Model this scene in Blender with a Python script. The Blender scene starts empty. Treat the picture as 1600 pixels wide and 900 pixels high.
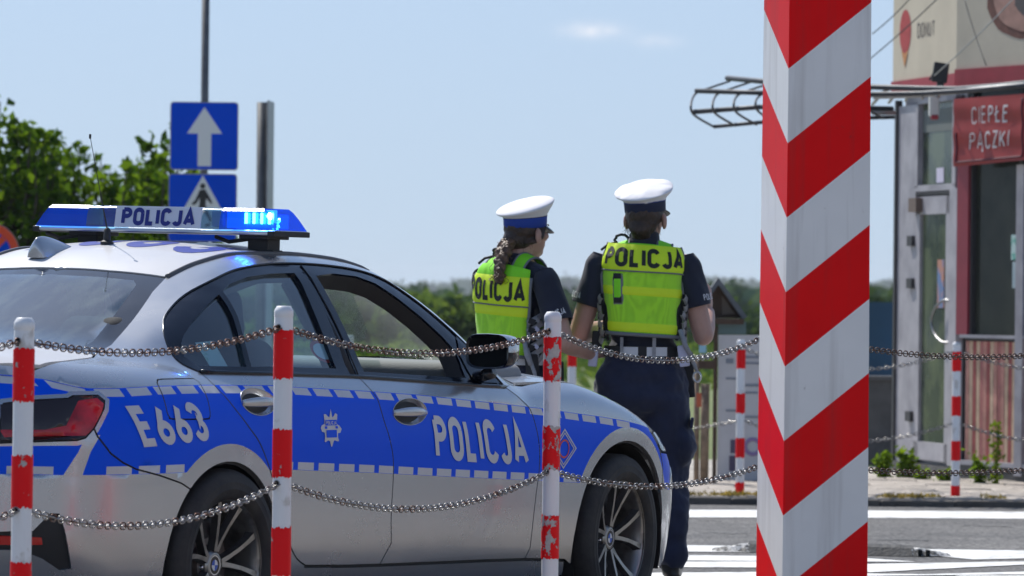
import bpy, bmesh, math, random
import numpy as np
from math import radians, sin, cos, pi, atan2, sqrt
from mathutils import Vector, Matrix, noise
from mathutils.geometry import delaunay_2d_cdt
random.seed(7)
S = bpy.context.scene
COL = S.collection
# ------------------------------------------------------------------ camera, sky, sun, exposure
CAMH = 1.2725; FPX = 8000.0; ROLL = radians(.6); YH = 451.0
cam_d = bpy.data.cameras.new('camera'); cam = bpy.data.objects.new('camera', cam_d); COL.objects.link(cam)
cam_d.sensor_width = 36; cam_d.lens = FPX / 1600 * 36; cam_d.shift_y = (YH - 450) / 1600
cam_d.clip_start = .5; cam_d.clip_end = 6000
cam.matrix_world = Matrix.Translation((0, 0, CAMH)) @ Matrix.Rotation(pi/2, 4, 'X') @ Matrix.Rotation(ROLL, 4, 'Z')
cam_d.dof.use_dof = True; cam_d.dof.focus_distance = 19.0; cam_d.dof.aperture_fstop = 8.5
S.camera = cam
S.render.resolution_x = 1024; S.render.resolution_y = 576
S.view_settings.view_transform = 'Standard'; S.view_settings.look = 'None'
S.view_settings.exposure = 0.46; S.view_settings.gamma = 1
W = bpy.data.worlds.new('World'); S.world = W; W.use_nodes = True
SUN_EL = radians(51); SUN_AZ = radians(-32)          # azimuth measured from +Y towards +X
wn = W.node_tree; bgn = wn.nodes['Background']
sky = wn.nodes.new('ShaderNodeTexSky'); sky.sky_type = 'NISHITA'; sky.sun_disc = False
sky.sun_elevation = SUN_EL; sky.sun_rotation = SUN_AZ; sky.altitude = 50; sky.air_density = 1.0; sky.dust_density = .35; sky.ozone_density = 3.0
bgn.inputs[1].default_value = .105
# the low horizon of the model is yellow; the photographed one is pale blue: read the sky a little higher up, keep the rest
stc = wn.nodes.new('ShaderNodeTexCoord'); svm = wn.nodes.new('ShaderNodeVectorMath'); svm.operation = 'MULTIPLY_ADD'; svm.inputs[1].default_value = (1, 1, .95); svm.inputs[2].default_value = (0, 0, .13)
snm = wn.nodes.new('ShaderNodeVectorMath'); snm.operation = 'NORMALIZE'
wn.links.new(stc.outputs['Generated'], svm.inputs[0]); wn.links.new(svm.outputs[0], snm.inputs[0]); wn.links.new(snm.outputs[0], sky.inputs['Vector'])
smx = wn.nodes.new('ShaderNodeMix'); smx.data_type = 'RGBA'; smx.inputs[0].default_value = 0; smx.inputs[7].default_value = (3.6, 4.2, 4.95, 1); wn.links.new(sky.outputs[0], smx.inputs[6]); wn.links.new(smx.outputs[2], bgn.inputs[0])
SKYMIX = True
def wmath(op, a, b=None):
    n = wn.nodes.new('ShaderNodeMath'); n.operation = op
    for i, v in enumerate((a, b)):
        if v is None: continue
        if isinstance(v, (int, float)): n.inputs[i].default_value = v
        else: wn.links.new(v, n.inputs[i])
    return n.outputs[0]
wsp_ = wn.nodes.new('ShaderNodeSeparateXYZ'); wn.links.new(stc.outputs['Generated'], wsp_.inputs[0])
hz_ = wmath('MULTIPLY', wmath('EXPONENT', wmath('MULTIPLY', wmath('MAXIMUM', wsp_.outputs[2], 0), -4.5)), .80); wn.links.new(hz_, smx.inputs[0])
az_ = wmath('ARCTAN2', wsp_.outputs[0], wsp_.outputs[1]); el_ = wmath('ARCSINE', wsp_.outputs[2])
cnz = wn.nodes.new('ShaderNodeTexNoise'); cnz.inputs['Scale'].default_value = 420; cnz.inputs['Detail'].default_value = 4; wn.links.new(stc.outputs['Generated'], cnz.inputs['Vector'])
tot = None
for ca, ce, wa, we, amp in ((.0153, .0506, .0050, .0014, 1.0), (.0276, .0486, .0042, .0012, .45)):     # two thin wisps of cloud
    g1 = wmath('POWER', wmath('DIVIDE', wmath('SUBTRACT', az_, ca), wa), 2); g2 = wmath('POWER', wmath('DIVIDE', wmath('SUBTRACT', el_, ce), we), 2)
    gg = wmath('MULTIPLY', wmath('EXPONENT', wmath('MULTIPLY', wmath('ADD', g1, g2), -1)), amp); tot = gg if tot is None else wmath('ADD', tot, gg)
cl_ = wmath('MULTIPLY', tot, wmath('MULTIPLY', cnz.outputs['Fac'], .72))
cmx = wn.nodes.new('ShaderNodeMix'); cmx.data_type = 'RGBA'; cmx.inputs[7].default_value = (8.2, 7.7, 7.6, 1); wn.links.new(cl_, cmx.inputs[0]); wn.links.new(smx.outputs[2], cmx.inputs[6]); wn.links.new(cmx.outputs[2], bgn.inputs[0])
sun_d = bpy.data.lights.new('sun', 'SUN'); sun_d.energy = 3.8; sun_d.angle = radians(.5); sun_d.color = (1, .955, .88)
sun = bpy.data.objects.new('sun', sun_d); COL.objects.link(sun)
sdir = Vector((sin(SUN_AZ)*cos(SUN_EL), cos(SUN_AZ)*cos(SUN_EL), sin(SUN_EL)))
sun.rotation_euler = sdir.to_track_quat('Z', 'Y').to_euler(); sun.location = (0, 10, 30)

# ------------------------------------------------------------------ helpers
def at(px, py, Y):
    """a point at distance Y along the view ray of a photograph pixel (used to read positions off the photograph)"""
    u = px - 800; v = py - YH; c, s = cos(ROLL), sin(ROLL)
    return Vector(((c*u + s*v)/FPX*Y, Y, CAMH - (-s*u + c*v)/FPX*Y))
def lin(c):
    return tuple((x/255/12.92 if x/255 <= .04045 else ((x/255+.055)/1.055)**2.4) for x in c)
def gz(y):
    return -.17*min(max((y-22)/12.5, 0), 1)
def nodes(m): return m.node_tree.nodes, m.node_tree.links
MATS = {}
def mat(name, col, rough=.5, metal=0, var=0, vscale=8, bump=0, bscale=60, spec=.5, col2=None, coat=0, emis=None, estr=0, objco=True, thr=None, alpha=1, sheen=0):
    if name in MATS: return MATS[name]
    m = bpy.data.materials.new(name); m.use_nodes = True; N, L = nodes(m); b = N['Principled BSDF']
    b.inputs['Base Color'].default_value = (*col, 1); b.inputs['Roughness'].default_value = rough
    b.inputs['Metallic'].default_value = metal; b.inputs['Specular IOR Level'].default_value = spec
    b.inputs['Coat Weight'].default_value = coat; b.inputs['Coat Roughness'].default_value = .04
    if sheen: b.inputs['Sheen Weight'].default_value = sheen
    if emis: b.inputs['Emission Color'].default_value = (*emis, 1); b.inputs['Emission Strength'].default_value = estr
    tc = N.new('ShaderNodeTexCoord')
    if var or col2:
        nz = N.new('ShaderNodeTexNoise'); nz.inputs['Scale'].default_value = vscale; nz.inputs['Detail'].default_value = 6; nz.inputs['Roughness'].default_value = .6
        L.new(tc.outputs['Object'], nz.inputs['Vector'])
        r = N.new('ShaderNodeMapRange'); r.inputs[1].default_value = (thr or (.35, .65))[0]; r.inputs[2].default_value = (thr or (.35, .65))[1]
        L.new(nz.outputs['Fac'], r.inputs[0])
        mx = N.new('ShaderNodeMix'); mx.data_type = 'RGBA'
        c2 = col2 or tuple(x*(1-var) for x in col)
        mx.inputs[6].default_value = (*c2, 1); mx.inputs[7].default_value = (*col, 1)
        L.new(r.outputs[0], mx.inputs[0]); L.new(mx.outputs[2], b.inputs['Base Color'])
    if bump:
        nb = N.new('ShaderNodeTexNoise'); nb.inputs['Scale'].default_value = bscale; nb.inputs['Detail'].default_value = 5
        L.new(tc.outputs['Object'], nb.inputs['Vector'])
        bp = N.new('ShaderNodeBump'); bp.inputs['Strength'].default_value = bump; bp.inputs['Distance'].default_value = .01
        L.new(nb.outputs['Fac'], bp.inputs['Height']); L.new(bp.outputs['Normal'], b.inputs['Normal'])
    MATS[name] = m; return m
def glass_mat(name, tint, refl=.08, rough=.02, fres=1.45):
    if name in MATS: return MATS[name]
    m = bpy.data.materials.new(name); m.use_nodes = True; N, L = nodes(m); N.clear()
    o = N.new('ShaderNodeOutputMaterial'); t = N.new('ShaderNodeBsdfTransparent'); t.inputs[0].default_value = (*tint, 1)
    g = N.new('ShaderNodeBsdfGlossy'); g.inputs['Roughness'].default_value = rough; g.inputs[0].default_value = (1, 1, 1, 1)
    f = N.new('ShaderNodeLayerWeight'); f5 = N.new('ShaderNodeMath'); f5.operation = 'POWER'; f5.inputs[1].default_value = 5; L.new(f.outputs['Facing'], f5.inputs[0]); f = f5
    a = N.new('ShaderNodeMath'); a.operation = 'ADD'; a.inputs[1].default_value = refl+.04; a.use_clamp = True
    x = N.new('ShaderNodeMixShader'); L.new(f.outputs[0], a.inputs[0]); L.new(a.outputs[0], x.inputs[0]); L.new(t.outputs[0], x.inputs[1]); L.new(g.outputs[0], x.inputs[2]); L.new(x.outputs[0], o.inputs[0])
    MATS[name] = m; return m

def tag(o, label=None, cat=None, group=None, kind=None):
    if label: o['label'] = label
    if cat: o['category'] = cat
    if group: o['group'] = group
    if kind: o['kind'] = kind
    return o
def empty(name, loc=(0, 0, 0), rz=0, label=None, cat=None, group=None):
    o = bpy.data.objects.new(name, None); COL.objects.link(o); o.location = loc; o.rotation_euler = (0, 0, rz); o.empty_display_size = .1
    return tag(o, label, cat, group)
def mk(name, verts, faces, m=None, parent=None, smooth=False, mi=None, loc=None):
    me = bpy.data.meshes.new(name); me.from_pydata([tuple(v) for v in verts], [], [tuple(f) for f in faces])
    for x in (m if isinstance(m, (list, tuple)) else [m]):
        if x: me.materials.append(x)
    if mi is not None: me.polygons.foreach_set('material_index', list(mi))
    if smooth: me.polygons.foreach_set('use_smooth', [True]*len(me.polygons))
    me.update()
    o = bpy.data.objects.new(name, me); COL.objects.link(o)
    if parent: o.parent = parent
    if loc: o.location = loc
    return o
def copy_tree(o, parent=None):
    c = o.copy(); COL.objects.link(c); c.parent = parent
    for ch in o.children: copy_tree(ch, c)
    return c
class MB:
    """collects simple solids and links them as one mesh"""
    def __init__(s): s.v = []; s.f = []; s.m = []
    def add(s, v, f, mi=0):
        n = len(s.v); s.v += [tuple(x) for x in v]; s.f += [tuple(i+n for i in q) for q in f]; s.m += [mi]*len(f); return s
    def box(s, c, d, R=None, mi=0, taper=1):
        x, y, z = (q/2 for q in d); vs = []
        for sz in (-1, 1):
            for sx, sy in ((-1, -1), (1, -1), (1, 1), (-1, 1)):
                k = taper if sz > 0 else 1
                p = Vector((sx*x*k, sy*y*k, sz*z)); vs.append((R @ p if R else p) + Vector(c))
        return s.add(vs, [(3, 2, 1, 0), (4, 5, 6, 7), (0, 1, 5, 4), (1, 2, 6, 5), (2, 3, 7, 6), (3, 0, 4, 7)], mi)
    def tube(s, pts, r, n=10, mi=0, caps=True, closed=False):
        pts = [Vector(p) for p in pts]; rs = r if isinstance(r, (list, tuple)) else [r]*len(pts); vs = []; fs = []
        up = None
        for i, p in enumerate(pts):
            a = pts[(i-1) % len(pts)] if (i or closed) else p; b = pts[(i+1) % len(pts)] if (i < len(pts)-1 or closed) else p
            t = (b-a).normalized()
            if up is None: up = t.orthogonal().normalized()
            up = (up - t*up.dot(t)).normalized(); w = t.cross(up)
            vs += [p + (up*cos(2*pi*k/n) + w*sin(2*pi*k/n))*rs[i] for k in range(n)]
        m = len(pts)
        for i in range(m if closed else m-1):
            for k in range(n):
                j = (i+1) % m
                fs.append((i*n+k, i*n+(k+1) % n, j*n+(k+1) % n, j*n+k))
        if caps and not closed: fs += [tuple(range(n-1, -1, -1)), tuple((m-1)*n+k for k in range(n))]
        return s.add(vs, fs, mi)
    def lathe(s, prof, c=(0, 0, 0), R=None, n=32, mi=0, close=False):
        """profile of (radius, height) turned about local z"""
        vs = []; fs = []; m = len(prof)
        for k in range(n):
            a = 2*pi*k/n
            for r, h in prof:
                p = Vector((r*cos(a), r*sin(a), h)); vs.append((R @ p if R else p) + Vector(c))
        for k in range(n):
            q = (k+1) % n
            for i in range(m if close else m-1):
                j = (i+1) % m; fs.append((k*m+i, q*m+i, q*m+j, k*m+j))
        return s.add(vs, fs, mi)
    def build(s, name, m, parent=None, smooth=False, bevel=0, loc=None, auto=None):
        o = mk(name, s.v, s.f, m, parent, smooth, s.m, loc)
        if bevel:
            b = o.modifiers.new('b', 'BEVEL'); b.width = bevel; b.segments = 2; b.limit_method = 'ANGLE'; b.angle_limit = radians(40)
        if auto:
            o.data.set_sharp_from_angle(angle=radians(auto))
        return o
def poly_prism(pts, y0, y1):
    """prism of an (x,z) outline between two y values (outline triangulated)"""
    r = delaunay_2d_cdt([Vector(p) for p in pts], [], [list(range(len(pts)))], 1, 1e-6)
    vs, fs = r[0], r[2]; n = len(vs)
    V = [(v.x, y0, v.y) for v in vs] + [(v.x, y1, v.y) for v in vs]; Fc = [tuple(f) for f in fs] + [tuple(i+n for i in reversed(f)) for f in fs]
    ec = {}
    for f in fs:
        for a, b in zip(f, f[1:]+f[:1]): ec[(a, b)] = 1
    for (a, b) in ec:
        if (b, a) not in ec: Fc.append((b, a, a+n, b+n))
    return V, Fc
# --- stroke lettering: a word becomes one set of triangles in the unit of its cap height
def arc(cx, cy, rx, ry, a0, a1, n=12):
    return [(cx+rx*cos(radians(a0+(a1-a0)*i/n)), cy+ry*sin(radians(a0+(a1-a0)*i/n))) for i in range(n+1)]
GL = {
 'P': (.46, [[(.0, 0), (0, 1)], [(0, 1)]+arc(.22, .76, .24, .24, 90, -90)+[(0, .52)]]),
 'O': (.50, [arc(.25, .75, .25, .25, 0, 180)+arc(.25, .25, .25, .25, 180, 360)+[(.5, .75)]]),
 'L': (.38, [[(0, 1), (0, 0), (.38, 0)]]),
 'Ł': (.38, [[(0, 1), (0, 0), (.38, 0)], [(-.14, .42), (.26, .66)]]),
 'I': (.0, [[(0, 0), (0, 1)]]),
 'C': (.46, [arc(.24, .75, .24, .25, 15, 180)+arc(.24, .25, .24, .25, 180, 345)]),
 'J': (.40, [[(.4, 1), (.4, .25)]+arc(.2, .22, .2, .22, 0, -165)]),
 'A': (.56, [[(0, 0), (.28, 1), (.56, 0)], [(.1, .27), (.46, .27)]]),
 'Ą': (.56, [[(0, 0), (.28, 1), (.56, 0)], [(.1, .27), (.46, .27)], [(.5, 0), (.46, -.14), (.56, -.2)]]),
 'E': (.40, [[(.4, 1), (0, 1), (0, 0), (.4, 0)], [(0, .52), (.36, .52)]]),
 '6': (.46, [[(.34, 1), (.17, .68), (.04, .40)]+arc(.23, .26, .23, .26, 150, 510, 20)]),
 '3': (.44, [arc(.21, .76, .22, .24, 165, -90)+arc(.21, .26, .23, .26, 90, -165)]),
 'D': (.48, [[(0, 0), (0, 1), (.2, 1)]+arc(.2, .72, .28, .28, 90, 0)+arc(.2, .28, .28, .28, 0, -90)+[(0, 0)]]),
 'N': (.48, [[(0, 0), (0, 1), (.48, 0), (.48, 1)]]),
 'U': (.46, [[(0, 1), (0, .23)]+arc(.23, .23, .23, .23, 180, 360)+[(.46, 1)]]),
 'T': (.46, [[(0, 1), (.46, 1)], [(.23, 1), (.23, 0)]]),
 'Z': (.44, [[(0, 1), (.44, 1), (0, 0), (.44, 0)]]),
 'K': (.46, [[(0, 0), (0, 1)], [(.44, 1), (.02, .42)], [(.14, .56), (.46, 0)]]),
 'R': (.46, [[(.0, 0), (0, 1)], [(0, 1)]+arc(.22, .76, .24, .24, 90, -90)+[(0, .52)], [(.2, .52), (.46, 0)]]),
 ' ': (.2, []),
}
def stroke_polys(pts, w, round_end=False):
    """thick polyline as a set of quads and joints"""
    out = []; P = [Vector(p) for p in pts]; h = w/2
    L_, R_ = [], []
    n = len(P)
    for i in range(n):
        d0 = (P[i]-P[i-1]).normalized() if i else None; d1 = (P[i+1]-P[i]).normalized() if i < n-1 else None
        d0 = d0 or d1; d1 = d1 or d0
        t = (d0+d1); t = t.normalized() if t.length > 1e-6 else d0
        nn = Vector((-t.y, t.x)); k = 1/max(nn.dot(Vector((-d0.y, d0.x))), .45)
        L_.append(P[i]+nn*h*k); R_.append(P[i]-nn*h*k)
    for i in range(n-1): out.append([L_[i], R_[i], R_[i+1], L_[i+1]])
    return out
def word(txt, wt=.17, gap=.16, sx=1.0, jitter=0):
    """returns 2D verts in [0..width]x[0..1] and triangles"""
    polys = []; x = wt/2; rnd = random.Random(3)
    for ch in txt:
        w, st = GL[ch]
        for s_ in st:
            q = [(x + a*sx, wt/2 + b*(1-wt)) for a, b in s_]
            if jitter:
                jx, jy = rnd.uniform(-1, 1)*jitter, rnd.uniform(-1, 1)*jitter
                q = [(a+jx+.12*b, b+jy) for a, b in q]
            polys += stroke_polys(q, wt*(rnd.uniform(.6, 1.15) if jitter else 1))
        x += w*sx + wt + gap*(1 if ch != ' ' else 0)
    vs = []; fs = []
    for p in polys:
        a = sum(p[i].x*p[(i+1) % 4].y - p[(i+1) % 4].x*p[i].y for i in range(4))
        if abs(a) < 1e-7: continue
        if a < 0: p = p[::-1]
        fs.append(list(range(len(vs), len(vs)+4))); vs += p
    r = delaunay_2d_cdt(vs, [], fs, 0, 1e-5)
    return [tuple(v) for v in r[0]], [tuple(f) for f, o_ in zip(r[2], r[5]) if len(o_)], x - gap - wt/2
def refine(v, f, k):
    for _ in range(k):
        v = list(v); mid = {}; out = []
        def m_(a, b):
            key = (min(a, b), max(a, b))
            if key not in mid: mid[key] = len(v); v.append(((v[a][0]+v[b][0])/2, (v[a][1]+v[b][1])/2))
            return mid[key]
        for t in f:
            for i in range(1, len(t)-1):
                a, b, c = t[0], t[i], t[i+1]; ab, bc, ca = m_(a, b), m_(b, c), m_(c, a); out += [(a, ab, ca), (ab, b, bc), (ca, bc, c), (ab, bc, ca)]
        f = out
    return v, f
def place_word(name, txt, fn, m, parent, thick=0, **k):
    """maps the word (u in 0..1, v in 0..1) through fn to 3D"""
    v, f, w = word(txt, **k)
    return mk(name, [fn(a/w, b) for a, b in v], f, m, parent)
def resample(pts, step):
    out = []
    n = len(pts)
    for i in range(n):
        a = Vector(pts[i]); b = Vector(pts[(i+1) % n]); k = max(1, int(math.ceil((b-a).length/step)))
        out += [a+(b-a)*j/k for j in range(k)]
    return out
def inside(P, poly):
    """vectorised point in polygon"""
    P = np.asarray(P, float); x, y = P[:, 0], P[:, 1]; c = np.zeros(len(P), bool)
    q = np.asarray([tuple(p)[:2] for p in poly], float); j = len(q)-1
    for i in range(len(q)):
        xi, yi, xj, yj = q[i][0], q[i][1], q[j][0], q[j][1]
        if yi != yj:
            c ^= ((yi > y) != (yj > y)) & (x < (xj-xi)*(y-yi)/(yj-yi)+xi)
        j = i
    return c
def spline(pts, k=6, closed=False):
    """Catmull-Rom smoothing of a polyline"""
    P = [Vector(p) for p in pts]; n = len(P); out = []
    for i in range(n if closed else n-1):
        p0 = P[(i-1) % n] if (closed or i) else P[0]; p1 = P[i]; p2 = P[(i+1) % n]; p3 = P[(i+2) % n] if (closed or i < n-2) else P[-1]
        for j in range(k):
            t = j/k; out.append(.5*((2*p1)+(p2-p0)*t+(2*p0-5*p1+4*p2-p3)*t*t+(3*p1-p0-3*p2+p3)*t**3))
    if not closed: out.append(P[-1])
    return out
# ------------------------------------------------------------------ ground, road, pavements
CF = Vector((cos(radians(61)), sin(radians(61)))); CRt = Vector((CF.y, -CF.x)); CO = Vector((-.363, 20.15))
def lat(x, y): return (Vector((x, y))-CO).dot(CRt)
def road_mat():
    m = mat('asphalt', (.105, .104, .106), .9); N, L = nodes(m); b = N['Principled BSDF']; tc = N.new('ShaderNodeTexCoord')
    v = N.new('ShaderNodeTexVoronoi'); v.inputs['Scale'].default_value = 55; L.new(tc.outputs['Object'], v.inputs['Vector'])
    n = N.new('ShaderNodeTexNoise'); n.inputs['Scale'].default_value = 1.3; n.inputs['Detail'].default_value = 8; L.new(tc.outputs['Object'], n.inputs['Vector'])
    n2 = N.new('ShaderNodeTexNoise'); n2.inputs['Scale'].default_value = 38; n2.inputs['Detail'].default_value = 4; n2.inputs['Roughness'].default_value = .7; L.new(tc.outputs['Object'], n2.inputs['Vector'])
    r = N.new('ShaderNodeValToRGB'); e = r.color_ramp.elements; e[0].position = .3; e[0].color = (.075, .075, .078, 1); e[1].position = .7; e[1].color = (.145, .142, .14, 1); L.new(n.outputs['Fac'], r.inputs[0])
    r2 = N.new('ShaderNodeValToRGB'); e = r2.color_ramp.elements; e[0].position = .40; e[0].color = (.25, .25, .26, 1); e[1].position = .62; e[1].color = (2.0, 1.98, 1.92, 1); L.new(n2.outputs['Fac'], r2.inputs[0])
    mx = N.new('ShaderNodeMix'); mx.data_type = 'RGBA'; mx.blend_type = 'MULTIPLY'; mx.inputs[0].default_value = 1; L.new(r.outputs[0], mx.inputs[6]); L.new(r2.outputs[0], mx.inputs[7]); L.new(mx.outputs[2], b.inputs['Base Color'])
    bp = N.new('ShaderNodeBump'); bp.inputs['Strength'].default_value = .6; bp.inputs['Distance'].default_value = .01; L.new(n2.outputs['Fac'], bp.inputs['Height']); L.new(bp.outputs['Normal'], b.inputs['Normal'])
    return m
ASPH = road_mat()
ROADW = mat('road_paint', (.78, .78, .76), .7, col2=(.34, .34, .34), vscale=9, thr=(.30, .52), bump=.3, bscale=90)
CONC = mat('concrete', (.50, .46, .41), .9, var=.4, vscale=3, bump=.5, bscale=60)
SLAB = mat('paving_slab', (.50, .45, .40), .9, var=.5, vscale=5, bump=.5, bscale=50)
GRASSG = mat('grass_ground', (.09, .14, .035), .95, col2=(.16, .18, .06), vscale=1.2, thr=(.3, .7), bump=.8, bscale=20)
def sheet(name, xs, ys, zf, m, kind='structure', keep=None):
    vs = [(x, y, zf(x, y)) for y in ys for x in xs]; nx = len(xs); fs = []
    for j in range(len(ys)-1):
        for i in range(nx-1):
            if keep and not keep((xs[i]+xs[i+1])/2, (ys[j]+ys[j+1])/2): continue
            fs.append((j*nx+i, j*nx+i+1, (j+1)*nx+i+1, (j+1)*nx+i))
    return tag(mk(name, vs, fs, m), kind=kind)
def terr(x, y):
    z = gz(y)-.02
    if y > 110: t = (y-110); z -= .055*t if t < 250 else 13.75+.006*(t-250)
    return z
ys = [-40, -20, 0, 22, 24, 27, 30, 34.45, 36, 40, 50, 70, 90, 110, 125, 145, 170, 210, 260, 360, 600, 1000, 1600, 3200]
tag(sheet('ground', [-1550, -600, -200, -60, -20, 0, 20, 60, 200, 600, 1550], ys, lambda x, y: terr(x, y)-.05, GRASSG), kind='structure')
sheet('road', [-60, -20, -8, -4, 0, 4, 8, 20, 60], [-30, 0, 12, 18, 22, 24, 27, 30, 34.5], lambda x, y: gz(y), ASPH)
# near pavement: the strip with the bollards, on the right of the parked car, with a kerb
def npt(a, l): p = CO+CF*a+CRt*l; return p.x, p.y
KL = 1.27
vs = []; fs = []
for i, (a, k_) in enumerate(((-30, KL), (-12, KL), (-4, KL), (.9, KL), (2.2, KL+.9))):
    for l, z in ((k_, -.05), (k_, .12), (k_+.12, .12), (30, .12)):
        x, y = npt(a, l); vs.append((x, y, z))
for i in range(4):
    for j in range(3): fs.append((i*4+j, i*4+j+1, (i+1)*4+j+1, (i+1)*4+j))
tag(mk('near_pavement', vs, [f[::-1] for f in fs], mat('dark_paving', (.30, .265, .225), .9, var=.3, vscale=3, bump=.4, bscale=50)), kind='structure')
# slabs on the near pavement next to the bollards (parts of the pavement)
# far pavement with kerb stones
DARKC0 = mat('kerb_bed', (.07, .065, .06), .95)
FY = 34.5; ZP = -.13
def far_z(x, y): return ZP
fp = sheet('far_pavement', [-60, -20, -6, 0, 2, 4, 6, 20, 60], [FY+.12, 36, 38, 40, 42.5], far_z, CONC)
kb = tag(mk('far_kerb', [(x, y, z) for x in (-60, 60) for y, z in ((FY, -.19), (FY, ZP-.004), (FY+.12, ZP-.004), (FY+.12, -.3))], [(0, 1, 5, 4), (1, 2, 6, 5)], DARKC0), kind='structure')
rnd = random.Random(2)
km = None
for i in range(24):
    x0 = -3.0+i*.5
    b = MB(); b.box((x0+.248, FY+.058, -.16), (.488, .125, .074)) if km is None else None
    if km is None: o = b.build('kerb_stone', mat('dark_kerb', (.13, .115, .10), .9, var=.4, vscale=4, bump=.4, bscale=40), kb, bevel=.012); km = o; o.location = (0, 0, 0); base = x0
    else:
        o = km.copy(); COL.objects.link(o); o.location = (x0-base, rnd.uniform(-.006, .006), rnd.uniform(-.004, .004))
# slabs
sm_ = None
for j in range(9):
    for i in range(22):
        if j > 6 and i > 14: continue
        x0 = -2.0+i*.4+(j % 2)*.2; y0 = FY+.15+j*.4
        if x0 > 3.0 and y0 > 38.2: continue
        if sm_ is None:
            b = MB(); b.box((0, 0, 0), (.391, .391, .03)); sm_ = b.build('paving_slab', SLAB, fp, bevel=.006); o = sm_
        else: o = sm_.copy(); COL.objects.link(o)
        o.location = (x0+.2, y0+.2, ZP+.001+rnd.uniform(-.004, .005)); o.rotation_euler = (rnd.uniform(-.012, .012), rnd.uniform(-.012, .012), rnd.uniform(-.01, .01))
# painted markings, laid on the road
def gp(px, py):
    lo, hi = 15., 60.
    for _ in range(40):
        m_ = (lo+hi)/2; p = at(px, py, m_)
        if p.z > gz(m_)+.004: lo = m_
        else: hi = m_
    p = at(px, py, lo); return (p.x, p.y, gz(p.y)+.004)
def stripe(name, pts):
    P = [gp(*p) for p in pts]; n = len(P)
    return tag(mk(name, P, [tuple(range(n))], ROADW), kind='structure')
stripe('edge_line', [(900, 808), (1300, 808.5), (1900, 812.5), (1900, 802), (1300, 797), (900, 796)])
for q in ([(1010, 861), (1215, 863), (1180, 853), (1010, 851)], [(1000, 875), (1260, 877), (1430, 877.5), (1340, 871), (1000, 866)],
          [(1000, 886), (1182, 886.5), (1360, 894), (1640, 880), (1900, 882), (1900, 872), (1600, 877), (1360, 881), (1182, 877), (1000, 877)],
          [(1380, 861), (1460, 868), (1520, 874), (1900, 866), (1900, 855), (1600, 860), (1450, 858)],
          [(980, 908), (1190, 902), (1420, 899), (1640, 897), (1640, 892), (1440, 897), (1182, 893.5), (980, 895)],
          [(1400, 912), (1900, 905), (1900, 899), (1500, 899)]):
    stripe('crossing_stripe', q)

# ------------------------------------------------------------------ foliage
def leaf_mat(name, col, tr, var=.5, vs_=1.5):
    m = bpy.data.materials.new(name); m.use_nodes = True; N, L = nodes(m); N.clear()
    o = N.new('ShaderNodeOutputMaterial'); d = N.new('ShaderNodeBsdfDiffuse'); t = N.new('ShaderNodeBsdfTranslucent'); x = N.new('ShaderNodeMixShader'); x.inputs[0].default_value = tr
    g = N.new('ShaderNodeNewGeometry'); r = N.new('ShaderNodeMix'); r.data_type = 'RGBA'
    r.inputs[6].default_value = (col[0]*(1-var), col[1]*(1-var*.8), col[2]*(1-var*.5), 1); r.inputs[7].default_value = (col[0]*1.35, col[1]*1.25, col[2]*.9, 1)
    L.new(g.outputs['Random Per Island'], r.inputs[0]); L.new(r.outputs[2], d.inputs[0])
    h = N.new('ShaderNodeMix'); h.data_type = 'RGBA'; h.blend_type = 'MULTIPLY'; h.inputs[0].default_value = 1; h.inputs[7].default_value = (1.7, 1.6, .6, 1); L.new(r.outputs[2], h.inputs[6]); L.new(h.outputs[2], t.inputs[0])
    L.new(d.outputs[0], x.inputs[1]); L.new(t.outputs[0], x.inputs[2]); L.new(x.outputs[0], o.inputs[0]); MATS[name] = m; return m
LEAF = leaf_mat('broad_leaf', (.075, .14, .018), .5, .65)
LEAF2 = leaf_mat('yellow_leaf', (.13, .20, .03), .5)
FARL = leaf_mat('far_leaf', (.050, .090, .050), .22)
FARL2 = leaf_mat('far_bright_leaf', (.095, .155, .065), .35)
BARK = mat('bark', (.10, .08, .06), .9, var=.4, bump=.6, bscale=30)
def leaf_mesh(name, P, size, m, parent=None, seed=0, aspect=.6, droop=0):
    r = np.random.RandomState(seed); n = len(P); P = np.asarray(P)
    a = r.randn(n, 3); a /= np.linalg.norm(a, axis=1)[:, None]; b = np.cross(a, r.randn(n, 3)); b /= np.linalg.norm(b, axis=1)[:, None]; nn = np.cross(a, b)
    s = (size*(.55+.9*r.rand(n)))[:, None]
    v = np.empty((n, 4, 3)); v[:, 0] = P-a*s*.5; v[:, 1] = P+b*s*.5*aspect+nn*s*.10; v[:, 2] = P+a*s*.5-nn*s*.06; v[:, 3] = P-b*s*.5*aspect+nn*s*.10
    me = bpy.data.meshes.new(name); me.vertices.add(n*4); me.vertices.foreach_set('co', v.ravel()); me.loops.add(n*4); me.loops.foreach_set('vertex_index', np.arange(n*4)); me.polygons.add(n)
    me.polygons.foreach_set('loop_start', np.arange(n)*4); me.polygons.foreach_set('loop_total', np.full(n, 4)); me.materials.append(m); me.update(); me.validate()
    o = bpy.data.objects.new(name, me); COL.objects.link(o); o.parent = parent; return o
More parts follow.
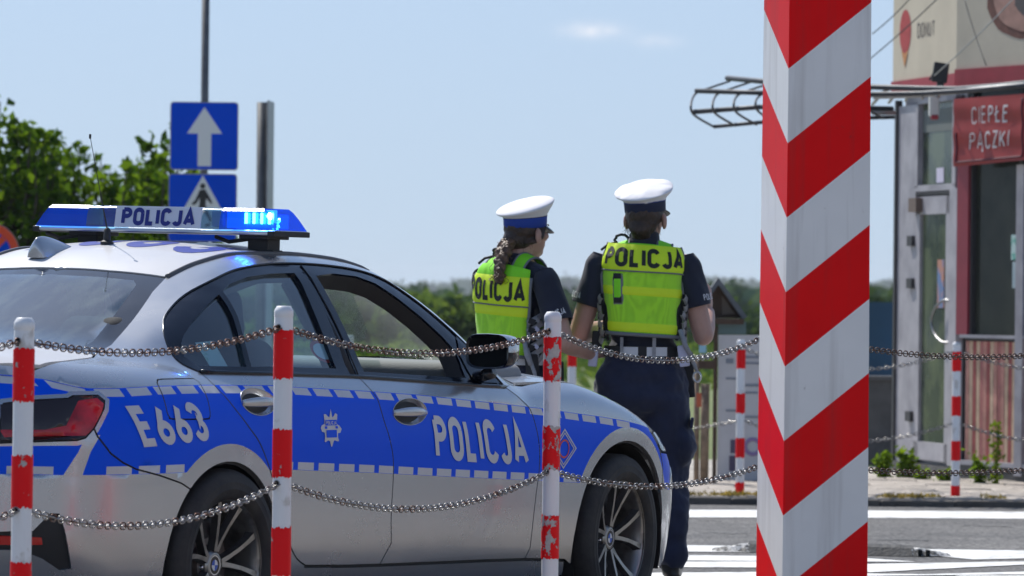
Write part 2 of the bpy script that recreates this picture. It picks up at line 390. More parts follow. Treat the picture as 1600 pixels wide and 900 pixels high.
def shrub(loc, w, h, n_sh, seed, label, tops=None, leaf=.075, per=70):
    """a many-stemmed leafy tree: trunk, limbs, shoots with leaves along them"""
    r = random.Random(seed); t = empty('leafy_tree', loc, 0, label, 'tree', 'leafy trees behind the police car')
    b = MB(); b.tube([(0, 0, 0), (.03, .02, h*.3), (-.02, .03, h*.6)], [.09, .07, .04], 8); b.build('trunk', BARK, t, True)
    L_ = MB(); pts = []
    for k in range(n_sh):
        bx = r.uniform(-w, w)*.35; by = r.uniform(-.5, .5); tx = r.uniform(-w, w); ty = by*1.6+r.uniform(-.3, .3)
        hh = h*(.62+.38*r.random()*(1-.25*abs(tx)/w)); z0 = h*r.uniform(.15, .4)
        if tops and k < len(tops): tx, hh = tops[k]; ty = r.uniform(-.2, .2)
        path = [Vector((bx, by, z0)), Vector((bx*.5+tx*.5, (by+ty)/2, (z0+hh)*.52)), Vector((tx, ty, hh*.82)), Vector((tx+r.uniform(-.05, .05), ty, hh))]
        path = spline(path, 6); L_.tube(path, [.022*(1-i/len(path))+.004 for i in range(len(path))], 5)
        for _ in range(per):
            u = r.random()**.75; i = min(int(u*(len(path)-1)), len(path)-2); p = path[i].lerp(path[i+1], r.random()); sp = .055+.19*(1-u)
            pts.append((p.x+r.gauss(0, sp), p.y+r.gauss(0, sp), p.z+r.gauss(0, sp*.8)))
    L_.build('limbs', BARK, t, True)
    leaf_mesh('crown', pts, leaf, LEAF, t, seed); return t
# left-hand trees: tops as read off the photograph
lt = [((-4.95, 50.2), .62, [(-.10, 1.80+1.27+.0), (.08, 1.66+1.27), (.20, 1.45+1.27), (-.35, 1.5+1.27)], 31, 'leafy green tree with the tallest shoot at the left edge of the picture'),
      ((-4.42, 51.2), .55, [(-.12, 1.42+1.27), (.08, 1.40+1.27), (.30, 1.30+1.27)], 32, 'leafy green tree behind the left end of the light bar'),
      ((-3.95, 52.0), .50, [(-.05, 1.12+1.27), (.16, 1.24+1.27), (-.25, 1.10+1.27)], 33, 'lowest leafy green tree behind the aerial of the police car'),
      ((-3.50, 50.8), .45, [(-.10, 1.48+1.27), (.04, 1.42+1.27), (.17, 1.55+1.27)], 34, 'leafy green tree directly left of the blue one way sign')]
for (x, y), w_, tops, sd_, lb_ in lt:
    shrub((x, y, terr(x, y)), w_, tops[0][1]+.1, 50, sd_, lb_, [(a, h_+.17) for a, h_ in tops], .115, 85)
shrub((-5.9, 52, terr(0, 52)), .6, 3.1, 30, 36, 'leafy green tree partly outside the left edge of the picture', None, .07, 95)

def bushm(name, specs, n, size, m, seed, core=None, parent=None):
    """clumps of leaves over ellipsoids (cx,cy,cz,rx,ry,rz)"""
    r = np.random.RandomState(seed); pts = []
    for (cx, cy, cz, rx, ry, rz) in specs:
        d = r.randn(n, 3); d /= np.linalg.norm(d, axis=1)[:, None]; rad = r.rand(n)**.22*(1+.12*r.randn(n)); d *= rad[:, None]
        pts.append(np.stack([cx+d[:, 0]*rx, cy+d[:, 1]*ry, cz+d[:, 2]*rz], 1))
    return leaf_mesh(name, np.concatenate(pts), size, m, parent, seed, .8)
# bushes at the edge of the slope behind the officers
r_ = random.Random(11)
for (px, top, w_, dd, lb_, mt) in ((712, 456, 1.15, 128, 'large rounded bright green bush left of the left officer', FARL2), (655, 468, .9, 132, 'smaller rounded green bush beyond the windscreen pillar', FARL2), (760, 452, 1.0, 134, 'dark green bush behind the left officer', FARL), (905, 478, .9, 127, 'dark green bush between the two officers', FARL),
                               (560, 470, 1.3, 136, 'grey green bush seen through the front side window', FARL), (470, 474, 1.2, 134, 'green bush seen through the door pillar gap', FARL2), (1140, 470, 1.6, 140, 'green bush behind the small notice board roof', FARL), (985, 474, 1.3, 138, 'green bush hidden mostly by the right officer', FARL), (1378, 452, 1.2, 150, 'dark green bush in the gap left of the kiosk', FARL), (620, 462, 1.0, 150, 'dark bush beyond the roof pillar of the car', FARL)):
    zt_ = at(px, top, dd); z0 = terr(0, dd); t = empty('bush', (zt_.x, dd, z0), 0, lb_, 'bush'); H_ = zt_.z-z0
    sp = [(0, 0, H_*.5, w_, w_, H_*.5)]+[(r_.uniform(-.8, .8)*w_, r_.uniform(-.5, .5)*w_, H_*r_.uniform(.35, .72), w_*r_.uniform(.35, .6), w_*.5, H_*r_.uniform(.2, .3)) for _ in range(7)]
    bushm('crown', sp, 420, .26, mt, int(px), parent=t); b = MB(); b.tube([(0, 0, 0), (0, 0, H_*.5)], [.12, .06], 6); b.build('trunk', BARK, t, True)
# meadow grass along the crest
P = np.random.RandomState(4); n = 9000
gx = P.uniform(-14, 12, n); gy = P.uniform(78, 124, n); gzv = np.array([terr(0, y) for y in gy])-.05+P.rand(n)*.35
tag(leaf_mesh('meadow_grass', np.stack([gx, gy, gzv], 1), .35, FARL2, None, 9, .35), 'long green grass growing on the crest behind the road', None, kind='stuff')
# far wood: two belts of crowns, built as real crowns on the falling ground
def belt(name, d0, d1, topy, n, rr, seed, m, nl, leaf, lab, x0=-60, x1=1700):
    r = random.Random(seed); sp = []
    for i in range(n):
        d = r.uniform(d0, d1); px = r.uniform(x0, x1); t = topy(px)+r.uniform(-2.5, 9); p = at(px, t, d); R_ = rr*r.uniform(.7, 1.25); base = terr(0, d)
        sp.append((p.x, d, p.z-R_*.8, R_, R_, R_*.8)); 
        sp.append((p.x+r.uniform(-1, 1)*R_, d-R_*.3, p.z-R_*1.9, R_*1.2, R_, R_)); sp.append((p.x+r.uniform(-1, 1)*R_, d-R_*.3, p.z-R_*3.2, R_*1.3, R_, R_*1.1))
    # solid dark cores so that the wood is closed, leaves over them
    vs = []; fs = []
    ico = bmesh.new(); bmesh.ops.create_icosphere(ico, subdivisions=2, radius=1); iv = [v.co.copy() for v in ico.verts]; ifc = [tuple(v.index for v in f.verts) for f in ico.faces]; ico.free()
    for (cx, cy, cz, rx, ry, rz) in sp:
        k = len(vs); vs += [(cx+v.x*rx*.93*(1+.12*noise.noise(v*2+Vector((cx, cy, 0)))), cy+v.y*ry*.93, cz+v.z*rz*.93*(1+.15*noise.noise(v*3+Vector((cy, cx, 0))))) for v in iv]; fs += [tuple(i+k for i in f) for f in ifc]
    o = mk(name, vs, fs, m, None, False); tag(o, lab, None, kind='stuff')
    l = bushm(name+'_leaves', sp, nl, leaf, m, seed); l.parent = o; l['kind'] = 'stuff'
belt('far_wood', 2600, 3050, lambda px: 434+3*sin(px/90.)+2*sin(px/31.), 330, 12.5, 21, FARL, 34, 4.5, 'hazy dark green wood along the horizon')
belt('middle_wood', 330, 400, lambda px: 448+5*sin(px/120.+1)+3*sin(px/37.), 190, 1.9, 22, FARL, 70, .7, 'green wood in the valley below the horizon')

# ------------------------------------------------------------------ bollards and chains
def bmat(seed):
    m = mat('bollard_paint_%d' % seed, (.78, .78, .78), .38, coat=.2); N, L = nodes(m); b = N['Principled BSDF']; tc = N.new('ShaderNodeTexCoord')
    n = N.new('ShaderNodeTexNoise'); n.inputs['Scale'].default_value = 16; n.inputs['Detail'].default_value = 5; mp = N.new('ShaderNodeMapping'); mp.inputs['Location'].default_value = (seed*3.1, seed, 0); mp.inputs['Scale'].default_value = (1, 1, .8); L.new(tc.outputs['Object'], mp.inputs[0]); L.new(mp.outputs[0], n.inputs['Vector'])
    r = N.new('ShaderNodeMapRange'); r.inputs[1].default_value = .60; r.inputs[2].default_value = .68; r.inputs[3].default_value = 0; r.inputs[4].default_value = .75; L.new(n.outputs['Fac'], r.inputs[0])
    mx = N.new('ShaderNodeMix'); mx.data_type = 'RGBA'; mx.inputs[6].default_value = (.78, .78, .79, 1); mx.inputs[7].default_value = (.50, .47, .43, 1); L.new(r.outputs[0], mx.inputs[0]); L.new(mx.outputs[2], b.inputs['Base Color'])
    return m
def redmat(name, thr, seed):
    m = mat(name, (.55, .008, .012), .45, spec=.15); N, L = nodes(m); b = N['Principled BSDF']; tc = N.new('ShaderNodeTexCoord')
    n = N.new('ShaderNodeTexNoise'); n.inputs['Scale'].default_value = 24; n.inputs['Detail'].default_value = 6; n.inputs['Roughness'].default_value = .65; mp = N.new('ShaderNodeMapping'); mp.inputs['Location'].default_value = (seed*2.3, seed*1.7, seed); mp.inputs['Scale'].default_value = (1, 1, .7); L.new(tc.outputs['Object'], mp.inputs[0]); L.new(mp.outputs[0], n.inputs['Vector'])
    r = N.new('ShaderNodeMapRange'); r.inputs[1].default_value = thr; r.inputs[2].default_value = thr+.012; L.new(n.outputs['Fac'], r.inputs[0])
    n3 = N.new('ShaderNodeTexNoise'); n3.inputs['Scale'].default_value = 90; L.new(mp.outputs[0], n3.inputs['Vector'])
    g = N.new('ShaderNodeMix'); g.data_type = 'RGBA'; g.inputs[6].default_value = (.62, .60, .57, 1); g.inputs[7].default_value = (.33, .31, .30, 1); L.new(n3.outputs['Fac'], g.inputs[0])
    mx = N.new('ShaderNodeMix'); mx.data_type = 'RGBA'; mx.inputs[6].default_value = (.84, .008, .012, 1); L.new(g.outputs[2], mx.inputs[7]); L.new(r.outputs[0], mx.inputs[0]); L.new(mx.outputs[2], b.inputs['Base Color'])
    bp = N.new('ShaderNodeBump'); bp.invert = True; bp.inputs['Distance'].default_value = .003; bp.inputs['Strength'].default_value = .8; L.new(r.outputs[0], bp.inputs['Height']); L.new(bp.outputs['Normal'], b.inputs['Normal'])
    return m
BR = .0305; BH = 1.07
HOLE = mat('hole_dark', (.01, .01, .01), .9)
def bollard(x, y, z, label, group, wear=.56, seed=1, lean=(0, 0), P=.31, top0=.065, yaw=.3, fr=.5, n=28):
    t = empty('chain_bollard', (x, y, z), yaw, label, 'bollard', group); t.rotation_euler = (lean[0], lean[1], yaw)
    b = MB(); b.lathe([(0, BH), (.0205, BH-.0005), (.0228, BH-.002), (BR-.0012, BH-.013), (BR, BH-.016), (BR, BH-.032), (BR-.0012, BH-.034), (BR-.0012, BH-.04), (BR-.0008, BH-.045), (BR-.0008, 0)], n=n); b.build('post', bmat(seed), t, True, auto=40)
    zz = BH-top0-.045; k = 0; rm = redmat('bollard_red_%d' % seed, wear, seed); rr = random.Random(seed)
    while zz > .06:   # peeling reflective sleeves, slightly ragged at the ends
        h_ = P*fr; vs = []; fs = []; m_ = 40
        for j, zb in enumerate((zz, zz-h_)):
            for i in range(m_): vs.append(((BR+.0009)*cos(2*pi*i/m_), (BR+.0009)*sin(2*pi*i/m_), zb+rr.uniform(-.004, .004)*(1.8 if rr.random() < .2 else 1)))
        fs = [(i, (i+1) % m_, m_+(i+1) % m_, m_+i) for i in range(m_)]
        mk('red_band', vs, [f[::-1] for f in fs], rm, t, True); zz -= P; k += 1
    for hz in (BH-.068, BH-.068-.49):
        for s_ in (-1, 1):
            b = MB(); b.tube([(s_*(BR-.004), 0, hz), (s_*(BR+.0012), 0, hz)], .0085, 14); o = b.build('chain_hole', HOLE, t)
            b = MB(); b.tube([(s_*(BR+.001), .0095*cos(2*pi*i/14), hz+.0095*sin(2*pi*i/14)) for i in range(14)], .0016, 6, closed=True); b.build('hole_rim', mat('worn_steel', (.32, .30, .28), .4, .9), o, True)
    return t
LK = mat('chain_steel', (.27, .265, .26), .36, .9, col2=(.12, .085, .065), vscale=26, thr=(.30, .46))
LKR = mat('chain_rusty', (.17, .15, .14), .42, .85, col2=(.12, .05, .028), vscale=30, thr=(.42, .66))
LKD = mat('chain_dark', (.10, .10, .10), .5, .9, col2=(.16, .07, .035), vscale=30, thr=(.36, .6))
def link_mesh(pl, pw, r, nseg=14, nr=6):
    """oval link, long axis x, lies in xy"""
    b = MB(); pts = []
    h = nseg//2
    for i in range(h+1): a = -pi/2+pi*i/h; pts.append(((pl/2-pw/2)+pw/2*cos(a), pw/2*sin(a), 0))
    for i in range(h+1): a = pi/2+pi*i/h; pts.append((-(pl/2-pw/2)+pw/2*cos(a), pw/2*sin(a), 0))
    b.tube(pts, r, nr, closed=True); return b
def link_obj(m, pitch=.0200, nm='link'):
    b = link_mesh(pitch+.0105, .0205, .0024); me = bpy.data.meshes.new(nm); me.from_pydata(b.v, [], b.f); me.polygons.foreach_set('use_smooth', [True]*len(me.polygons)); me.materials.append(m); me.update(); return me
def cat_pts(A, B, sag, n):
    return [A.lerp(B, i/n)-Vector((0, 0, sag*4*(i/n)*(1-i/n))) for i in range(n+1)]
def chain(A, B, sag, m, label, group, meshes, pitch=.0205, joined=False, seed=1, blue=None):
    A = Vector(A); B = Vector(B); path = cat_pts(A, B, sag, 400); d = [0]
    for p, q in zip(path, path[1:]): d.append(d[-1]+(q-p).length)
    n = int(d[-1]/pitch); pitch = d[-1]/n; r = random.Random(seed); j = 0
    t = None if joined else empty('chain', A, 0, label, 'chain', group); J = MB()
    for k in range(n):
        s_ = (k+.5)*pitch
        while j < len(d)-2 and d[j+1] < s_: j += 1
        p = path[j].lerp(path[j+1], (s_-d[j])/max(1e-9, d[j+1]-d[j])); tg = (path[j+1]-path[j]).normalized()
        q = tg.to_track_quat('X', 'Z'); roll = (pi/2 if k % 2 else 0)+r.uniform(-.18, .18)+.06
        M_ = Matrix.Translation(p) @ (q.to_matrix().to_4x4()) @ Matrix.Rotation(roll, 4, 'X')
        if joined: b = link_mesh(pitch+.0115, .0205, .0034, 8, 4); J.add([M_ @ Vector(v) for v in b.v], b.f)
        else:
            o = bpy.data.objects.new('link', meshes[min(len(meshes)-1, int(r.random()**2*len(meshes)))]); COL.objects.link(o); o.parent = t; o.matrix_local = Matrix.Translation(-A) @ M_
    if joined: o = J.build('chain', m, None, True); tag(o, label, 'chain', group)
ML = link_obj(LK); MR = link_obj(LKR); MDk = link_obj(LKD)
ZN = .12
nb = [(36, 14.84, 1.174), (443, 16.1, 1.211), (863, 17.86, 1.194)]
bp_ = []
NBL = ['scratched red and white bollard at the left edge before the tail lamp', 'red and white bollard before the rear door, topmost band chipped', 'badly peeling red and white bollard before the front wheel of the car']
for i, (px, Y, zt_) in enumerate(nb):
    p = at(px, 500 if i != 0 else 510, Y); z = zt_-BH; bp_.append(Vector((p.x, Y, z)))
    off = at(px-5, 900, Y); ln = (0, 0)
    bollard(p.x, Y, z, NBL[i], None, (.62, .66, .52)[i], i+1, lean=(0, (.0065, .001, .004)[i]), P=.31, yaw=atan2(CF.y, CF.x), top0=(.045, .032, .045)[i], fr=.49)
hb = Vector((1.01, 19.47, ZN)); bollard(hb.x, hb.y, ZN, 'red and white bollard hidden behind the big border post', None, .6, 5, yaw=atan2(CF.y, CF.x))
rb2 = Vector((2.62, 21.6, .08)); bollard(rb2.x, rb2.y, .08, 'red and white bollard just outside the right edge of the picture', None, .6, 6, yaw=.9)
lb0 = Vector((-2.2, 13.4, .10)); bollard(lb0.x, lb0.y, .10, 'red and white bollard just outside the left edge of the picture', None, .6, 7, yaw=atan2(CF.y, CF.x))
seq = [lb0]+bp_+[hb, rb2]
sag_u = [.075, .055, .080, .108, .085]; sag_l = [.085, .085, .105, .075, .060]
names = ['left of the scratched bollard at the left edge', 'in front of the rear window and tail lamp', 'in front of the open front side window', 'in front of the belt of the right officer', 'at the right of the big border post']
for i in range(5):
    A = seq[i]; B = seq[i+1]; dr = (B-A).normalized()*BR
    for up, sg, nm in ((BH-.068, sag_u[i], 'upper'), (BH-.068-.49, sag_l[i], 'lower')):
        ms = [MR, MR, ML] if up > .6 and i < 3 else ([ML, ML, MR] if i < 4 else [MDk])
        chain(A+dr*.5+Vector((0, 0, up)), B-dr*.5+Vector((0, 0, up)), sg, LK, '%s steel chain %s' % (nm, names[i]), 'chains strung between the near bollards', ms, seed=i*2+(up > .6))
# far bollards on the other side of the road
fb = [Vector(((px-800)/FPX*Y-.0, Y, ZP)) for px, Y in ((640, 35.5), (893, 35.3), (1157, 35.1), (1493, 34.95), (1830, 34.9))]
fb = [Vector((at(px, 650, Y).x, Y, ZP)) for px, Y in ((545, 35.5), (893, 35.3), (1157, 35.1), (1494, 34.95), (1830, 34.9))]
FBL = ['far red and white bollard hidden behind the police car', 'far red and white bollard glimpsed between the two officers', 'far red and white bollard in front of the pale information panel', 'far red and white bollard in front of the kiosk corner', 'far red and white bollard outside the right edge']
for i, p in enumerate(fb): bollard(p.x, p.y, p.z, FBL[i], None, .72, 10+i, P=.305, top0=.02, yaw=0, fr=.44, n=16)
for i in range(4):
    for up, nm in ((BH-.068, 'upper'), (BH-.068-.49, 'lower')):
        chain(fb[i]+Vector((BR, 0, up)), fb[i+1]+Vector((-BR, 0, up)), (.10, .07, .13, .13)[i], LK, '%s far chain %s' % (nm, ('behind the police car', 'behind the right officer', 'crossing behind the big border post', 'before the kiosk planks at the right')[i]), 'chains between the far bollards', None, joined=True, seed=30+i, pitch=.026)

# ------------------------------------------------------------------ the big border post
def border_post():
    Y = 16.1; c = at(1275.5, 500, Y); s_ = .279; yaw = radians(14.3)
    t = empty('border_post', (c.x, Y+.12, ZN), yaw, 'tall square red and white striped border post in the foreground', 'border post')
    Hh = 3.2; zr = 1.971; step = .2335
    RED = mat('post_red', (.84, .003, .006), .42, spec=.10, var=.10, vscale=3, bump=.03, bscale=8); WH = mat('post_white', (.80, .79, .78), .36, coat=.0, var=.09, vscale=2.5, bump=.03, bscale=8)
    for M_ in (RED, WH):    # rain streaks and scuffs
        N, L = nodes(M_); b_ = N['Principled BSDF']; src = b_.inputs['Base Color'].links[0].from_socket; tc = N.new('ShaderNodeTexCoord'); mp = N.new('ShaderNodeMapping'); mp.inputs['Scale'].default_value = (26, 26, 1.3); L.new(tc.outputs['Object'], mp.inputs[0])
        n1 = N.new('ShaderNodeTexNoise'); n1.inputs['Scale'].default_value = 1; n1.inputs['Detail'].default_value = 5; L.new(mp.outputs[0], n1.inputs['Vector']); r1 = N.new('ShaderNodeMapRange'); r1.inputs[1].default_value = .52; r1.inputs[2].default_value = .80; r1.inputs[4].default_value = .42; L.new(n1.outputs['Fac'], r1.inputs[0])
        n2 = N.new('ShaderNodeTexNoise'); n2.inputs['Scale'].default_value = 34; n2.inputs['Detail'].default_value = 7; n2.inputs['Roughness'].default_value = .7; L.new(tc.outputs['Object'], n2.inputs['Vector']); r2 = N.new('ShaderNodeMapRange'); r2.inputs[1].default_value = .66; r2.inputs[2].default_value = .69; r2.inputs[4].default_value = .45; L.new(n2.outputs['Fac'], r2.inputs[0])
        ad = N.new('ShaderNodeMath'); ad.operation = 'MAXIMUM'; L.new(r1.outputs[0], ad.inputs[0]); L.new(r2.outputs[0], ad.inputs[1])
        mx = N.new('ShaderNodeMix'); mx.data_type = 'RGBA'; mx.inputs[7].default_value = (.30, .26, .24, 1) if M_ is WH else (.36, .05, .045, 1); L.new(src, mx.inputs[6]); L.new(ad.outputs[0], mx.inputs[0]); L.new(mx.outputs[2], b_.inputs['Base Color'])
    h = s_/2
    def wd(z): return 1.012-.020*(z+ZN)   # gentle taper
    # corners in order: front-left edge is the one we face; side faces
    C = [(-h, -h), (h, -h), (h, h), (-h, h)]    # face 0: front (right face), face 3: left face
    dz = {0: (0, .215), 1: (.215, 0), 2: (0, .215), 3: (.215*.93, 0)}
    for fi in range(4):
        a, b_ = C[fi], C[(fi+1) % 4]; da, db = dz[fi]; vs = []; fs = []; mi = []
        lo = -16; 
        base = zr-ZN
        for k in range(-14, 12):
            z0a, z1a = base+k*step+da, base+(k+1)*step+da; z0b, z1b = base+k*step+db, base+(k+1)*step+db
            pa = [(0, z0a), (1, z0b), (1, z1b), (0, z1a)]
            # clip to 0..Hh
            def clip(poly, zc, keep_above):
                out = []
                for i in range(len(poly)):
                    p, q = poly[i], poly[(i+1) % len(poly)]; ip = (p[1] >= zc) == keep_above; iq = (q[1] >= zc) == keep_above
                    if ip: out.append(p)
                    if ip != iq: u = (zc-p[1])/(q[1]-p[1]); out.append((p[0]+(q[0]-p[0])*u, zc))
                return out
            pa = clip(pa, 0, True); pa = clip(pa, Hh, False) if pa else pa
            if len(pa) < 3: continue
            n0 = len(vs)
            for u, z in pa:
                w_ = wd(z); vs.append(((a[0]+(b_[0]-a[0])*u)*w_, (a[1]+(b_[1]-a[1])*u)*w_, z))
            fs.append(tuple(range(n0, n0+len(pa)))); mi.append(0 if k % 2 == 0 else 1)
        mk('striped_face', vs, fs, [RED, WH], t, False, mi)
    b = MB()
    for (x_, y_) in C: b.tube([(x_*wd(0)*.988, y_*wd(0)*.988, 0), (x_*wd(Hh)*.988, y_*wd(Hh)*.988, Hh)], .0042, 8)
    b.build('edge_bead', WH, t, True) if False else None
    b = MB(); b.box((0, 0, Hh+.02), (s_*1.0, s_*1.0, .04)); b.box((0, 0, Hh+.10), (s_*.9, s_*.9, .12), taper=.15); b.build('cap', RED, t)
    b = MB(); b.box((0, 0, .03), (.46, .46, .06)); b.build('base_plinth', CONC, t, bevel=.01)
border_post()

# ------------------------------------------------------------------ signs at the left
SBLUE = mat('sign_blue', lin((0, 76, 215)), .5, spec=.08, var=.05, vscale=3); SWHITE = mat('sign_white_film', (.72, .73, .75), .45); SBLACK = mat('sign_black', (.015, .015, .017), .5); SGREY = mat('galvanised_steel', (.34, .35, .37), .45, .7, var=.3, vscale=12); SPOLE = mat('painted_grey_pole', (.14, .145, .15), .5, .2, var=.3, vscale=10)
def rrect(x0, z0, x1, z1, r, n=5):
    out = []
    for cx, cz, a in ((x1-r, z1-r, 0), (x0+r, z1-r, 90), (x0+r, z0+r, 180), (x1-r, z0+r, 270)):
        out += [(cx+r*cos(radians(a+90*i/n)), cz+r*sin(radians(a+90*i/n))) for i in range(n+1)]
    return out
def plate(name, pts, y0, y1, m, parent):
    v, f = poly_prism(pts, y0, y1); return mk(name, v, f, m, parent)
YS = 45.6; sc = YS/FPX; c0 = at(316.5, 451, YS)
sp_ = empty('road_sign', (c0.x, YS, terr(0, YS)), radians(0), 'blue one way sign with white arrow above a crossing sign, on a grey pole', 'road sign')
zz = lambda py: CAMH+(YH-py-5)*sc-terr(0, YS); xx = lambda px: (px-316.5)*sc
b = MB(); b.tube([(0, .02, 0), (0, .02, zz(-60))], .035, 16); b.build('pole', SPOLE, sp_, True)
pl1 = plate('arrow_plate', rrect(xx(263.5), zz(266), xx(370), zz(159.5), .03), -.03, -.02, SGREY, sp_); plate('blue_face', rrect(xx(265), zz(264.5), xx(368.5), zz(161), .026), -.034, -.030, SBLUE, pl1)
plate('white_arrow', [(xx(317), zz(167.5)), (xx(290), zz(209)), (xx(307), zz(209)), (xx(307), zz(260)), (xx(328), zz(260)), (xx(328), zz(209)), (xx(345), zz(209))][::-1], -.037, -.034, SWHITE, pl1)
pl2 = plate('crossing_plate', rrect(xx(262), zz(378.5), xx(369), zz(271.5), .03), -.03, -.02, SGREY, sp_); plate('blue_face', rrect(xx(263.5), zz(377), xx(367.5), zz(273), .026), -.034, -.030, SBLUE, pl2)
plate('white_triangle', [(xx(315.5), zz(274)), (xx(268.5), zz(358)), (xx(362.5), zz(358))], -.037, -.034, SWHITE, pl2)
fig = MB()
def fp2(pts): v, f = poly_prism([(xx(a), zz(c)) for a, c in pts], -.040, -.037); fig.add(v, f)
fp2([(315.5+4.2*cos(radians(a)), 291+4.2*sin(radians(a))) for a in range(0, 360, 30)][::-1])
fp2([(311, 297), (319, 296), (324, 304), (331, 317), (329, 319), (321, 310), (320, 320), (326, 334), (331, 345), (327, 347), (316, 329), (310, 338), (304, 346), (301, 344), (308, 332), (311, 318), (311, 309), (306, 318), (300, 321), (299, 318), (304, 313)][::-1])
for k in range(4): fp2([(286+k*16, 354), (294+k*16, 354), (297+k*16, 349), (290+k*16, 349)][::-1])
fig.build('walking_figure', SBLACK, pl2)
b = MB()
for py in (185, 240, 296, 352): b.box((0, -.005, zz(py)), (.10, .05, .03))
b.build('bracket', SGREY, sp_)
Y2 = 44.0; c1 = at(409, 451, Y2); s2 = Y2/FPX
gp2 = empty('grey_post', (c1.x, Y2, terr(0, Y2)), 0, 'thick grey post with an edge-on panel, right of the blue signs', 'post')
b = MB(); b.tube([(.0, 0, 0), (-.012, 0, CAMH+(YH-160-4)*s2-terr(0, Y2))], .0465, 18); b.build('pole', SPOLE, gp2, True)
b = MB(); b.box((.062, -.02, 1.9), (.012, .55, 2.3), R=Matrix.Rotation(radians(-2.5), 3, 'Z')); b.build('edge_on_panel', SGREY, gp2, bevel=.003)
b = MB(); b.box((.03, 0, 1.5), (.07, .03, .03)); b.box((.03, 0, 2.6), (.07, .03, .03)); b.build('bracket', SGREY, gp2)
Y3 = 49.; c2 = at(-18, 396, Y3); ns = empty('round_sign', (c2.x, Y3, terr(0, Y3)), 0, 'round no parking sign with orange red rim, cut by the left edge', 'road sign')
hz_ = c2.z-terr(0, Y3); b = MB(); b.tube([(0, .03, 0), (0, .03, hz_+.3)], .03, 12); b.build('pole', SPOLE, ns, True)
circ = lambda r, n=48: [(r*cos(2*pi*i/n), hz_+r*sin(2*pi*i/n)) for i in range(n)]
plate('plate', circ(.298), -.012, -.004, SGREY, ns); plate('orange_rim', circ(.292), -.016, -.012, mat('sign_orange', lin((235, 70, 20)), .5), ns); plate('blue_centre', circ(.215), -.020, -.016, SBLUE, ns)
plate('diagonal_bar', [(-.172, hz_+.128), (-.128, hz_+.172), (.172, hz_-.128), (.128, hz_-.172)][::-1], -.024, -.020, MATS['sign_orange'], ns)
plate('diagonal_bar', [(-.172, hz_-.128), (-.128, hz_-.172), (.172, hz_+.128), (.128, hz_+.172)], -.028, -.0245, MATS['sign_orange'], ns)

# ------------------------------------------------------------------ kiosk at the right
A_ = Vector((3.03, 40.4)); B_ = Vector((3.375, 38.7)); C_ = Vector((3.80, 37.8)); D_ = B_+(C_-B_)*3.2
kz = ZP
kio = empty('kiosk', (B_.x, B_.y, kz), 0, 'doughnut kiosk with cream fascia, grey door and red window post', 'kiosk')
K0 = Vector((B_.x, B_.y, kz))
def wall_box(bm, P0, P1, u0, u1, z0, z1, o0, o1, mi=0):
    """box on the wall line P0->P1, metres u0..u1 along, z, and o0..o1 outwards"""
    d = (P1-P0).normalized(); n = Vector((-abs(d.y), d.x if d.y > 0 else d.x*-1)); n = Vector((d.y, -d.x)) if Vector((d.y, -d.x)).x < 0 else Vector((-d.y, d.x))
    vs = []
    for z in (z0, z1):
        for u, o in ((u0, o0), (u1, o0), (u1, o1), (u0, o1)):
            p = P0+d*u+n*o; vs.append((p.x-K0.x, p.y-K0.y, z-K0.z))
    bm.add(vs, [(3, 2, 1, 0), (4, 5, 6, 7), (0, 1, 5, 4), (1, 2, 6, 5), (2, 3, 7, 6), (3, 0, 4, 7)], mi)
LA = (B_-A_).length
def uL(px): return (px-1400)/97*LA
def uR(px): return (px-1497)/103*(C_-B_).length
def zL(py, d=39.5): return CAMH-(py-457)*d/FPX
def zR(py, d=38.2): return CAMH-(py-458)*d/FPX
def wb(name, side, u0, u1, z0, z1, o0, o1, m, parent=kio, bevel=0, fix=True):
    b = MB(); P0, P1 = (A_, B_) if side == 'L' else (B_, C_); wall_box(b, P0, P1, u0, u1, z0, z1, o0, o1)
    # make normals consistent
    o = b.build(name, m, parent, bevel=bevel); bm = bmesh.new(); bm.from_mesh(o.data); bmesh.ops.recalc_face_normals(bm, faces=bm.faces); bm.to_mesh(o.data); bm.free(); return o
CREAM = mat('cream_fascia', (.56, .50, .39), .75, var=.12, vscale=2, bump=.15, bscale=30); KRED = mat('fascia_red', (.36, .035, .05), .6, var=.2, vscale=6); KFR = mat('grey_frame', (.38, .37, .40), .5, col2=(.24, .23, .26), vscale=3.5, thr=(.3, .6))
KFRD = mat('dark_gasket', (.04, .04, .045), .6); KPINK = mat('red_frame', (.30, .035, .055), .5, var=.15); KGL = mat('dark_window_pane', (.020, .024, .022), .12, spec=.10, col2=(.045, .05, .04), vscale=1.2)
KGL2 = mat('door_pane', (.040, .055, .045), .12, spec=.12, col2=(.10, .125, .075), vscale=2.4, thr=(.42, .6))
DARKC = mat('dark_concrete', (.10, .10, .10), .9, var=.3, vscale=5, bump=.4, bscale=40)
RW = 3.2
# body core behind everything
wb('wall', 'L', 0, LA, kz, 4.1, -.30, -.06, KFR); wb('wall', 'R', 0, RW, kz, 4.1, -.30, -.06, MBLACK if 'MBLACK' in globals() else KFRD)
wb('plinth', 'L', 0, LA, kz, zL(725), -.05, .02, DARKC); wb('plinth', 'R', .0, RW, kz, zR(723), -.05, .03, DARKC)
# cream fascia sheets and red band
wb('fascia', 'L', -.05, LA*.33, zL(128), 4.2, -.03, .03, CREAM); wb('fascia', 'L', LA*.335, LA+.0, zL(122), 4.2, -.03, .035, CREAM); wb('fascia', 'R', .0, RW, zR(107), 4.2, -.03, .04, CREAM)
wb('red_band', 'L', -.05, LA, zL(140), zL(120), .028, .045, KRED); wb('red_band', 'R', 0, RW, zR(136), zR(104), .028, .055, KRED)
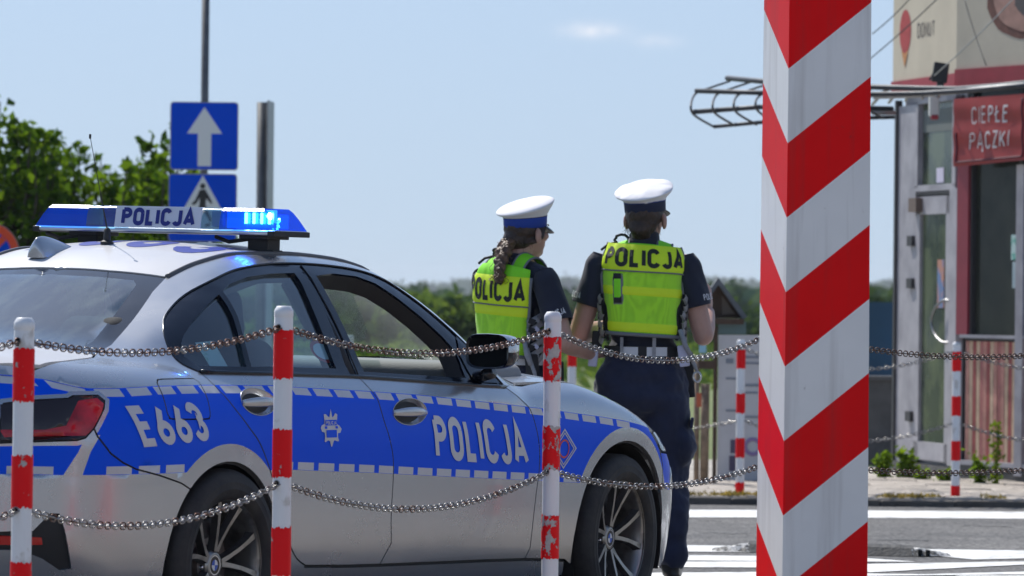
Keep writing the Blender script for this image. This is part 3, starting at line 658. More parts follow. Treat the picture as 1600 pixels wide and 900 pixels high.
# fascia prints
def wall_fn(side, u0, u1, z0, z1, off):
    P0, P1 = (A_, B_) if side == 'L' else (B_, C_); d = (P1-P0).normalized(); n = Vector((d.y, -d.x)) if Vector((d.y, -d.x)).x < 0 else Vector((-d.y, d.x))
    def fn(u, v): p = P0+d*(u0+(u1-u0)*u)+n*off; return (p.x-K0.x, p.y-K0.y, z0+(z1-z0)*v-K0.z)
    return fn
INK = mat('print_grey', (.10, .085, .08), .7)
place_word('fascia_lettering', 'DONUT', wall_fn('L', uL(1437), uL(1464), zL(57), zL(33), .037), INK, kio, wt=.13, gap=.16)
def wall_poly(name, pts, fn, m):
    v = [Vector(p) for p in pts]; r = delaunay_2d_cdt(v, [], [list(range(len(v)))], 1, 1e-6); return mk(name, [fn(a.x, a.y) for a in r[0]], [tuple(f) for f in r[2]], m, kio)
fn = wall_fn('L', uL(1408), uL(1426), zL(100), zL(8), .033); fnb = wall_fn('L', uL(1408), uL(1426), zL(100), zL(8), .036)
wall_poly('printed_disc', ell_ := [(.5+.5*cos(2*pi*i/32), .62+.38*sin(2*pi*i/32)) for i in range(32)], fn, mat('print_red', (.45, .05, .05), .7, var=.3, vscale=20)); wall_poly('printed_cone', [(.2, .30), (.5, 0), (.8, .30), (.5, .24)][::-1], fnb, mat('print_orange', (.50, .22, .08), .7))
fn = wall_fn('R', uR(1545), uR(1660), zR(62), zR(-60), .042)
DB1 = mat('print_brown', (.20, .085, .06), .7, var=.4, vscale=14); DP1 = mat('print_pink', (.46, .26, .20), .7, var=.3, vscale=9)
rr_ = random.Random(8); N_ = 40
wall_poly('printed_doughnut', [(.5+.5*cos(2*pi*i/N_)*(1+.04*rr_.random()), .5+.5*sin(2*pi*i/N_)*(1+.04*rr_.random())) for i in range(N_)], fn, DB1)
fn = wall_fn('R', uR(1545), uR(1660), zR(62), zR(-60), .0445)
wall_poly('printed_doughnut_icing', [(.52+.43*cos(2*pi*i/N_)*(1+.05*rr_.random()), .52+.43*sin(2*pi*i/N_)*(1+.05*rr_.random())) for i in range(N_)], fn, DP1)
fn = wall_fn('R', uR(1545), uR(1660), zR(62), zR(-60), .047)
wall_poly('printed_doughnut_hole', [(.56+.20*cos(2*pi*i/N_)*(1+.15*rr_.random()), .55+.26*sin(2*pi*i/N_)*(1+.15*rr_.random())) for i in range(N_)], fn, INK)
# left wall: side panel, transom window, door
wb('side_panel', 'L', .03, uL(1430), zL(725), zL(160), -.03, .0, KFR); wb('corner_post', 'L', -.02, .03, zL(725), zL(150), -.03, .02, KFRD)
fr = wb('transom_window', 'L', uL(1432), uL(1491), zL(292), zL(158), -.05, -.035, KGL2)
for (a, c, z0, z1) in ((1430, 1434, 292, 155), (1487, 1492, 292, 155), (1430, 1492, 298, 288), (1430, 1492, 160, 152)): wb('frame', 'L', uL(a), uL(c), zL(z0), zL(z1), -.04, .01, KFR, fr)
wb('blind_box', 'L', uL(1434), uL(1488), zL(205), zL(170), -.034, -.03, mat('blind', (.13, .15, .145), .7), fr); wb('notice', 'L', uL(1456), uL(1467), zL(285), zL(262), -.033, -.03, mat('notice_lilac', (.55, .52, .65), .6), fr)
dr_ = wb('door', 'L', uL(1437), uL(1480), zL(692), zL(332), -.03, -.02, KGL2)
for (a, c, z0, z1) in ((1431, 1438, 718, 306), (1478, 1486, 718, 306), (1431, 1486, 718, 690), (1431, 1486, 334, 306)): wb('door_frame', 'L', uL(a), uL(c), zL(z0), zL(z1), -.03, .005, KFR, dr_)
wb('door_jamb', 'L', uL(1486), LA, zL(722), zL(296), -.04, .02, KFR, dr_); wb('lintel_gap', 'L', uL(1431), uL(1490), zL(303), zL(300), -.02, .008, KFRD, dr_)
fnh = wall_fn('L', 0, 1, 0, 1, 0)
def wl3(px, py, off, side='L'):
    P0, P1 = (A_, B_) if side == 'L' else (B_, C_); d = (P1-P0).normalized(); n = Vector((d.y, -d.x)) if Vector((d.y, -d.x)).x < 0 else Vector((-d.y, d.x)); u = uL(px) if side == 'L' else uR(px)
    p = P0+d*u+n*off; return (p.x-K0.x, p.y-K0.y, (zL(py) if side == 'L' else zR(py))-K0.z)
b = MB(); b.tube(spline([wl3(1484, 468, .0), wl3(1480, 469, .04), wl3(1473, 480, .055), wl3(1468, 500, .06), wl3(1472, 520, .055), wl3(1480, 532, .04), wl3(1484, 533, .0)], 5), .010, 10); b.build('door_handle', CHROME_ if 'CHROME_' in globals() else mat('brushed_steel', (.26, .26, .27), .4, .9), dr_, True)
for py in (375, 442, 652): wb('hinge', 'L', uL(1422), uL(1430), zL(py+8), zL(py-8), 0, .03, KFRD, dr_)
wb('door_closer', 'L', uL(1430), uL(1442), zL(330), zL(308), .005, .06, mat('closer_brown', (.14, .10, .08), .6), dr_)
wb('door_poster', 'L', uL(1462), uL(1472), zL(480), zL(405), -.019, -.015, mat('poster_mixed', (.42, .20, .14), .6, col2=(.10, .18, .35), vscale=7, thr=(.45, .55)), dr_)
# siren box
b = MB(); p = wl3(1480, 168, .12); b.box(p, (.075, .10, .17)); b.build('alarm_siren', mat('siren_white', (.62, .62, .58), .5), kio, bevel=.012); b = MB(); p = wl3(1481, 186, .12); b.box(p, (.055, .08, .035)); b.build('siren_lamp', KRED, kio, bevel=.008)
# right wall: red post, window, planks
wb('red_post', 'R', 0, uR(1514), zR(523), zR(150), -.05, .02, KPINK)
wn_ = wb('shop_window', 'R', uR(1516), uR(1588), zR(525), zR(258), -.05, -.035, KGL)
wb('shop_window_upper', 'R', uR(1516), uR(1588), zR(258), zR(140), -.05, -.035, KGL, wn_)
for (a, c, z0, z1) in ((1513, 1517, 530, 140), (1587, 1592, 530, 140), (1513, 1592, 532, 524)): wb('frame', 'R', uR(a), uR(c), zR(z0), zR(z1), -.045, .0, KFRD, wn_)
wb('window_notice', 'R', uR(1571), uR(1586), zR(405), zR(366), -.034, -.03, mat('notice_mint', (.50, .66, .62), .6, col2=(.10, .42, .32), vscale=16, thr=(.42, .5)), wn_); wb('window_notice', 'R', uR(1573), uR(1587), zR(449), zR(408), -.034, -.031, mat('notice_pale', (.42, .52, .54), .6), wn_)
wb('blue_blind', 'R', uR(1592), uR(1640), zR(525), zR(258), -.05, -.03, mat('blue_panel', (.03, .07, .22), .5), kio); wb('window_post', 'R', uR(1590), uR(1601), zR(740), zR(258), .0, .04, KFR, kio)
PK = [mat('plank_pink', (.60, .29, .23), .75, var=.35, vscale=9), mat('plank_beige', (.66, .47, .32), .75, var=.3, vscale=9), mat('plank_red', (.40, .10, .09), .75, var=.35, vscale=9), mat('plank_wine', (.46, .17, .15), .75, var=.3, vscale=9)]
u = uR(1508); k = 0; rp = random.Random(4)
while u < RW-.1:
    w_ = .052; z0 = zR(722); wb('plank', 'R', u, u+w_-.005, z0, zR(533), -.04, -.01+rp.uniform(0, .006), PK[(0, 1, 2, 1, 3, 0, 2, 1, 0, 3)[k % 10]]); u += w_; k += 1
wb('plank_backing', 'R', uR(1506), RW, zR(724), zR(530), -.055, -.041, KFRD); wb('sill_board', 'R', uR(1505), RW, zR(528), zR(523), -.03, .035, KFR); wb('sill_board', 'R', uR(1505), RW, zR(728), zR(721), -.03, .035, KFR)
# red banner with brush lettering, hung under the canopy
bn = tag(empty('banner', (B_.x, B_.y, kz)), 'red banner with white brush lettering hanging under the canopy', 'banner')
BRED = mat('banner_red', (.36, .030, .025), .55, var=.22, vscale=5, bump=.2, bscale=9); BWINE = mat('banner_border', (.10, .012, .03), .6)
def bfn(u, v, off=0):
    p0 = wl3(1512, 0, .14, 'R'); p1 = wl3(1622, 0, .14, 'R'); z0 = zR(259-7*u)-K0.z; z1 = zR(152-2*u)-K0.z; w_ = .005*sin(u*11+v*3)+.004*sin(v*16+u*2)
    x = p0[0]+(p1[0]-p0[0])*u; y = p0[1]+(p1[1]-p0[1])*u; return (x-.91*(w_+off), y-.41*(w_+off), z0+(z1-z0)*v)
nu, nv = 28, 26; mk('cloth', [bfn(i/nu, j/nv) for j in range(nv+1) for i in range(nu+1)], [(j*(nu+1)+i, j*(nu+1)+i+1, (j+1)*(nu+1)+i+1, (j+1)*(nu+1)+i) for j in range(nv) for i in range(nu)], BRED, bn, True)
WBR = mat('brush_white', (.68, .64, .64), .6)
for txt, v0, v1, u0, u1 in (('CIEPŁE', .60, .86, .24, .74), ('PĄCZKI', .22, .48, .22, .76)):
    v, f, w = word(txt, wt=.12, gap=.22, jitter=.03); v, f = refine(v, f, 1)
    mk('brush_lettering', [bfn(u0+(u1-u0)*a/w, v0+(v1-v0)*c, .006) for a, c in v], f, WBR, bn)
b = MB()
for path in ([(.05, .06), (.95, .06)], [(.94, .06), (.94, .94)], [(.05, .06), (.05, .5)]):
    b.tube([bfn(path[0][0]+(path[1][0]-path[0][0])*i/12, path[0][1]+(path[1][1]-path[0][1])*i/12, .004) for i in range(13)], .008, 5)
b.build('printed_border', BWINE, bn, True)
# floodlight
fl_ = tag(empty('floodlight', (B_.x, B_.y, kz)), 'black floodlight on a bracket above the canopy', 'lamp'); p = Vector(wl3(1510, 111, .25, 'R'))
b = MB(); b.box(p, (.115, .06, .15), R=Matrix.Rotation(radians(8), 3, 'Y')); b.build('housing', mat('floodlight_black', (.02, .02, .022), .5), fl_, bevel=.008)
b = MB(); b.tube([wl3(1488, 130, .12, 'L'), tuple(p+Vector((-.08, 0, -.05))), tuple(p+Vector((-.05, 0, 0)))], .008, 6); b.box(p+Vector((0, 0, -.09)), (.05, .05, .03)); b.build('bracket', MATS['floodlight_black'], fl_)
# canopy frame: bare barrel-shaped tube frame
cn = tag(empty('canopy_frame', (0, 0, 0)), 'bare dark steel canopy frame with curved ribs reaching left of the border post', 'canopy frame'); CST = mat('canopy_steel', (.07, .075, .085), .5, .5, var=.3, vscale=9); CSL = mat('canopy_alloy', (.42, .43, .44), .5, .5, var=.2)
def tb_(name, pts, r, m): b = MB(); b.tube([tuple(at(*p)) for p in pts], r, 8); return b.build(name, m, cn, True)
tb_('rail', [(1136, 122, 38.2), (1190, 127, 37.6), (1280, 132, 37), (1365, 136, 36.8), (1440, 138, 36.4), (1497, 139, 36.1), (1560, 134, 35.6), (1660, 123, 35)], .020, CST)
tb_('rail', [(1087, 142, 36.9), (1190, 145, 36.6), (1365, 147, 36.4), (1440, 146, 36.1), (1520, 141, 35.7), (1660, 128, 34.8)], .018, CST)
tb_('rail', [(1082, 175, 36.5), (1190, 167, 36.3), (1290, 168, 36.1), (1395, 170, 36.3)], .018, CST)
tb_('rail', [(1115, 198, 36.9), (1190, 191, 36.9), (1290, 186, 37), (1397, 183, 37.2)], .014, CST)
tb_('fascia_rail', [(1365, 151, 36.6), (1410, 150, 36.5), (1470, 146, 36.2), (1530, 139, 35.7), (1660, 127, 34.9)], .018, CSL)
tb_('fascia_rail', [(1364, 176, 37.0), (1397, 176, 37.4)], .018, CSL)
base = [(1140, 127), (1110, 137), (1087, 146), (1079.5, 165), (1085, 180), (1115, 198)]
for k in range(9):
    dx = (0, 31, 64, 98, 132, 166, 200, 234, 262)[k]; f_ = 1 if k == 0 else .93
    pts = [(px+dx+(3 if k else 0), py+.03*dx if py < 150 else py-.05*dx, Y-.002*dx) for (px, py), Y in zip(base, (38.1, 37.6, 36.9, 36.4, 36.5, 36.9))]
    b = MB(); b.tube([tuple(v) for v in spline([at(*p) for p in pts], 5)], .0085, 8); b.build('rib', CST, cn, True)
for k in range(5):
    x_ = 1375+k*22; tb_('cross_tube', [(x_, 150-.1*k, 36.6-.1*k), (x_-12+k*4, 163-k*3, 37.6)], .012, CSL)
# cables
for i, (p, q) in enumerate((((1363, 53, 39), (1440, -23, 37)), ((1330, 116, 39), (1500, -36, 36)), ((1460, 118, 38), (1600, -20, 35)), ((1505, -8, 38), (1541, 102, 37.4)))):
    b = MB(); A, B = at(*p), at(*q); b.tube([A.lerp(B, t/8)-Vector((0, 0, .02*sin(pi*t/8))) for t in range(9)], .0045, 5); o = b.build('cable', KFRD if i != 2 else CSL, None, True); tag(o, ('thin black cable highest beside the border post', 'thin black cable crossing the gap left of the kiosk', 'pale cable rising across the cream fascia', 'dark cable hanging down the cream fascia')[i], 'cable')
# low wall and blue hoarding in the gap left of the kiosk
p0, p1 = at(1340, 745, 41.5), at(1404, 745, 41.5); zt_ = at(1375, 594, 41.5).z
b = MB(); b.box(((p0.x+p1.x)/2, 41.5, (zt_+ZP)/2), (p1.x-p0.x+.3, .22, zt_-ZP)); b.box(((p0.x+p1.x)/2, 41.5, zt_+.015), (p1.x-p0.x+.34, .27, .04)); tag(b.build('low_wall', DARKC, None, bevel=.006), 'low dark grey concrete wall in the gap left of the kiosk', 'wall')
p0, p1 = at(1335, 590, 62), at(1405, 590, 62); z0 = terr(0, 62); z1 = at(1370, 472, 62).z
b = MB(); b.box(((p0.x+p1.x)/2, 62, (z0+z1)/2), (p1.x-p0.x+.5, .06, z1-z0)); tag(b.build('hoarding', mat('hoarding_blue', (.035, .10, .22), .6, var=.35, vscale=.8), None), 'deep blue hoarding above the low wall beside the kiosk', 'hoarding')
# information board with small roof, posts and panel
ib = tag(empty('notice_board', at(1135, 760, 36.9)), 'wooden notice board with small pitched grey roof behind the right officer', 'notice board'); I0 = ib.location.copy()
def ia(px, py, Y=36.9): v = at(px, py, Y); return (v.x-I0.x, v.y-I0.y, v.z-I0.z)
WOODD = mat('dark_board', (.085, .052, .034), .8, var=.3, vscale=20, bump=.4, bscale=40); WOODL = mat('weathered_log', (.30, .22, .15), .85, col2=(.14, .10, .07), vscale=12, bump=.5, bscale=30); ROOFG = mat('roof_felt_grey', (.13, .145, .16), .7, var=.25, vscale=12)
def ipoly(name, pts, y0, y1, m): v, f = poly_prism([(ia(a, c)[0], ia(a, c)[2]) for a, c in pts][::-1], y0, y1); return mk(name, v, f, m, ib)
ipoly('gable', [(1122, 441), (1163, 497), (1082, 497)], -.02, .02, WOODD)
ipoly('roof_board', [(1121, 433), (1167, 495), (1160, 499), (1121, 444)], -.10, .14, ROOFG); ipoly('roof_board', [(1122.5, 433), (1076, 495), (1083, 499), (1122.5, 444)], -.101, .141, ROOFG)
ipoly('gable_light_panel', [(1128, 462), (1148, 490), (1128, 492)], -.03, -.02, mat('brown_panel', (.13, .10, .075), .7))
b = MB(); b.box(ia(1122, 502), (.36, .30, .04)); b.build('tie_beam', WOODD, ib); b = MB(); b.box(ia(1144, 512), (.20, .02, .09)); b.build('green_glass_panel', mat('dusty_teal', (.10, .17, .18), .5), ib)
b = MB(); b.box(ia(1117, 640), (.028, .03, 1.2)); b.build('dark_post', WOODD, ib)
b = MB(); b.tube([ia(1100, 762), ia(1102, 600)], .032, 12); b.tube([ia(1088, 762), ia(1089, 560)], .02, 10); b.build('log_post', WOODL, ib, True)
b = MB(); b.box(ia(1098, 545), (.05, .02, .055)); b.build('blue_notice', mat('pale_blue_notice', (.30, .55, .68), .6), ib)
b = MB(); b.box(ia(1104, 570, 36.7), (.12, .03, .06)); b.build('sign_arm', WOODD, ib); b = MB(); b.box(ia(1092, 625, 36.7), (.035, .02, .10)); b.build('orange_tag', mat('orange_tag', (.45, .10, .04), .6), ib)
pn = tag(empty('information_panel', at(1155, 762, 37.6)), 'pale grey information panel with dark pictures behind the far bollard', 'panel'); I1 = pn.location.copy()
def pa_(px, py, Y=37.6): v = at(px, py, Y); return (v.x-I1.x, v.y-I1.y, v.z-I1.z)
PALE = mat('panel_pale', (.58, .59, .61), .6, var=.12, vscale=3)
def pbox(name, x0, y0, x1, y1, dy, t_, m): a, c = pa_(x0, y1), pa_(x1, y0); b = MB(); b.box(((a[0]+c[0])/2, dy, (a[2]+c[2])/2), (c[0]-a[0], t_, c[2]-a[2])); return b.build(name, m, pn)
pbox('board', 1120, 524, 1206, 762, 0, .03, PALE); pbox('board_edge', 1116, 524, 1120, 762, -.003, .05, WOODD)
PR = mat('print_dark_violet', (.09, .075, .13), .6); PRV = mat('print_lilac', (.30, .22, .42), .6)
pbox('printed_picture', 1141, 687, 1152, 708, -.018, .004, PR); pbox('printed_picture', 1139, 712, 1152, 736, -.018, .004, PR)
b = MB(); c_ = pa_(1176, 698); b.tube([(c_[0]+.055*cos(2*pi*i/20), -.018, c_[2]+.055*sin(2*pi*i/20)) for i in range(20)], .014, 6, closed=True); b.build('printed_ring', PRV, pn, True)
for k, (x0, y0, x1, y1) in enumerate(((1134, 560, 1146, 568), (1162, 556, 1186, 560), (1162, 566, 1190, 569), (1162, 600, 1188, 604), (1162, 612, 1184, 615), (1134, 640, 1150, 643), (1162, 650, 1190, 653), (1134, 590, 1150, 593))): pbox('printed_line', x0, y0, x1, y1, -.018, .004, mat('print_grey_blue', (.22, .25, .30), .6))
# fallen rubber lane strip on the road
def gpt(px, py, h=0): p = gp(px, py); return Vector((p[0], p[1], p[2]+h))
ls = tag(empty('rubber_ramp', gpt(1290, 862)), 'flattened dark rubber strip with pale torn ends lying on the road', 'rubber strip'); L0 = ls.location.copy()
RB_ = mat('worn_rubber', (.030, .030, .032), .8, col2=(.075, .075, .075), vscale=20, bump=.6, bscale=50)
vs = []; fs = []; a, c = gpt(1165, 861)-L0, gpt(1432, 868)-L0; n = 40; rl = random.Random(3)
for i in range(n+1):
    p = a.lerp(c, i/n); w_ = .12; hh = .050+rl.uniform(-.003, .003)
    if i in (0, n): hh = .006
    for dy, dz in ((-w_, 0), (-w_*.6, hh*.8), (-w_*.25, hh), (w_*.25, hh*1.05), (w_*.6, hh*.8), (w_, 0)): vs.append((p.x, p.y+dy, p.z+dz))
for i in range(n):
    for k in range(5): fs.append((i*6+k, (i+1)*6+k, (i+1)*6+k+1, i*6+k+1))
mk('strip', vs, [f[::-1] for f in fs], RB_, ls)
TORN = mat('torn_reflector', (.42, .42, .42), .6, col2=(.06, .06, .06), vscale=28, thr=(.45, .55))
for q_, s_ in ((c, 1), (a, -1)):
    vs = []; m_ = 12
    for i in range(m_):
        for k in range(6):
            u = i/(m_-1); hh = (.034*(1-u)**.7+.010*rl.random())*(1 if 0 < k < 5 else .1); vs.append((q_.x+s_*(u*.20-.03), q_.y+(-.11+.044*k)*(1-.6*u)+rl.uniform(-.006, .006), q_.z+hh))
    mk('torn_end', vs, [(i*6+k, (i+1)*6+k, (i+1)*6+k+1, i*6+k+1)[::-s_] for i in range(m_-1) for k in range(5)], TORN, ls)
b = MB(); 
for dx in (.06, .10): b.box(Vector((c.x+dx-.05, c.y-.08, c.z+.018)), (.02, .03, .03))
b.build('broken_peg', HOLE, ls)
# weeds and dry grass by the kiosk
def weed(px, py, Y, h, w_, n, m, lab, cat_='weed', size=.045, seed=1):
    g = at(px, py, Y); t = empty('weed', (g.x, Y, ZP), 0, lab, cat_, 'weeds growing at the foot of the kiosk'); r = random.Random(seed); pts = []; b = MB()
    for k in range(n):
        a = r.uniform(0, 6.28); lx = cos(a)*w_*r.uniform(.2, 1); ly = sin(a)*w_*.5; hh = h*r.uniform(.45, 1)
        P_ = spline([Vector((lx*.15, ly*.15, 0)), Vector((lx*.5, ly*.5, hh*.5)), Vector((lx, ly, hh))], 4); b.tube(P_, .003, 4)
        for q_ in P_:
            for _ in range(5): pts.append((q_.x+r.gauss(0, .02), q_.y+r.gauss(0, .02), q_.z+r.gauss(0, .02)))
    b.build('stem', m, t); leaf_mesh('foliage', pts, size, m, t, seed, .5)
WG = leaf_mat('weed_green', (.12, .20, .03), .5)
weed(1412, 735, 38.3, .22, .11, 10, WG, 'bushy bright green weed at the foot of the kiosk door', seed=2, size=.06); weed(1381, 735, 38.4, .20, .07, 8, WG, 'small green weed left of the kiosk door', seed=3); weed(1441, 745, 38.0, .07, .05, 5, WG, 'tiny weed below the kiosk door', seed=4)
weed(1530, 745, 37.5, .26, .08, 6, WG, 'thin yellow green weed before the kiosk planks, right of the far bollard', seed=5); weed(1556, 740, 37.4, .50, .04, 4, LEAF2, 'tallest thin yellow weed before the kiosk planks', seed=6); weed(1475, 745, 37.8, .09, .07, 6, WG, 'low weed just left of the far bollard', seed=7)
n = 2600; P = np.random.RandomState(6); gx = P.uniform(.6, 5, n); gy = FY+.16+np.abs(P.randn(n))*.10; k_ = (np.sin(gx*5.3)+np.sin(gx*11.7+1)+P.rand(n)*1.2) > .6
tag(leaf_mesh('dry_grass', np.stack([gx, gy, ZP+.012+P.rand(n)*.022], 1)[k_], .05, leaf_mat('dry_grass', (.26, .21, .10), .3), None, 8, .25), 'dry yellow grass growing along the far kerb', None, kind='stuff')

# hairline cracks and a tarred patch seam on the road
rc = random.Random(12); CRK = mat('tar_seam', (.03, .03, .032), .7)
for (px, py, dx, n) in ((1100, 832, 5, 16), (1370, 843, 7, 14), (1500, 822, 6, 16), (1090, 812, 4, 10)):
    P = []; x_, y_ = px, py
    for i in range(n): P.append(gp(x_, y_)); x_ += dx*rc.uniform(.6, 1.4); y_ += rc.uniform(-.9, .9)
    vs = []; 
    for i, p in enumerate(P): w_ = .012*rc.uniform(.4, 1.2); vs += [(p[0], p[1]-w_*2.5, p[2]), (p[0], p[1]+w_*2.5, p[2])]
    tag(mk('road_crack', vs, [(2*i, 2*i+2, 2*i+3, 2*i+1) for i in range(n-1)], CRK), kind='structure')
# ------------------------------------------------------------------ haze over the valley: one closed box of thin air
hz = MB(); hz.box((0, 1600, -12), (3200, 3300, 52)); ho = hz.build('haze', None); ho['kind'] = 'stuff'
hm = bpy.data.materials.new('haze_air'); hm.use_nodes = True; N, L = nodes(hm); N.clear(); o_ = N.new('ShaderNodeOutputMaterial'); v_ = N.new('ShaderNodeVolumePrincipled')
v_.inputs['Color'].default_value = (.86, .92, 1, 1); v_.inputs['Density'].default_value = .00014; v_.inputs['Anisotropy'].default_value = .3; L.new(v_.outputs[0], o_.inputs['Volume']); ho.data.materials.append(hm)
# ------------------------------------------------------------------ police car: body surface (car frame: x forward from the front axle, y left, z up)
def pchip(x, pts):
    P = np.array(sorted(pts), float); X = P[:, 0]; Y = P[:, 1]; h = np.diff(X); d = np.diff(Y)/h
    m = np.zeros(len(X)); m[0] = d[0]; m[-1] = d[-1]
    for i in range(1, len(X)-1): m[i] = 0 if d[i-1]*d[i] <= 0 else 2*d[i-1]*d[i]/(d[i-1]+d[i])
    x = np.clip(x, X[0], X[-1]); i = np.clip(np.searchsorted(X, x)-1, 0, len(X)-2); t = (x-X[i])/h[i]
    return (2*t**3-3*t**2+1)*Y[i]+(t**3-2*t**2+t)*h[i]*m[i]+(-2*t**3+3*t**2)*Y[i+1]+(t**3-t**2)*h[i]*m[i+1]
def smax(a, b, k):
    h = np.maximum(k-np.abs(a-b), 0)/k; return np.maximum(a, b)+h*h*k*.25
def smin(a, b, k): return -smax(-a, -b, k)
WP = [(0.1, 0.8098), (0.17, 0.8543), (0.22, 0.876), (0.3, 0.8935), (0.345, 0.8995), (0.39, 0.9055), (0.48, 0.9105), (0.62, 0.9135), (0.74, 0.9161), (0.8, 0.9107), (0.86, 0.8948), (0.93, 0.8588), (1.05, 0.7707)]
ZC = [(-3.96, 0.9007), (-3.9, 0.9858), (-3.84, 1.036), (-3.6, 1.0564), (-3.1, 1.062), (-2.6, 1.0024), (-0.9, 0.9722), (-0.35, 0.9865), (0.0, 0.941), (0.3, 0.872), (0.5, 0.7829), (0.65, 0.6887), (0.76, 0.5402)]
CRW = [(-3.9, 0.1014), (-3.0, 0.0884), (-2.4, 0.0442), (-0.6, 0.0584), (-0.2, 0.0666), (0.3, 0.1184), (0.7, 0.1931)]
ZG = [(-0.15, 0.8846), (-0.45, 1.0421), (-0.75, 1.202), (-1.0, 1.3041), (-1.2, 1.361), (-1.5, 1.4101), (-1.8, 1.4222), (-2.1, 1.416), (-2.35, 1.3787), (-2.6, 1.2999), (-2.85, 1.2007), (-3.15, 1.0783), (-3.45, 0.9571)]
BQ = [0.857, 0.6041, 0.2683, 0.1866, 0.059, 0.0639, 0.1978, 0.0177]; BE = [0.8838, 0.93]
def body_lower(x, y, z):
    ay = np.abs(y); w = pchip(z, WP); side = ay-w
    fe = np.maximum(x-.05, 0)/(BE[0]-.25*np.clip((z-.55)/.4, 0, 1)**2)
    re = np.maximum(-3.0-x, 0)/(BE[1]-.10*np.clip((z-.75)/.3, 0, 1)**1.5-.10*np.clip((.45-z)/.3, 0, 1))
    ff = ((fe**2.7+(ay/w)**2.7)**(1/2.7)-1)*w; fr = ((re**3+(ay/w)**3)**(1/3)-1)*w
    s = np.maximum(side, np.where(x > .05, ff, np.where(x < -3.0, fr, side)))
    top = z-(pchip(x, ZC)-pchip(x, CRW)*(ay/.85)**2.4)
    return smax(smax(s, top, .07), .16-z, .06)
def body_upper(x, y, z):
    ay = np.abs(y); q = BQ
    wg = q[0]-q[1]*np.maximum(z-.93, -.05)-q[2]*np.maximum(z-.93, 0)**2
    wg = wg-q[3]*np.clip((-2.45-x)/.8, 0, 1.3)**1.6-q[4]*np.clip((x+1.0)/.7, 0, 1.3)**1.5
    top = z-(pchip(x, ZG)-q[5]*(ay/.6)**2-q[6]*np.clip((x+1.3), 0, 1)*(ay/.6)**2-q[7]*np.clip((-2.2-x)/.8, 0, 1)*(ay/.6)**2)
    return smax(smax(smax(ay-wg, top*.92, .07), .86-z, .04), np.maximum(-3.42-x, x+.12), .05)
def BF(P): return smin(body_lower(P[:, 0], P[:, 1], P[:, 2]), body_upper(P[:, 0], P[:, 1], P[:, 2]), .07)
def cast(O, D, R=2.2):
    lo = np.zeros(len(O)); hi = np.full(len(O), R)
    for _ in range(26):
        mid = (lo+hi)/2; v = BF(O+D*mid[:, None]); lo = np.where(v < 0, mid, lo); hi = np.where(v < 0, hi, mid)
    return O+D*lo[:, None]
Z0 = .6; XF = .1; XR = -3.1; KF = .7; KR = .75; KT = .9
def mmap(U):
    """domain (s, t) -> surface, rays fan out from the car's long axis"""
    U = np.asarray(U, float); s = U[:, 0]; th = U[:, 1]/KT
    phf = np.clip((-XF-s)/KF, 0, None); phr = np.clip((s+XR)/KR, 0, None)
    x0 = np.clip(-s, XR, XF); hx = np.sin(phf)-np.sin(phr); hy = -np.where(phf > 0, np.cos(phf), np.cos(phr))
    O = np.stack([x0, 0*x0, 0*x0+Z0], 1); D = np.stack([np.cos(th)*hx, np.cos(th)*hy, np.sin(th)], 1)
    return cast(O, D)
def minv(P):
    x, y, z = P; y = -abs(y) if abs(y) > 1e-9 else -1e-6
    if x < XR: ph = atan2(XR-x, -y); s = -XR+ph*KR; r = sqrt((x-XR)**2+y*y)
    elif x > XF: ph = atan2(x-XF, -y); s = -XF-ph*KF; r = sqrt((x-XF)**2+y*y)
    else: s = -x; r = -y
    return Vector((s, atan2(z-Z0, r)*KT))
def tmap(U):
    U = np.asarray(U, float); n = len(U)
    return cast(np.stack([U[:, 0], U[:, 1], np.full(n, .6)], 1), np.tile([0, 0, 1.], (n, 1)))
def side3(pts):
    P = np.asarray(pts, float); n = len(P)
    return cast(np.stack([P[:, 0], 0*P[:, 0], P[:, 1]], 1), np.tile([0, -1., 0], (n, 1)))
def top3(pts): return tmap(pts)
def sd(*pts): return [minv(p) for p in side3(pts)]
def td(*pts): return [minv(p) for p in top3(pts)]
def qd(*pts): return [minv(p) for p in pts]
def nrm(P):
    e = 1e-3; g = np.stack([BF(P+np.eye(3)[i]*e)-BF(P-np.eye(3)[i]*e) for i in range(3)], 1)
    return g/np.maximum(np.linalg.norm(g, axis=1), 1e-9)[:, None]
def inset_poly(p, d):
    n = len(p); a = sum(p[i].x*p[(i+1) % n].y-p[(i+1) % n].x*p[i].y for i in range(n))
    sg = 1 if a > 0 else -1; out = []
    for i in range(n):
        e0 = (p[i]-p[i-1]); e1 = (p[(i+1) % n]-p[i])
        if e0.length < 1e-9: e0 = e1
        if e1.length < 1e-9: e1 = e0
        n0 = Vector((-e0.y, e0.x)).normalized(); n1 = Vector((-e1.y, e1.x)).normalized(); m = (n0+n1)
        m = m.normalized() if m.length > 1e-6 else n0
        out.append(p[i]+m*d*sg/max(m.dot(n0), .5))
    return out
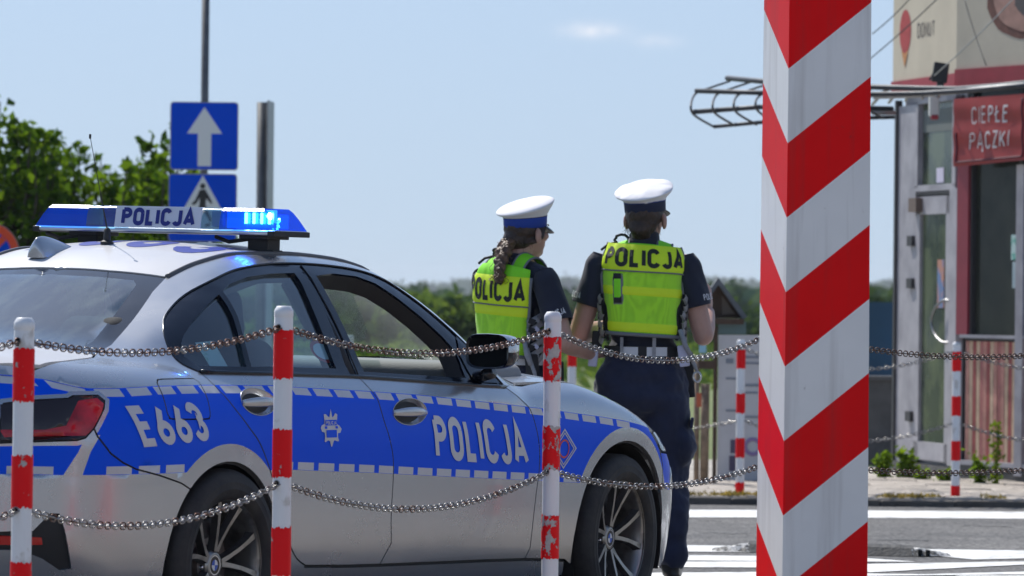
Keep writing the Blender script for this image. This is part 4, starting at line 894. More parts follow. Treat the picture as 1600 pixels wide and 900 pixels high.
def panel(name, poly, mats, parent, inset=.0028, rim=.012, off=0.0, grid=.03, dom='m', sym=False, holes=(), cons=(), cls=None, mirror=False, label=None, dish=None):
    """a body panel: outline in the domain, triangulated, laid on the body surface, edges turned in.
    cons = list of polygons whose edges are cut into the panel, cls(points)->material index"""
    f3 = mmap if dom == 'm' else tmap
    b = resample(poly, grid*.7)
    if inset:
        b = inset_poly(b, inset)
    if sym:   # outline touches the centre line: keep it there
        c = (XR*-1+pi/2*KR) if dom == 'm' and max(q.x for q in b) > 3.5 else (-XF-pi/2*KF if dom == 'm' else 0)
        for q, o in zip(b, resample(poly, grid*.7)):
            if dom == 'm' and abs(o.x-c) < 1e-4: q.x = c
            if dom == 't' and abs(o.y) < 1e-4: q.y = 0
    hs = [resample(h, grid*.6) for h in holes]
    xs = [q.x for q in b]; ys = [q.y for q in b]
    gx, gy = np.meshgrid(np.arange(min(xs), max(xs), grid), np.arange(min(ys), max(ys), grid*.87)); gx = gx+(np.arange(gx.shape[0]) % 2)[:, None]*grid/2
    G = np.stack([gx.ravel(), gy.ravel()], 1); G = G[inside(G, b)]
    for h in hs: G = G[~inside(G, h)] if len(G) else G
    ring = np.array([tuple(q) for q in b]+[tuple(q) for h in hs for q in h])
    if len(G):
        dmin = np.min(np.linalg.norm(G[:, None]-ring[None], axis=2), axis=1); G = G[dmin > grid*.45]
    vs = [Vector(q) for q in b]; ed = [(i, (i+1) % len(b)) for i in range(len(b))]
    for h in hs:
        n = len(vs); vs += [Vector(q) for q in h]; ed += [(n+i, n+(i+1) % len(h)) for i in range(len(h))]
    for c in cons:
        n = len(vs); vs += [Vector(q) for q in c]; ed += [(n+i, n+(i+1) % len(c)) for i in range(len(c))]
    vs += [Vector(g) for g in G]
    r = delaunay_2d_cdt(vs, ed, [], 0, 1e-5)
    V = np.array([tuple(v) for v in r[0]]); T = np.array([tuple(t) for t in r[2]])
    cen = V[T].mean(1); keep = inside(cen, b)
    for h in hs: keep &= ~inside(cen, h)
    T = T[keep]; cen = cen[keep]; used = np.unique(T); rm = -np.ones(len(V), int); rm[used] = np.arange(len(used)); V = V[used]; T = rm[T]
    P = f3(V); N = nrm(P); P = P+N*off
    mi = np.zeros(len(T), int) if cls is None else cls(cen)
    # orient outward
    a, b_, c = P[T[:, 0]], P[T[:, 1]], P[T[:, 2]]; fl = np.sum(np.cross(b_-a, c-a)*N[T[:, 0]], 1) < 0; T[fl] = T[fl][:, ::-1]
    verts = [tuple(p) for p in P]; faces = [tuple(int(i) for i in t) for t in T]; mil = list(mi)
    if rim:
        es = {}
        for t, m_ in zip(faces, mil):
            for i in range(3): es[(t[i], t[(i+1) % 3])] = m_
        cm = {}
        for (i, j), m_ in es.items():
            if (j, i) in es: continue
            if sym and abs(P[i][1]) < 1e-3 and abs(P[j][1]) < 1e-3: continue
            for k in (i, j):
                if k not in cm:
                    cm[k] = len(verts); verts.append(tuple(P[k])); verts.append(tuple(P[k]-N[k]*rim))
            faces.append((cm[j], cm[i], cm[i]+1, cm[j]+1)); mil.append(0)
    if sym:
        n = len(verts); verts += [(x, -y, z) for x, y, z in verts]; faces += [tuple(i+n for i in reversed(f)) for f in faces]; mil += mil
    o = mk(name, verts, faces, mats, parent, True, mil)
    if sym:
        bm = bmesh.new(); bm.from_mesh(o.data); bmesh.ops.remove_doubles(bm, verts=[v for v in bm.verts if abs(v.co.y) < 2e-4], dist=4e-4); bm.to_mesh(o.data); bm.free()
    if label: o['label'] = label
    if mirror: flip(o)
    return o
def flip(o, parent=None):
    """the same piece on the left of the car"""
    me = o.data.copy(); me.transform(Matrix.Scale(-1, 4, (0, 1, 0))); me.flip_normals()
    c = bpy.data.objects.new(o.name.split('.')[0], me); COL.objects.link(c); c.parent = parent or o.parent
    if 'label' in o: c['label'] = o['label'].replace('right', 'left')
    for md in o.modifiers:
        if md.type == 'BEVEL':
            b = c.modifiers.new('b', 'BEVEL'); b.width = md.width; b.segments = md.segments; b.limit_method = md.limit_method
    return c

# materials
def paint(name, col, metal, rough, coat=.6, dirt=.12):
    m = mat(name, col, rough, metal, coat=coat); N, L = nodes(m); b = N['Principled BSDF']
    tc = N.new('ShaderNodeTexCoord'); n1 = N.new('ShaderNodeTexNoise'); n1.inputs['Scale'].default_value = 3.5; n1.inputs['Detail'].default_value = 7; n1.inputs['Roughness'].default_value = .7
    L.new(tc.outputs['Object'], n1.inputs['Vector'])
    r = N.new('ShaderNodeMapRange'); r.inputs[1].default_value = .45; r.inputs[2].default_value = .8; r.inputs[4].default_value = dirt; L.new(n1.outputs['Fac'], r.inputs[0])
    mx = N.new('ShaderNodeMix'); mx.data_type = 'RGBA'; mx.inputs[6].default_value = (*col, 1); mx.inputs[7].default_value = (.23, .21, .185, 1)
    L.new(r.outputs[0], mx.inputs[0]); L.new(mx.outputs[2], b.inputs['Base Color'])
    rr = N.new('ShaderNodeMapRange'); rr.inputs[3].default_value = rough*.85; rr.inputs[4].default_value = min(1, rough*1.5); L.new(n1.outputs['Fac'], rr.inputs[0]); L.new(rr.outputs[0], b.inputs['Roughness'])
    n2 = N.new('ShaderNodeTexNoise'); n2.inputs['Scale'].default_value = 2.2; n2.inputs['Detail'].default_value = 2; L.new(tc.outputs['Object'], n2.inputs['Vector'])
    bp = N.new('ShaderNodeBump'); bp.inputs['Strength'].default_value = .10; bp.inputs['Distance'].default_value = .02; L.new(n2.outputs['Fac'], bp.inputs['Height']); L.new(bp.outputs['Normal'], b.inputs['Normal']); L.new(bp.outputs['Normal'], b.inputs['Coat Normal'])
    return m
SILVER = paint('silver_paint', (.50, .515, .54), .76, .22, .5)
BLUE = paint('blue_film', lin((0, 86, 236)), 0, .26, 0, .01); nodes(BLUE)[0]['Principled BSDF'].inputs['Specular IOR Level'].default_value = .10
DASH = paint('reflective_film', (.60, .61, .63), .15, .45, .2, .15)
WHITEP = paint('white_roof_film', (.60, .60, .61), 0, .32, .3, .06)
GBLACK = mat('gloss_black_trim', (.003, .005, .012), .12, coat=0, spec=.45)
MBLACK = mat('matt_black_plastic', (.018, .018, .019), .6, bump=.2, bscale=300)
RUBBER = mat('tyre_rubber', (.016, .016, .017), .72, col2=(.05, .045, .038), vscale=9, thr=(.25, .6), bump=.15, bscale=80)
ALLOY = mat('machined_alloy', (.36, .35, .33), .34, .85, col2=(.12, .105, .09), vscale=14, thr=(.25, .5))
DALLOY = mat('dark_alloy', (.07, .07, .072), .45, .6)
CHROME = mat('chrome', (.75, .76, .78), .12, 1)
DISC = mat('brake_disc', (.22, .2, .19), .4, .8)
SEAT = mat('seat_fabric', (.02, .022, .026), .85)
INTER = mat('interior_plastic', (.016, .017, .02), .7)
PILLAR = mat('pillar_lining', (.12, .10, .085), .85)
REDL = mat('red_lamp_lens', (.62, .006, .020), .12, coat=.5, col2=(.22, .002, .006), vscale=9, thr=(.35, .6))
DKRED = mat('smoked_lamp_lens', (.014, .004, .006), .10, coat=.4)
REFLR = mat('red_reflector', (.6, .012, .01), .25, coat=.8)
CLAMP = glass_mat('clear_lamp_lens', (.75, .8, .85), .06)
GSIDE = glass_mat('side_glass', (.55, .74, .80), .10, .015)
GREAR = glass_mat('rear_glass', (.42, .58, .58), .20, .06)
GFRONT = glass_mat('windscreen_glass', (.86, .91, .90), .0, .01)
def pale_film(m, amt, scale, col):
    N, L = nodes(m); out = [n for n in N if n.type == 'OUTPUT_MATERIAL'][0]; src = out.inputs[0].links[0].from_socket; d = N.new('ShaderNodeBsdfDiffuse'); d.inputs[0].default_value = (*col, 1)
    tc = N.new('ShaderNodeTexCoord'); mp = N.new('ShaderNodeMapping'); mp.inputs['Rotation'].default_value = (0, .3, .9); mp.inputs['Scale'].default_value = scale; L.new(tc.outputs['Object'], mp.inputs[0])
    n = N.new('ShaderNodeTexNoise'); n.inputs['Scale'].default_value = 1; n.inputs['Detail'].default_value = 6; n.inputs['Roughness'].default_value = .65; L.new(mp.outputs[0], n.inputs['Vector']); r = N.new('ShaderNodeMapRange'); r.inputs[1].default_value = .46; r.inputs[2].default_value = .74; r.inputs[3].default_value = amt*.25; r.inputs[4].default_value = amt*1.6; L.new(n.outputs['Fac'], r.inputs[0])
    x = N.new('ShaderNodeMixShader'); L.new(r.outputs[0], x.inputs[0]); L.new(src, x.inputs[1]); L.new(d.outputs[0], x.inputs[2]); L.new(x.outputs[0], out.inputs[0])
pale_film(GREAR, .13, (3, 14, 6), (.42, .50, .47)); pale_film(GSIDE, .035, (5, 5, 3), (.4, .45, .45))  # rear glass: dust plus pale reflection streaks, both put into a diffuse layer
FRIT = mat('black_glass_border', (.012, .013, .015), .08, coat=.6)
LETTER = DASH

car = empty('police_car', (0, 0, 0), 0, 'silver and blue police sedan with POLICJA doors and a blue light bar on its roof', 'police car')
car.matrix_world = Matrix.Translation((-.3627, 20.1533, CAMH-1.2725)) @ Matrix.Rotation(radians(60.993), 4, 'Z') @ Matrix.Rotation(radians(.3267), 4, 'Y') @ Matrix.Rotation(radians(.854), 4, 'X')

# outlines read off the photograph, in car coordinates
L_rd = [(-2.873, .975), (-2.866, .927), (-2.825, .868), (-2.751, .798), (-2.685, .743), (-2.63, .679), (-2.584, .609), (-2.545, .53), (-2.50, .45), (-2.45, .385), (-2.39, .335), (-2.327, .309)]
L_bp = [(-1.925, .957), (-1.894, .911), (-1.868, .85), (-1.818, .757), (-1.782, .68), (-1.772, .604), (-1.775, .509), (-1.772, .441), (-1.757, .367), (-1.817, .294)]
L_fd = [(-.906, .916), (-.809, .861), (-.762, .83), (-.725, .754), (-.700, .682), (-.695, .6), (-.710, .52), (-.722, .41), (-.718, .318), (-.745, .276)]
B_r = [(-2.873, .975), (-2.56, .970), (-2.2, .963), (-1.925, .957)]
B_f = [(-1.925, .957), (-1.506, .940), (-1.136, .924), (-.906, .916)]
DLO = [(-2.873, .975), (-2.918, 1.000), (-2.918, 1.035), (-2.885, 1.083), (-2.835, 1.124), (-2.75, 1.172), (-2.61, 1.234), (-2.44, 1.290), (-2.262, 1.328), (-2.048, 1.348), (-1.827, 1.353), (-1.62, 1.348), (-1.45, 1.335), (-1.33, 1.311), (-1.235, 1.265), (-1.13, 1.187), (-1.055, 1.118), (-.975, 1.035), (-.93, .975), (-.906, .916)]
DLO = [tuple(v) for v in spline(DLO, 4)]
AR = (-2.872, .325, .352); AF = (-.003, .325, .378)
def arch(c, a0, a1, n=26, r=0): return [(c[0]+(c[2]+r)*cos(radians(a0+(a1-a0)*i/n)), c[1]+(c[2]+r)*sin(radians(a0+(a1-a0)*i/n))) for i in range(n+1)]
def catmull(p, k=4): return [tuple(v) for v in spline(p, k)]
L_rd = catmull(L_rd, 3); L_bp_s = catmull(L_bp[:-1], 3)+[L_bp[-1]]; L_fd_s = catmull(L_fd[:-1], 3)+[L_fd[-1]]
ditch = [(-2.523, -.418), (-2.419, -.426), (-2.268, -.436), (-2.072, -.448), (-1.8, -.458), (-1.5, -.468), (-1.27, -.485)]
wsedge = [(-1.27, -.487), (-1.12, -.575), (-.98, -.655), (-.84, -.725), (-.72, -.775)]
hoodedge = [(-.72, -.80), (-.5, -.805), (-.2, -.80), (.05, -.785), (.25, -.745), (.42, -.68), (.55, -.56), (.63, -.36), (.66, 0)]
lampo = [(-3.8, -.62, .873), (-3.71, -.70, .884), (-3.625, -.768, .892), (-3.61, -.775, .901), (-3.521, -.813, .903), (-3.505, -.828, .886), (-3.518, -.835, .861), (-3.57, -.833, .797), (-3.603, -.822, .766), (-3.63, -.808, .758), (-3.813, -.633, .752)]
bumpl = [(-3.105, .592), (-3.16, .613), (-3.284, .641), (-3.40, .663), (-3.46, .685), (-3.511, .715), (-3.56, .77)]
# livery: blue band, dashes, bare border round the arches
topc = [(-4.9, .97), (-3.9, .97), (-3.75, .965), (-3.66, .952), (-3.56, .925), (-3.42, .926), (-3.234, .933), (-2.988, .935), (-2.527, .932), (-2.388, .925), (-1.932, .909), (-1.592, .894), (-1.185, .869), (-.662, .836), (-.443, .818), (-.205, .800), (-.04, .785), (.12, .765), (.3, .735), (.5, .70)]
lowc = [(-4.9, .645), (-3.9, .645), (-3.619, .645), (-3.133, .648), (-2.452, .643), (-1.879, .620), (-1.534, .604), (-.998, .580), (-.703, .567), (-.502, .557), (.0, .54), (.5, .50)]
def zt(x): return float(np.interp(x, [p[0] for p in topc], [p[1] for p in topc]))
def zl(x): return float(np.interp(x, [p[0] for p in lowc], [p[1] for p in lowc]))
def sband(x):   # surface arclength-like coordinate behind the rear corner is x itself down to the tail
    return x
xs_ = list(np.arange(-3.86, .5, .04))
blue_poly = sd(*[(x, zt(x)) for x in xs_])+sd(*[(x, zl(x)) for x in reversed(xs_)])
dashes = []
x = -3.80
while x < .2:
    L = .105
    if not (x > -.02): dashes.append(sd((x, zt(x)-.002), (x+L, zt(x+L)-.002), (x+L+.006, zt(x+L)-.027), (x+.006, zt(x)-.027)))
    if x < -.42 and not (-3.16 < x < -2.62) and not (-3.68 < x < -3.57): dashes.append(sd((x, zl(x)+.001), (x+L, zl(x+L)+.001), (x+L, zl(x+L)+.027), (x, zl(x)+.027)))
    x += .1375
ringR = sd(*arch(AR, -30, 210, 40, .062)); ringF = sd(*arch(AF, -30, 210, 40, .055))
lampx = inset_poly(resample(qd(*lampo), .03), -.016)
bandp = sd((-3.60, .775), (-3.55, .775), (-3.585, .72), (-3.61, .64), (-3.67, .64), (-3.625, .72))
def livery(c):
    mi = np.zeros(len(c), int); bl = inside(c, blue_poly)
    for q in (ringR, ringF, lampx, bandp): bl &= ~inside(c, q)
    mi[bl] = 1
    for d in dashes:
        k = inside(c, d) & ~inside(c, ringR) & ~inside(c, lampx) & ~inside(c, bandp); mi[k] = 2
    return mi
cons_all = [blue_poly, ringR, ringF, lampx, bandp]+dashes
def near_cons(poly):
    x0 = min(p.x for p in poly)-.01; x1 = max(p.x for p in poly)+.01; out = []
    for c in cons_all:
        if max(p.x for p in c) > x0 and min(p.x for p in c) < x1: out.append(c)
    return out
PM = [SILVER, BLUE, DASH]
def lpanel(name, poly, **k): return panel(name, poly, PM, car, cons=near_cons(poly), cls=livery, **k)
def ell(cx, cz, rx, rz, n=36, slant=0): return [(cx+rx*cos(2*pi*i/n), cz+rz*sin(2*pi*i/n)+slant*cos(2*pi*i/n)) for i in range(n)]
cupR = sd(*ell(-2.662, .877, .100, .045)); cupF = sd(*ell(-1.662, .834, .118, .047))
# doors
door_r = sd(*reversed(L_rd))+sd(*B_r[1:])+sd(*L_bp_s[1:])+sd((-2.05, .299))
door_f = sd(*reversed(L_bp_s))+sd(*B_f[1:])+sd(*L_fd_s[1:])+sd((-1.1, .283), (-1.45, .288))
rear_door = lpanel('rear_door', door_r, holes=[cupR]); front_door = lpanel('front_door', door_f, holes=[cupF])
for d in (rear_door, front_door): flip(d)
# front fender
fender = sd(*reversed(L_fd_s))+td((-.80, -.838), (-.70, -.83))+td(*[(x, y) for x, y in hoodedge[1:6]])+sd((.30, .735), (.20, .765), (.205, .74), (.30, .665), (.345, .60), (.352, .52))+sd(*arch(AF, 31, 193))+sd((-.43, .262))
fender = lpanel('front_fender', fender); flip(fender)
# rear quarter with C pillar, roof rail and A pillar in one side frame
q = sd(*L_rd)+sd((-2.44, .24))+sd(*arch(AR, -14, 131, 30))+sd(*bumpl)+qd(*[lampo[i] for i in (7, 6, 5, 4, 3, 2, 1, 0)])
q += qd((-3.76, -.635, .925), (-3.66, -.654, .981))+td((-3.50, -.650), (-3.373, -.632), (-3.25, -.61), (-3.185, -.575), (-3.05, -.545), (-2.85, -.50), (-2.65, -.445))+td(*ditch)+td(*wsedge[1:])+td((-.74, -.825))+sd(*[p for p in reversed(DLO)][:-1])
flapo = [(-2.961, .956), (-3.16, .955), (-3.20, .948), (-3.218, .925), (-3.230, .85), (-3.222, .832), (-3.205, .825), (-3.01, .823), (-2.985, .828), (-2.974, .845), (-2.960, .913), (-2.950, .945)]
flap = sd(*catmull(flapo, 2))
quarter = lpanel('rear_quarter_panel', q, holes=[inset_poly(resample(flap, .02), -.0022)], label='silver side frame with fuel flap, C pillar and roof rail'); flip(quarter)
fl = lpanel('fuel_flap', flap); 
# sill
sillp = sd((-2.44, .235), (-2.38, .325), (-2.327, .303), (-2.05, .293), (-1.817, .288), (-1.45, .282), (-1.1, .277), (-.745, .270), (-.43, .256), (-.41, .20), (-1.2, .19), (-2.3, .19))
o = panel('sill', sillp, SILVER, car); flip(o)
# roof, glass, bonnet, boot
def T(pts): return [Vector(p) for p in pts]
roofp = T([(-2.56, 0), (-2.55, -.2), (-2.523, -.418)]+ditch[1:]+[(-1.20, -.30), (-1.155, 0)])
panel('roof', roofp, WHITEP, car, dom='t', sym=True, grid=.045, inset=.003, label='white roof skin with blue number')
rwp = T([(-2.555, 0), (-2.545, -.2), (-2.515, -.425), (-2.65, -.458), (-2.85, -.513), (-3.05, -.558), (-3.19, -.588), (-3.25, -.40), (-3.29, -.2), (-3.30, 0)])
rwi = T([(-2.615, 0), (-2.605, -.2), (-2.59, -.33), (-2.62, -.36), (-2.85, -.425), (-3.05, -.475), (-3.13, -.485), (-3.18, -.36), (-3.21, -.2), (-3.22, 0)])
def gcls(poly): return lambda c: inside(c, poly).astype(int)
def fullsym(p): return p+[Vector((v.x, -v.y)) for v in reversed(p) if abs(v.y) > 1e-6]
def sglass(name, outer, inner, gm):
    return panel(name, outer, [FRIT, gm], car, dom='t', sym=True, grid=.05, inset=.004, rim=.004, off=-.004, cons=[inner+[Vector((inner[0].x, .02)), Vector((inner[0].x+1e-3, .02))][:1]], cls=gcls(inner+[Vector((inner[-1].x, .02)), Vector((inner[0].x, .02))]))
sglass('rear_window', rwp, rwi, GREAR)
wsp = T([(-1.15, 0), (-1.195, -.30), (-1.262, -.484)]+[(a, b+.006) for a, b in wsedge[1:]]+[(-.56, -.62), (-.42, -.4), (-.36, -.2), (-.34, 0)])
wsi = T([(-1.11, 0), (-1.15, -.30), (-1.20, -.45), (-1.10, -.535), (-.96, -.615), (-.84, -.70), (-.732, -.752), (-.582, -.605), (-.442, -.39), (-.378, -.2), (-.356, 0)])
sglass('windscreen', wsp, wsi, GFRONT)
hoodp = T([(-.33, 0), (-.35, -.2), (-.41, -.4), (-.55, -.62), (-.70, -.79)]+hoodedge[1:])
panel('bonnet', hoodp, SILVER, car, dom='t', sym=True, grid=.045)
bootp = T([(-3.305, 0), (-3.295, -.2), (-3.255, -.40), (-3.20, -.58), (-3.25, -.606), (-3.373, -.628), (-3.50, -.646), (-3.62, -.650), (-3.72, -.56), (-3.77, -.35), (-3.79, 0)])
panel('boot_lid', bootp, [WHITEP], car, dom='t', sym=True, grid=.045, label='pale top of the boot lid')
CR_ = -XR+pi/2*KR
def rface(y, z):   # point of the tail face
    p = cast(np.array([[-3.1, y, z]]), np.array([[-1., 0, 0]]))[0]; return minv(p)
b1 = [rface(-.640, .960), rface(-.636, .925), rface(-.625, .87), rface(-.625, .76), rface(-.60, .66), rface(-.3, .64)]; b2 = [Vector((CR_, rface(-.001, .64).y)), Vector((CR_, rface(-.001, 1.02).y))]
tb = td((-3.795, -.001), (-3.775, -.35), (-3.725, -.56), (-3.66, -.640)); tb[0].x = CR_
bl_ = panel('boot_face', b1+b2+tb, PM, car, sym=True, cons=near_cons(b1+b2), cls=livery)
lr = qd((-3.8, -.62, .785), (-3.70, -.72, .785), (-3.645, -.765, .80), (-3.60, -.79, .885), (-3.53, -.815, .894), (-3.512, -.828, .875), (-3.55, -.832, .81), (-3.60, -.82, .772), (-3.80, -.64, .763))
lamp = panel('tail_lamp', qd(*lampo), [DKRED, REDL], car, inset=.002, off=.002, rim=.02, grid=.016, cons=[lr], cls=lambda c: inside(c, lr).astype(int)); flip(lamp)
# bumpers
rb = sd(*reversed(bumpl))+sd(*arch(AR, 131, 193, 12))+sd((-3.25, .20), (-3.5, .17))+[rface(-.6, .20), Vector((CR_, rface(-.001, .2).y)), Vector((CR_, rface(-.001, .635).y)), rface(-.3, .635), rface(-.60, .655), rface(-.628, .745)]+qd(lampo[9], lampo[8], lampo[7])
fogp = qd((-3.74, -.72, .463), (-3.698, -.759, .522), (-3.673, -.777, .520), (-3.656, -.787, .469), (-3.612, -.789, .339), (-3.649, -.766, .335), (-3.70, -.735, .372), (-3.76, -.69, .398), (-3.80, -.62, .40), (-3.81, -.60, .46), (-3.78, -.66, .463))
rbm = panel('rear_bumper', rb, PM, car, sym=True, holes=[fogp], cons=near_cons(rb), cls=livery)
o = panel('bumper_air_duct', fogp, MBLACK, car, inset=.001, off=-.012, rim=.01, grid=.02); flip(o)
o = panel('reflector', qd((-3.85, -.55, .444), (-3.805, -.638, .444), (-3.715, -.740, .441), (-3.711, -.742, .417), (-3.80, -.634, .415), (-3.85, -.55, .415)), REFLR, car, inset=0, off=-.004, rim=.01, grid=.02); flip(o)
FC = -XF-pi/2*KF
def fface(y, z):
    p = cast(np.array([[.1, y, z]]), np.array([[1., 0, 0]]))[0]; return minv(p)
fbt = td(*hoodedge[6:]); fbt[-1].x = FC
fbp = sd((.352, .515), (.345, .60), (.31, .655))+[fface(-.50, .615)]+fbt+[ Vector((FC, fface(-.001, .2).y)), fface(-.5, .19)]+sd((.45, .20), (.41, .20))+sd(*arch(AF, -12, 29, 8)[1:])
panel('front_bumper', fbp, PM, car, sym=True, cons=near_cons(fbp), cls=livery)
hl = sd((.205, .762), (.30, .733))+td((.42, -.68), (.55, -.56))+[fface(-.50, .62)]+sd((.315, .66), (.30, .668))
o = panel('headlamp', hl, [CLAMP], car, off=.003, rim=0, grid=.03); flip(o)
o = panel('headlamp_housing', hl, [mat('lamp_housing', (.30, .31, .33), .3, .5)], car, off=-.03, rim=0, inset=0, grid=.03); flip(o)
for sy_ in (1,):
    o = panel('grille', [fface(-.05, .60), fface(-.26, .60), fface(-.29, .56), fface(-.27, .44), fface(-.22, .41), fface(-.06, .41)], GBLACK, car, inset=0, off=.004, rim=.008, grid=.04); flip(o)
    o = panel('lower_intake', [fface(-.02, .33), fface(-.48, .34), fface(-.52, .26), fface(-.40, .22), fface(-.02, .22)], MBLACK, car, inset=0, off=.002, rim=.004, grid=.05); flip(o)
# dark structure just under the skin, with the openings cut
def rect_m(s0, s1, z): pass
lowshell = sd((-3.78, .30), (-3.78, .93))+sd(*[(x, .93) for x in np.arange(-3.6, -3.0, .1)])+sd((-2.9, .955), (-1.9, .94), (-.95, .9), (-.7, .89), (.3, .70), (.55, .55), (.55, .3))+sd(*arch(AF, -8, 188, 20, -.006))+sd((-.45, .22), (-2.42, .22))+sd(*arch(AR, -16, 196, 20, -.006))+sd((-3.3, .22))
o = panel('inner_structure', lowshell, MBLACK, car, inset=0, off=-.014, rim=0, grid=.06); flip(o)
# side window frame and glass
def inset_side(line, d): return line
g_quarter = [(-2.842, .998), (-2.872, 1.030), (-2.842, 1.072), (-2.80, 1.103), (-2.72, 1.147), (-2.60, 1.202), (-2.50, 1.240), (-2.520, 1.165), (-2.567, 1.06), (-2.60, .995)]
g_rear = [(-2.572, .995), (-2.535, 1.075), (-2.492, 1.165), (-2.468, 1.252), (-2.40, 1.275), (-2.27, 1.300), (-2.10, 1.315), (-1.925, 1.320), (-1.930, 1.28), (-1.960, 1.20), (-1.995, 1.10), (-2.030, .988)]
g_front = [(-1.852, .977), (-1.835, 1.06), (-1.810, 1.18), (-1.790, 1.312), (-1.65, 1.322), (-1.50, 1.314), (-1.40, 1.290), (-1.31, 1.235), (-1.225, 1.170), (-1.155, 1.102), (-1.118, 1.05), (-1.125, 1.01), (-1.150, .952)]
gq, gr, gf = sd(*g_quarter), sd(*g_rear), sd(*g_front)
dlop = sd(*DLO)+sd(*[p for p in reversed(B_f[:-1])])+sd(*[p for p in reversed(B_r[1:-1])])
o = panel('window_frame', dlop, [GBLACK], car, holes=[gq, gr, gf], off=-.003, grid=.04, rim=.02, inset=.002, label='gloss black frame round the side windows'); flip(o)
for nm, p in (('rear_quarter_glass', gq), ('rear_door_glass', gr)):
    o = panel(nm, inset_poly(resample(p, .03), -.006), [GSIDE], car, off=-.016, rim=0, inset=0, grid=.05); flip(o)
# front door frame channel (window wound down) and pillar seam strips
def side_tube(pts, r, m, nm, off=.0, n=8, flat=1):
    P = side3(pts); N = nrm(P); P = P+N*off; b = MB(); b.tube([tuple(p) for p in P], r, n); o = b.build(nm, m, car, True); return o
o = side_tube(catmull(B_r+B_f[1:], 3), .0075, GBLACK, 'belt_moulding', .002); flip(o)
o = side_tube(DLO, .0035, GBLACK, 'window_seal', .000); flip(o)
# B pillar shut line on the black frame
o = side_tube([(-1.915, .965), (-1.885, 1.06), (-1.862, 1.18), (-1.845, 1.30), (-1.838, 1.345)], .0028, MBLACK, 'pillar_gap', .0); flip(o)
# inner door frame reveal: depth behind the front opening
def reveal(poly, depth, m, nm, off=-.02):
    b_ = resample(poly, .03); P = mmap(np.array([tuple(v) for v in b_])); N = nrm(P); C0 = P.mean(0)
    Q = P-N*depth; Q = Q+(C0-Q)*.05; P = P-N*.012; n = len(P)
    return mk(nm, list(map(tuple, P))+list(map(tuple, Q)), [(i, (i+1) % n, n+(i+1) % n, n+i) for i in range(n)], m, car, True)
o = reveal(gf, .07, MBLACK, 'door_frame_reveal'); flip(o)
# door handles in their cups
def handle(cx, cz, rx, rz, cup):
    nr, na = 7, 36; vs = []; fs = []
    for i in range(nr+1):
        r = i/nr
        P = side3([(cx+rx*r*cos(2*pi*k/na), cz+rz*r*sin(2*pi*k/na)) for k in range(na)]); N = nrm(P)
        vs += [tuple(p-n_*(.034*(1-r**2.4)+.0005)) for p, n_ in zip(P, N)]
    for i in range(nr):
        for k in range(na): fs.append((i*na+k, (i+1)*na+k, (i+1)*na+(k+1) % na, i*na+(k+1) % na))
    c = mk('handle_cup', vs, fs, SILVER, car, True)
    # rim line
    P = side3(ell(cx, cz, rx*1.01, rz*1.01)); b = MB(); b.tube([tuple(p) for p in P+nrm(P)*.001], .0018, 6, closed=True); rim_ = b.build('cup_rim', SILVER, c, True)
    p0 = side3([(cx-rx*1.02, cz-.003), (cx-rx*.55, cz), (cx, cz+.001), (cx+rx*.5, cz), (cx+rx*1.0, cz-.004)])
    vs = []; fs = []; n = 14; hh = [.010, .0165, .018, .016, .008]; pr = [.002, .018, .024, .018, .002]; th = [.004, .007, .008, .007, .004]
    for p, h, q_, t in zip(p0, hh, pr, th):
        for k in range(n):
            a = 2*pi*k/n; vs.append((p[0], p[1]-q_-t*cos(a), p[2]+h*sin(a)))
    m = len(p0)
    for i in range(m-1):
        for k in range(n): fs.append((i*n+k, i*n+(k+1) % n, (i+1)*n+(k+1) % n, (i+1)*n+k))
    fs += [tuple(range(n)), tuple((m-1)*n+k for k in range(n-1, -1, -1))]
    g = mk('door_handle', vs, fs, SILVER, car, True); s_ = g.modifiers.new('s', 'SUBSURF'); s_.levels = s_.render_levels = 2
    flip(c); flip(g)
handle(-2.662, .877, .100, .045, cupR); handle(-1.662, .834, .118, .047, cupF)
# lettering on the doors
def side_word(name, txt, bl, br, tl, tr, m, off=.0032, parent=None, **k):
    v, f, w = word(txt, **k); v, f = refine(v, f, 3); pts = []
    for a, b in v:
        u = a/w; pts.append(((1-b)*((1-u)*bl[0]+u*br[0])+b*((1-u)*tl[0]+u*tr[0]), (1-b)*((1-u)*bl[1]+u*br[1])+b*((1-u)*tl[1]+u*tr[1])))
    P = side3(pts); P = P+nrm(P)*off
    o = mk(name, [tuple(p) for p in P], [t if np.cross(P[t[1]]-P[t[0]], P[t[2]]-P[t[0]])[1] < 0 else t[::-1] for t in f], m, parent or car, True); return o
side_word('door_lettering', 'POLICJA', (-1.476, .660), (-.774, .624), (-1.512, .820), (-.850, .789), LETTER, wt=.195, gap=.14)
side_word('side_number', 'E663', (-3.37, .735), (-2.99, .752), (-3.433, .868), (-3.055, .880), LETTER, wt=.20, gap=.13)
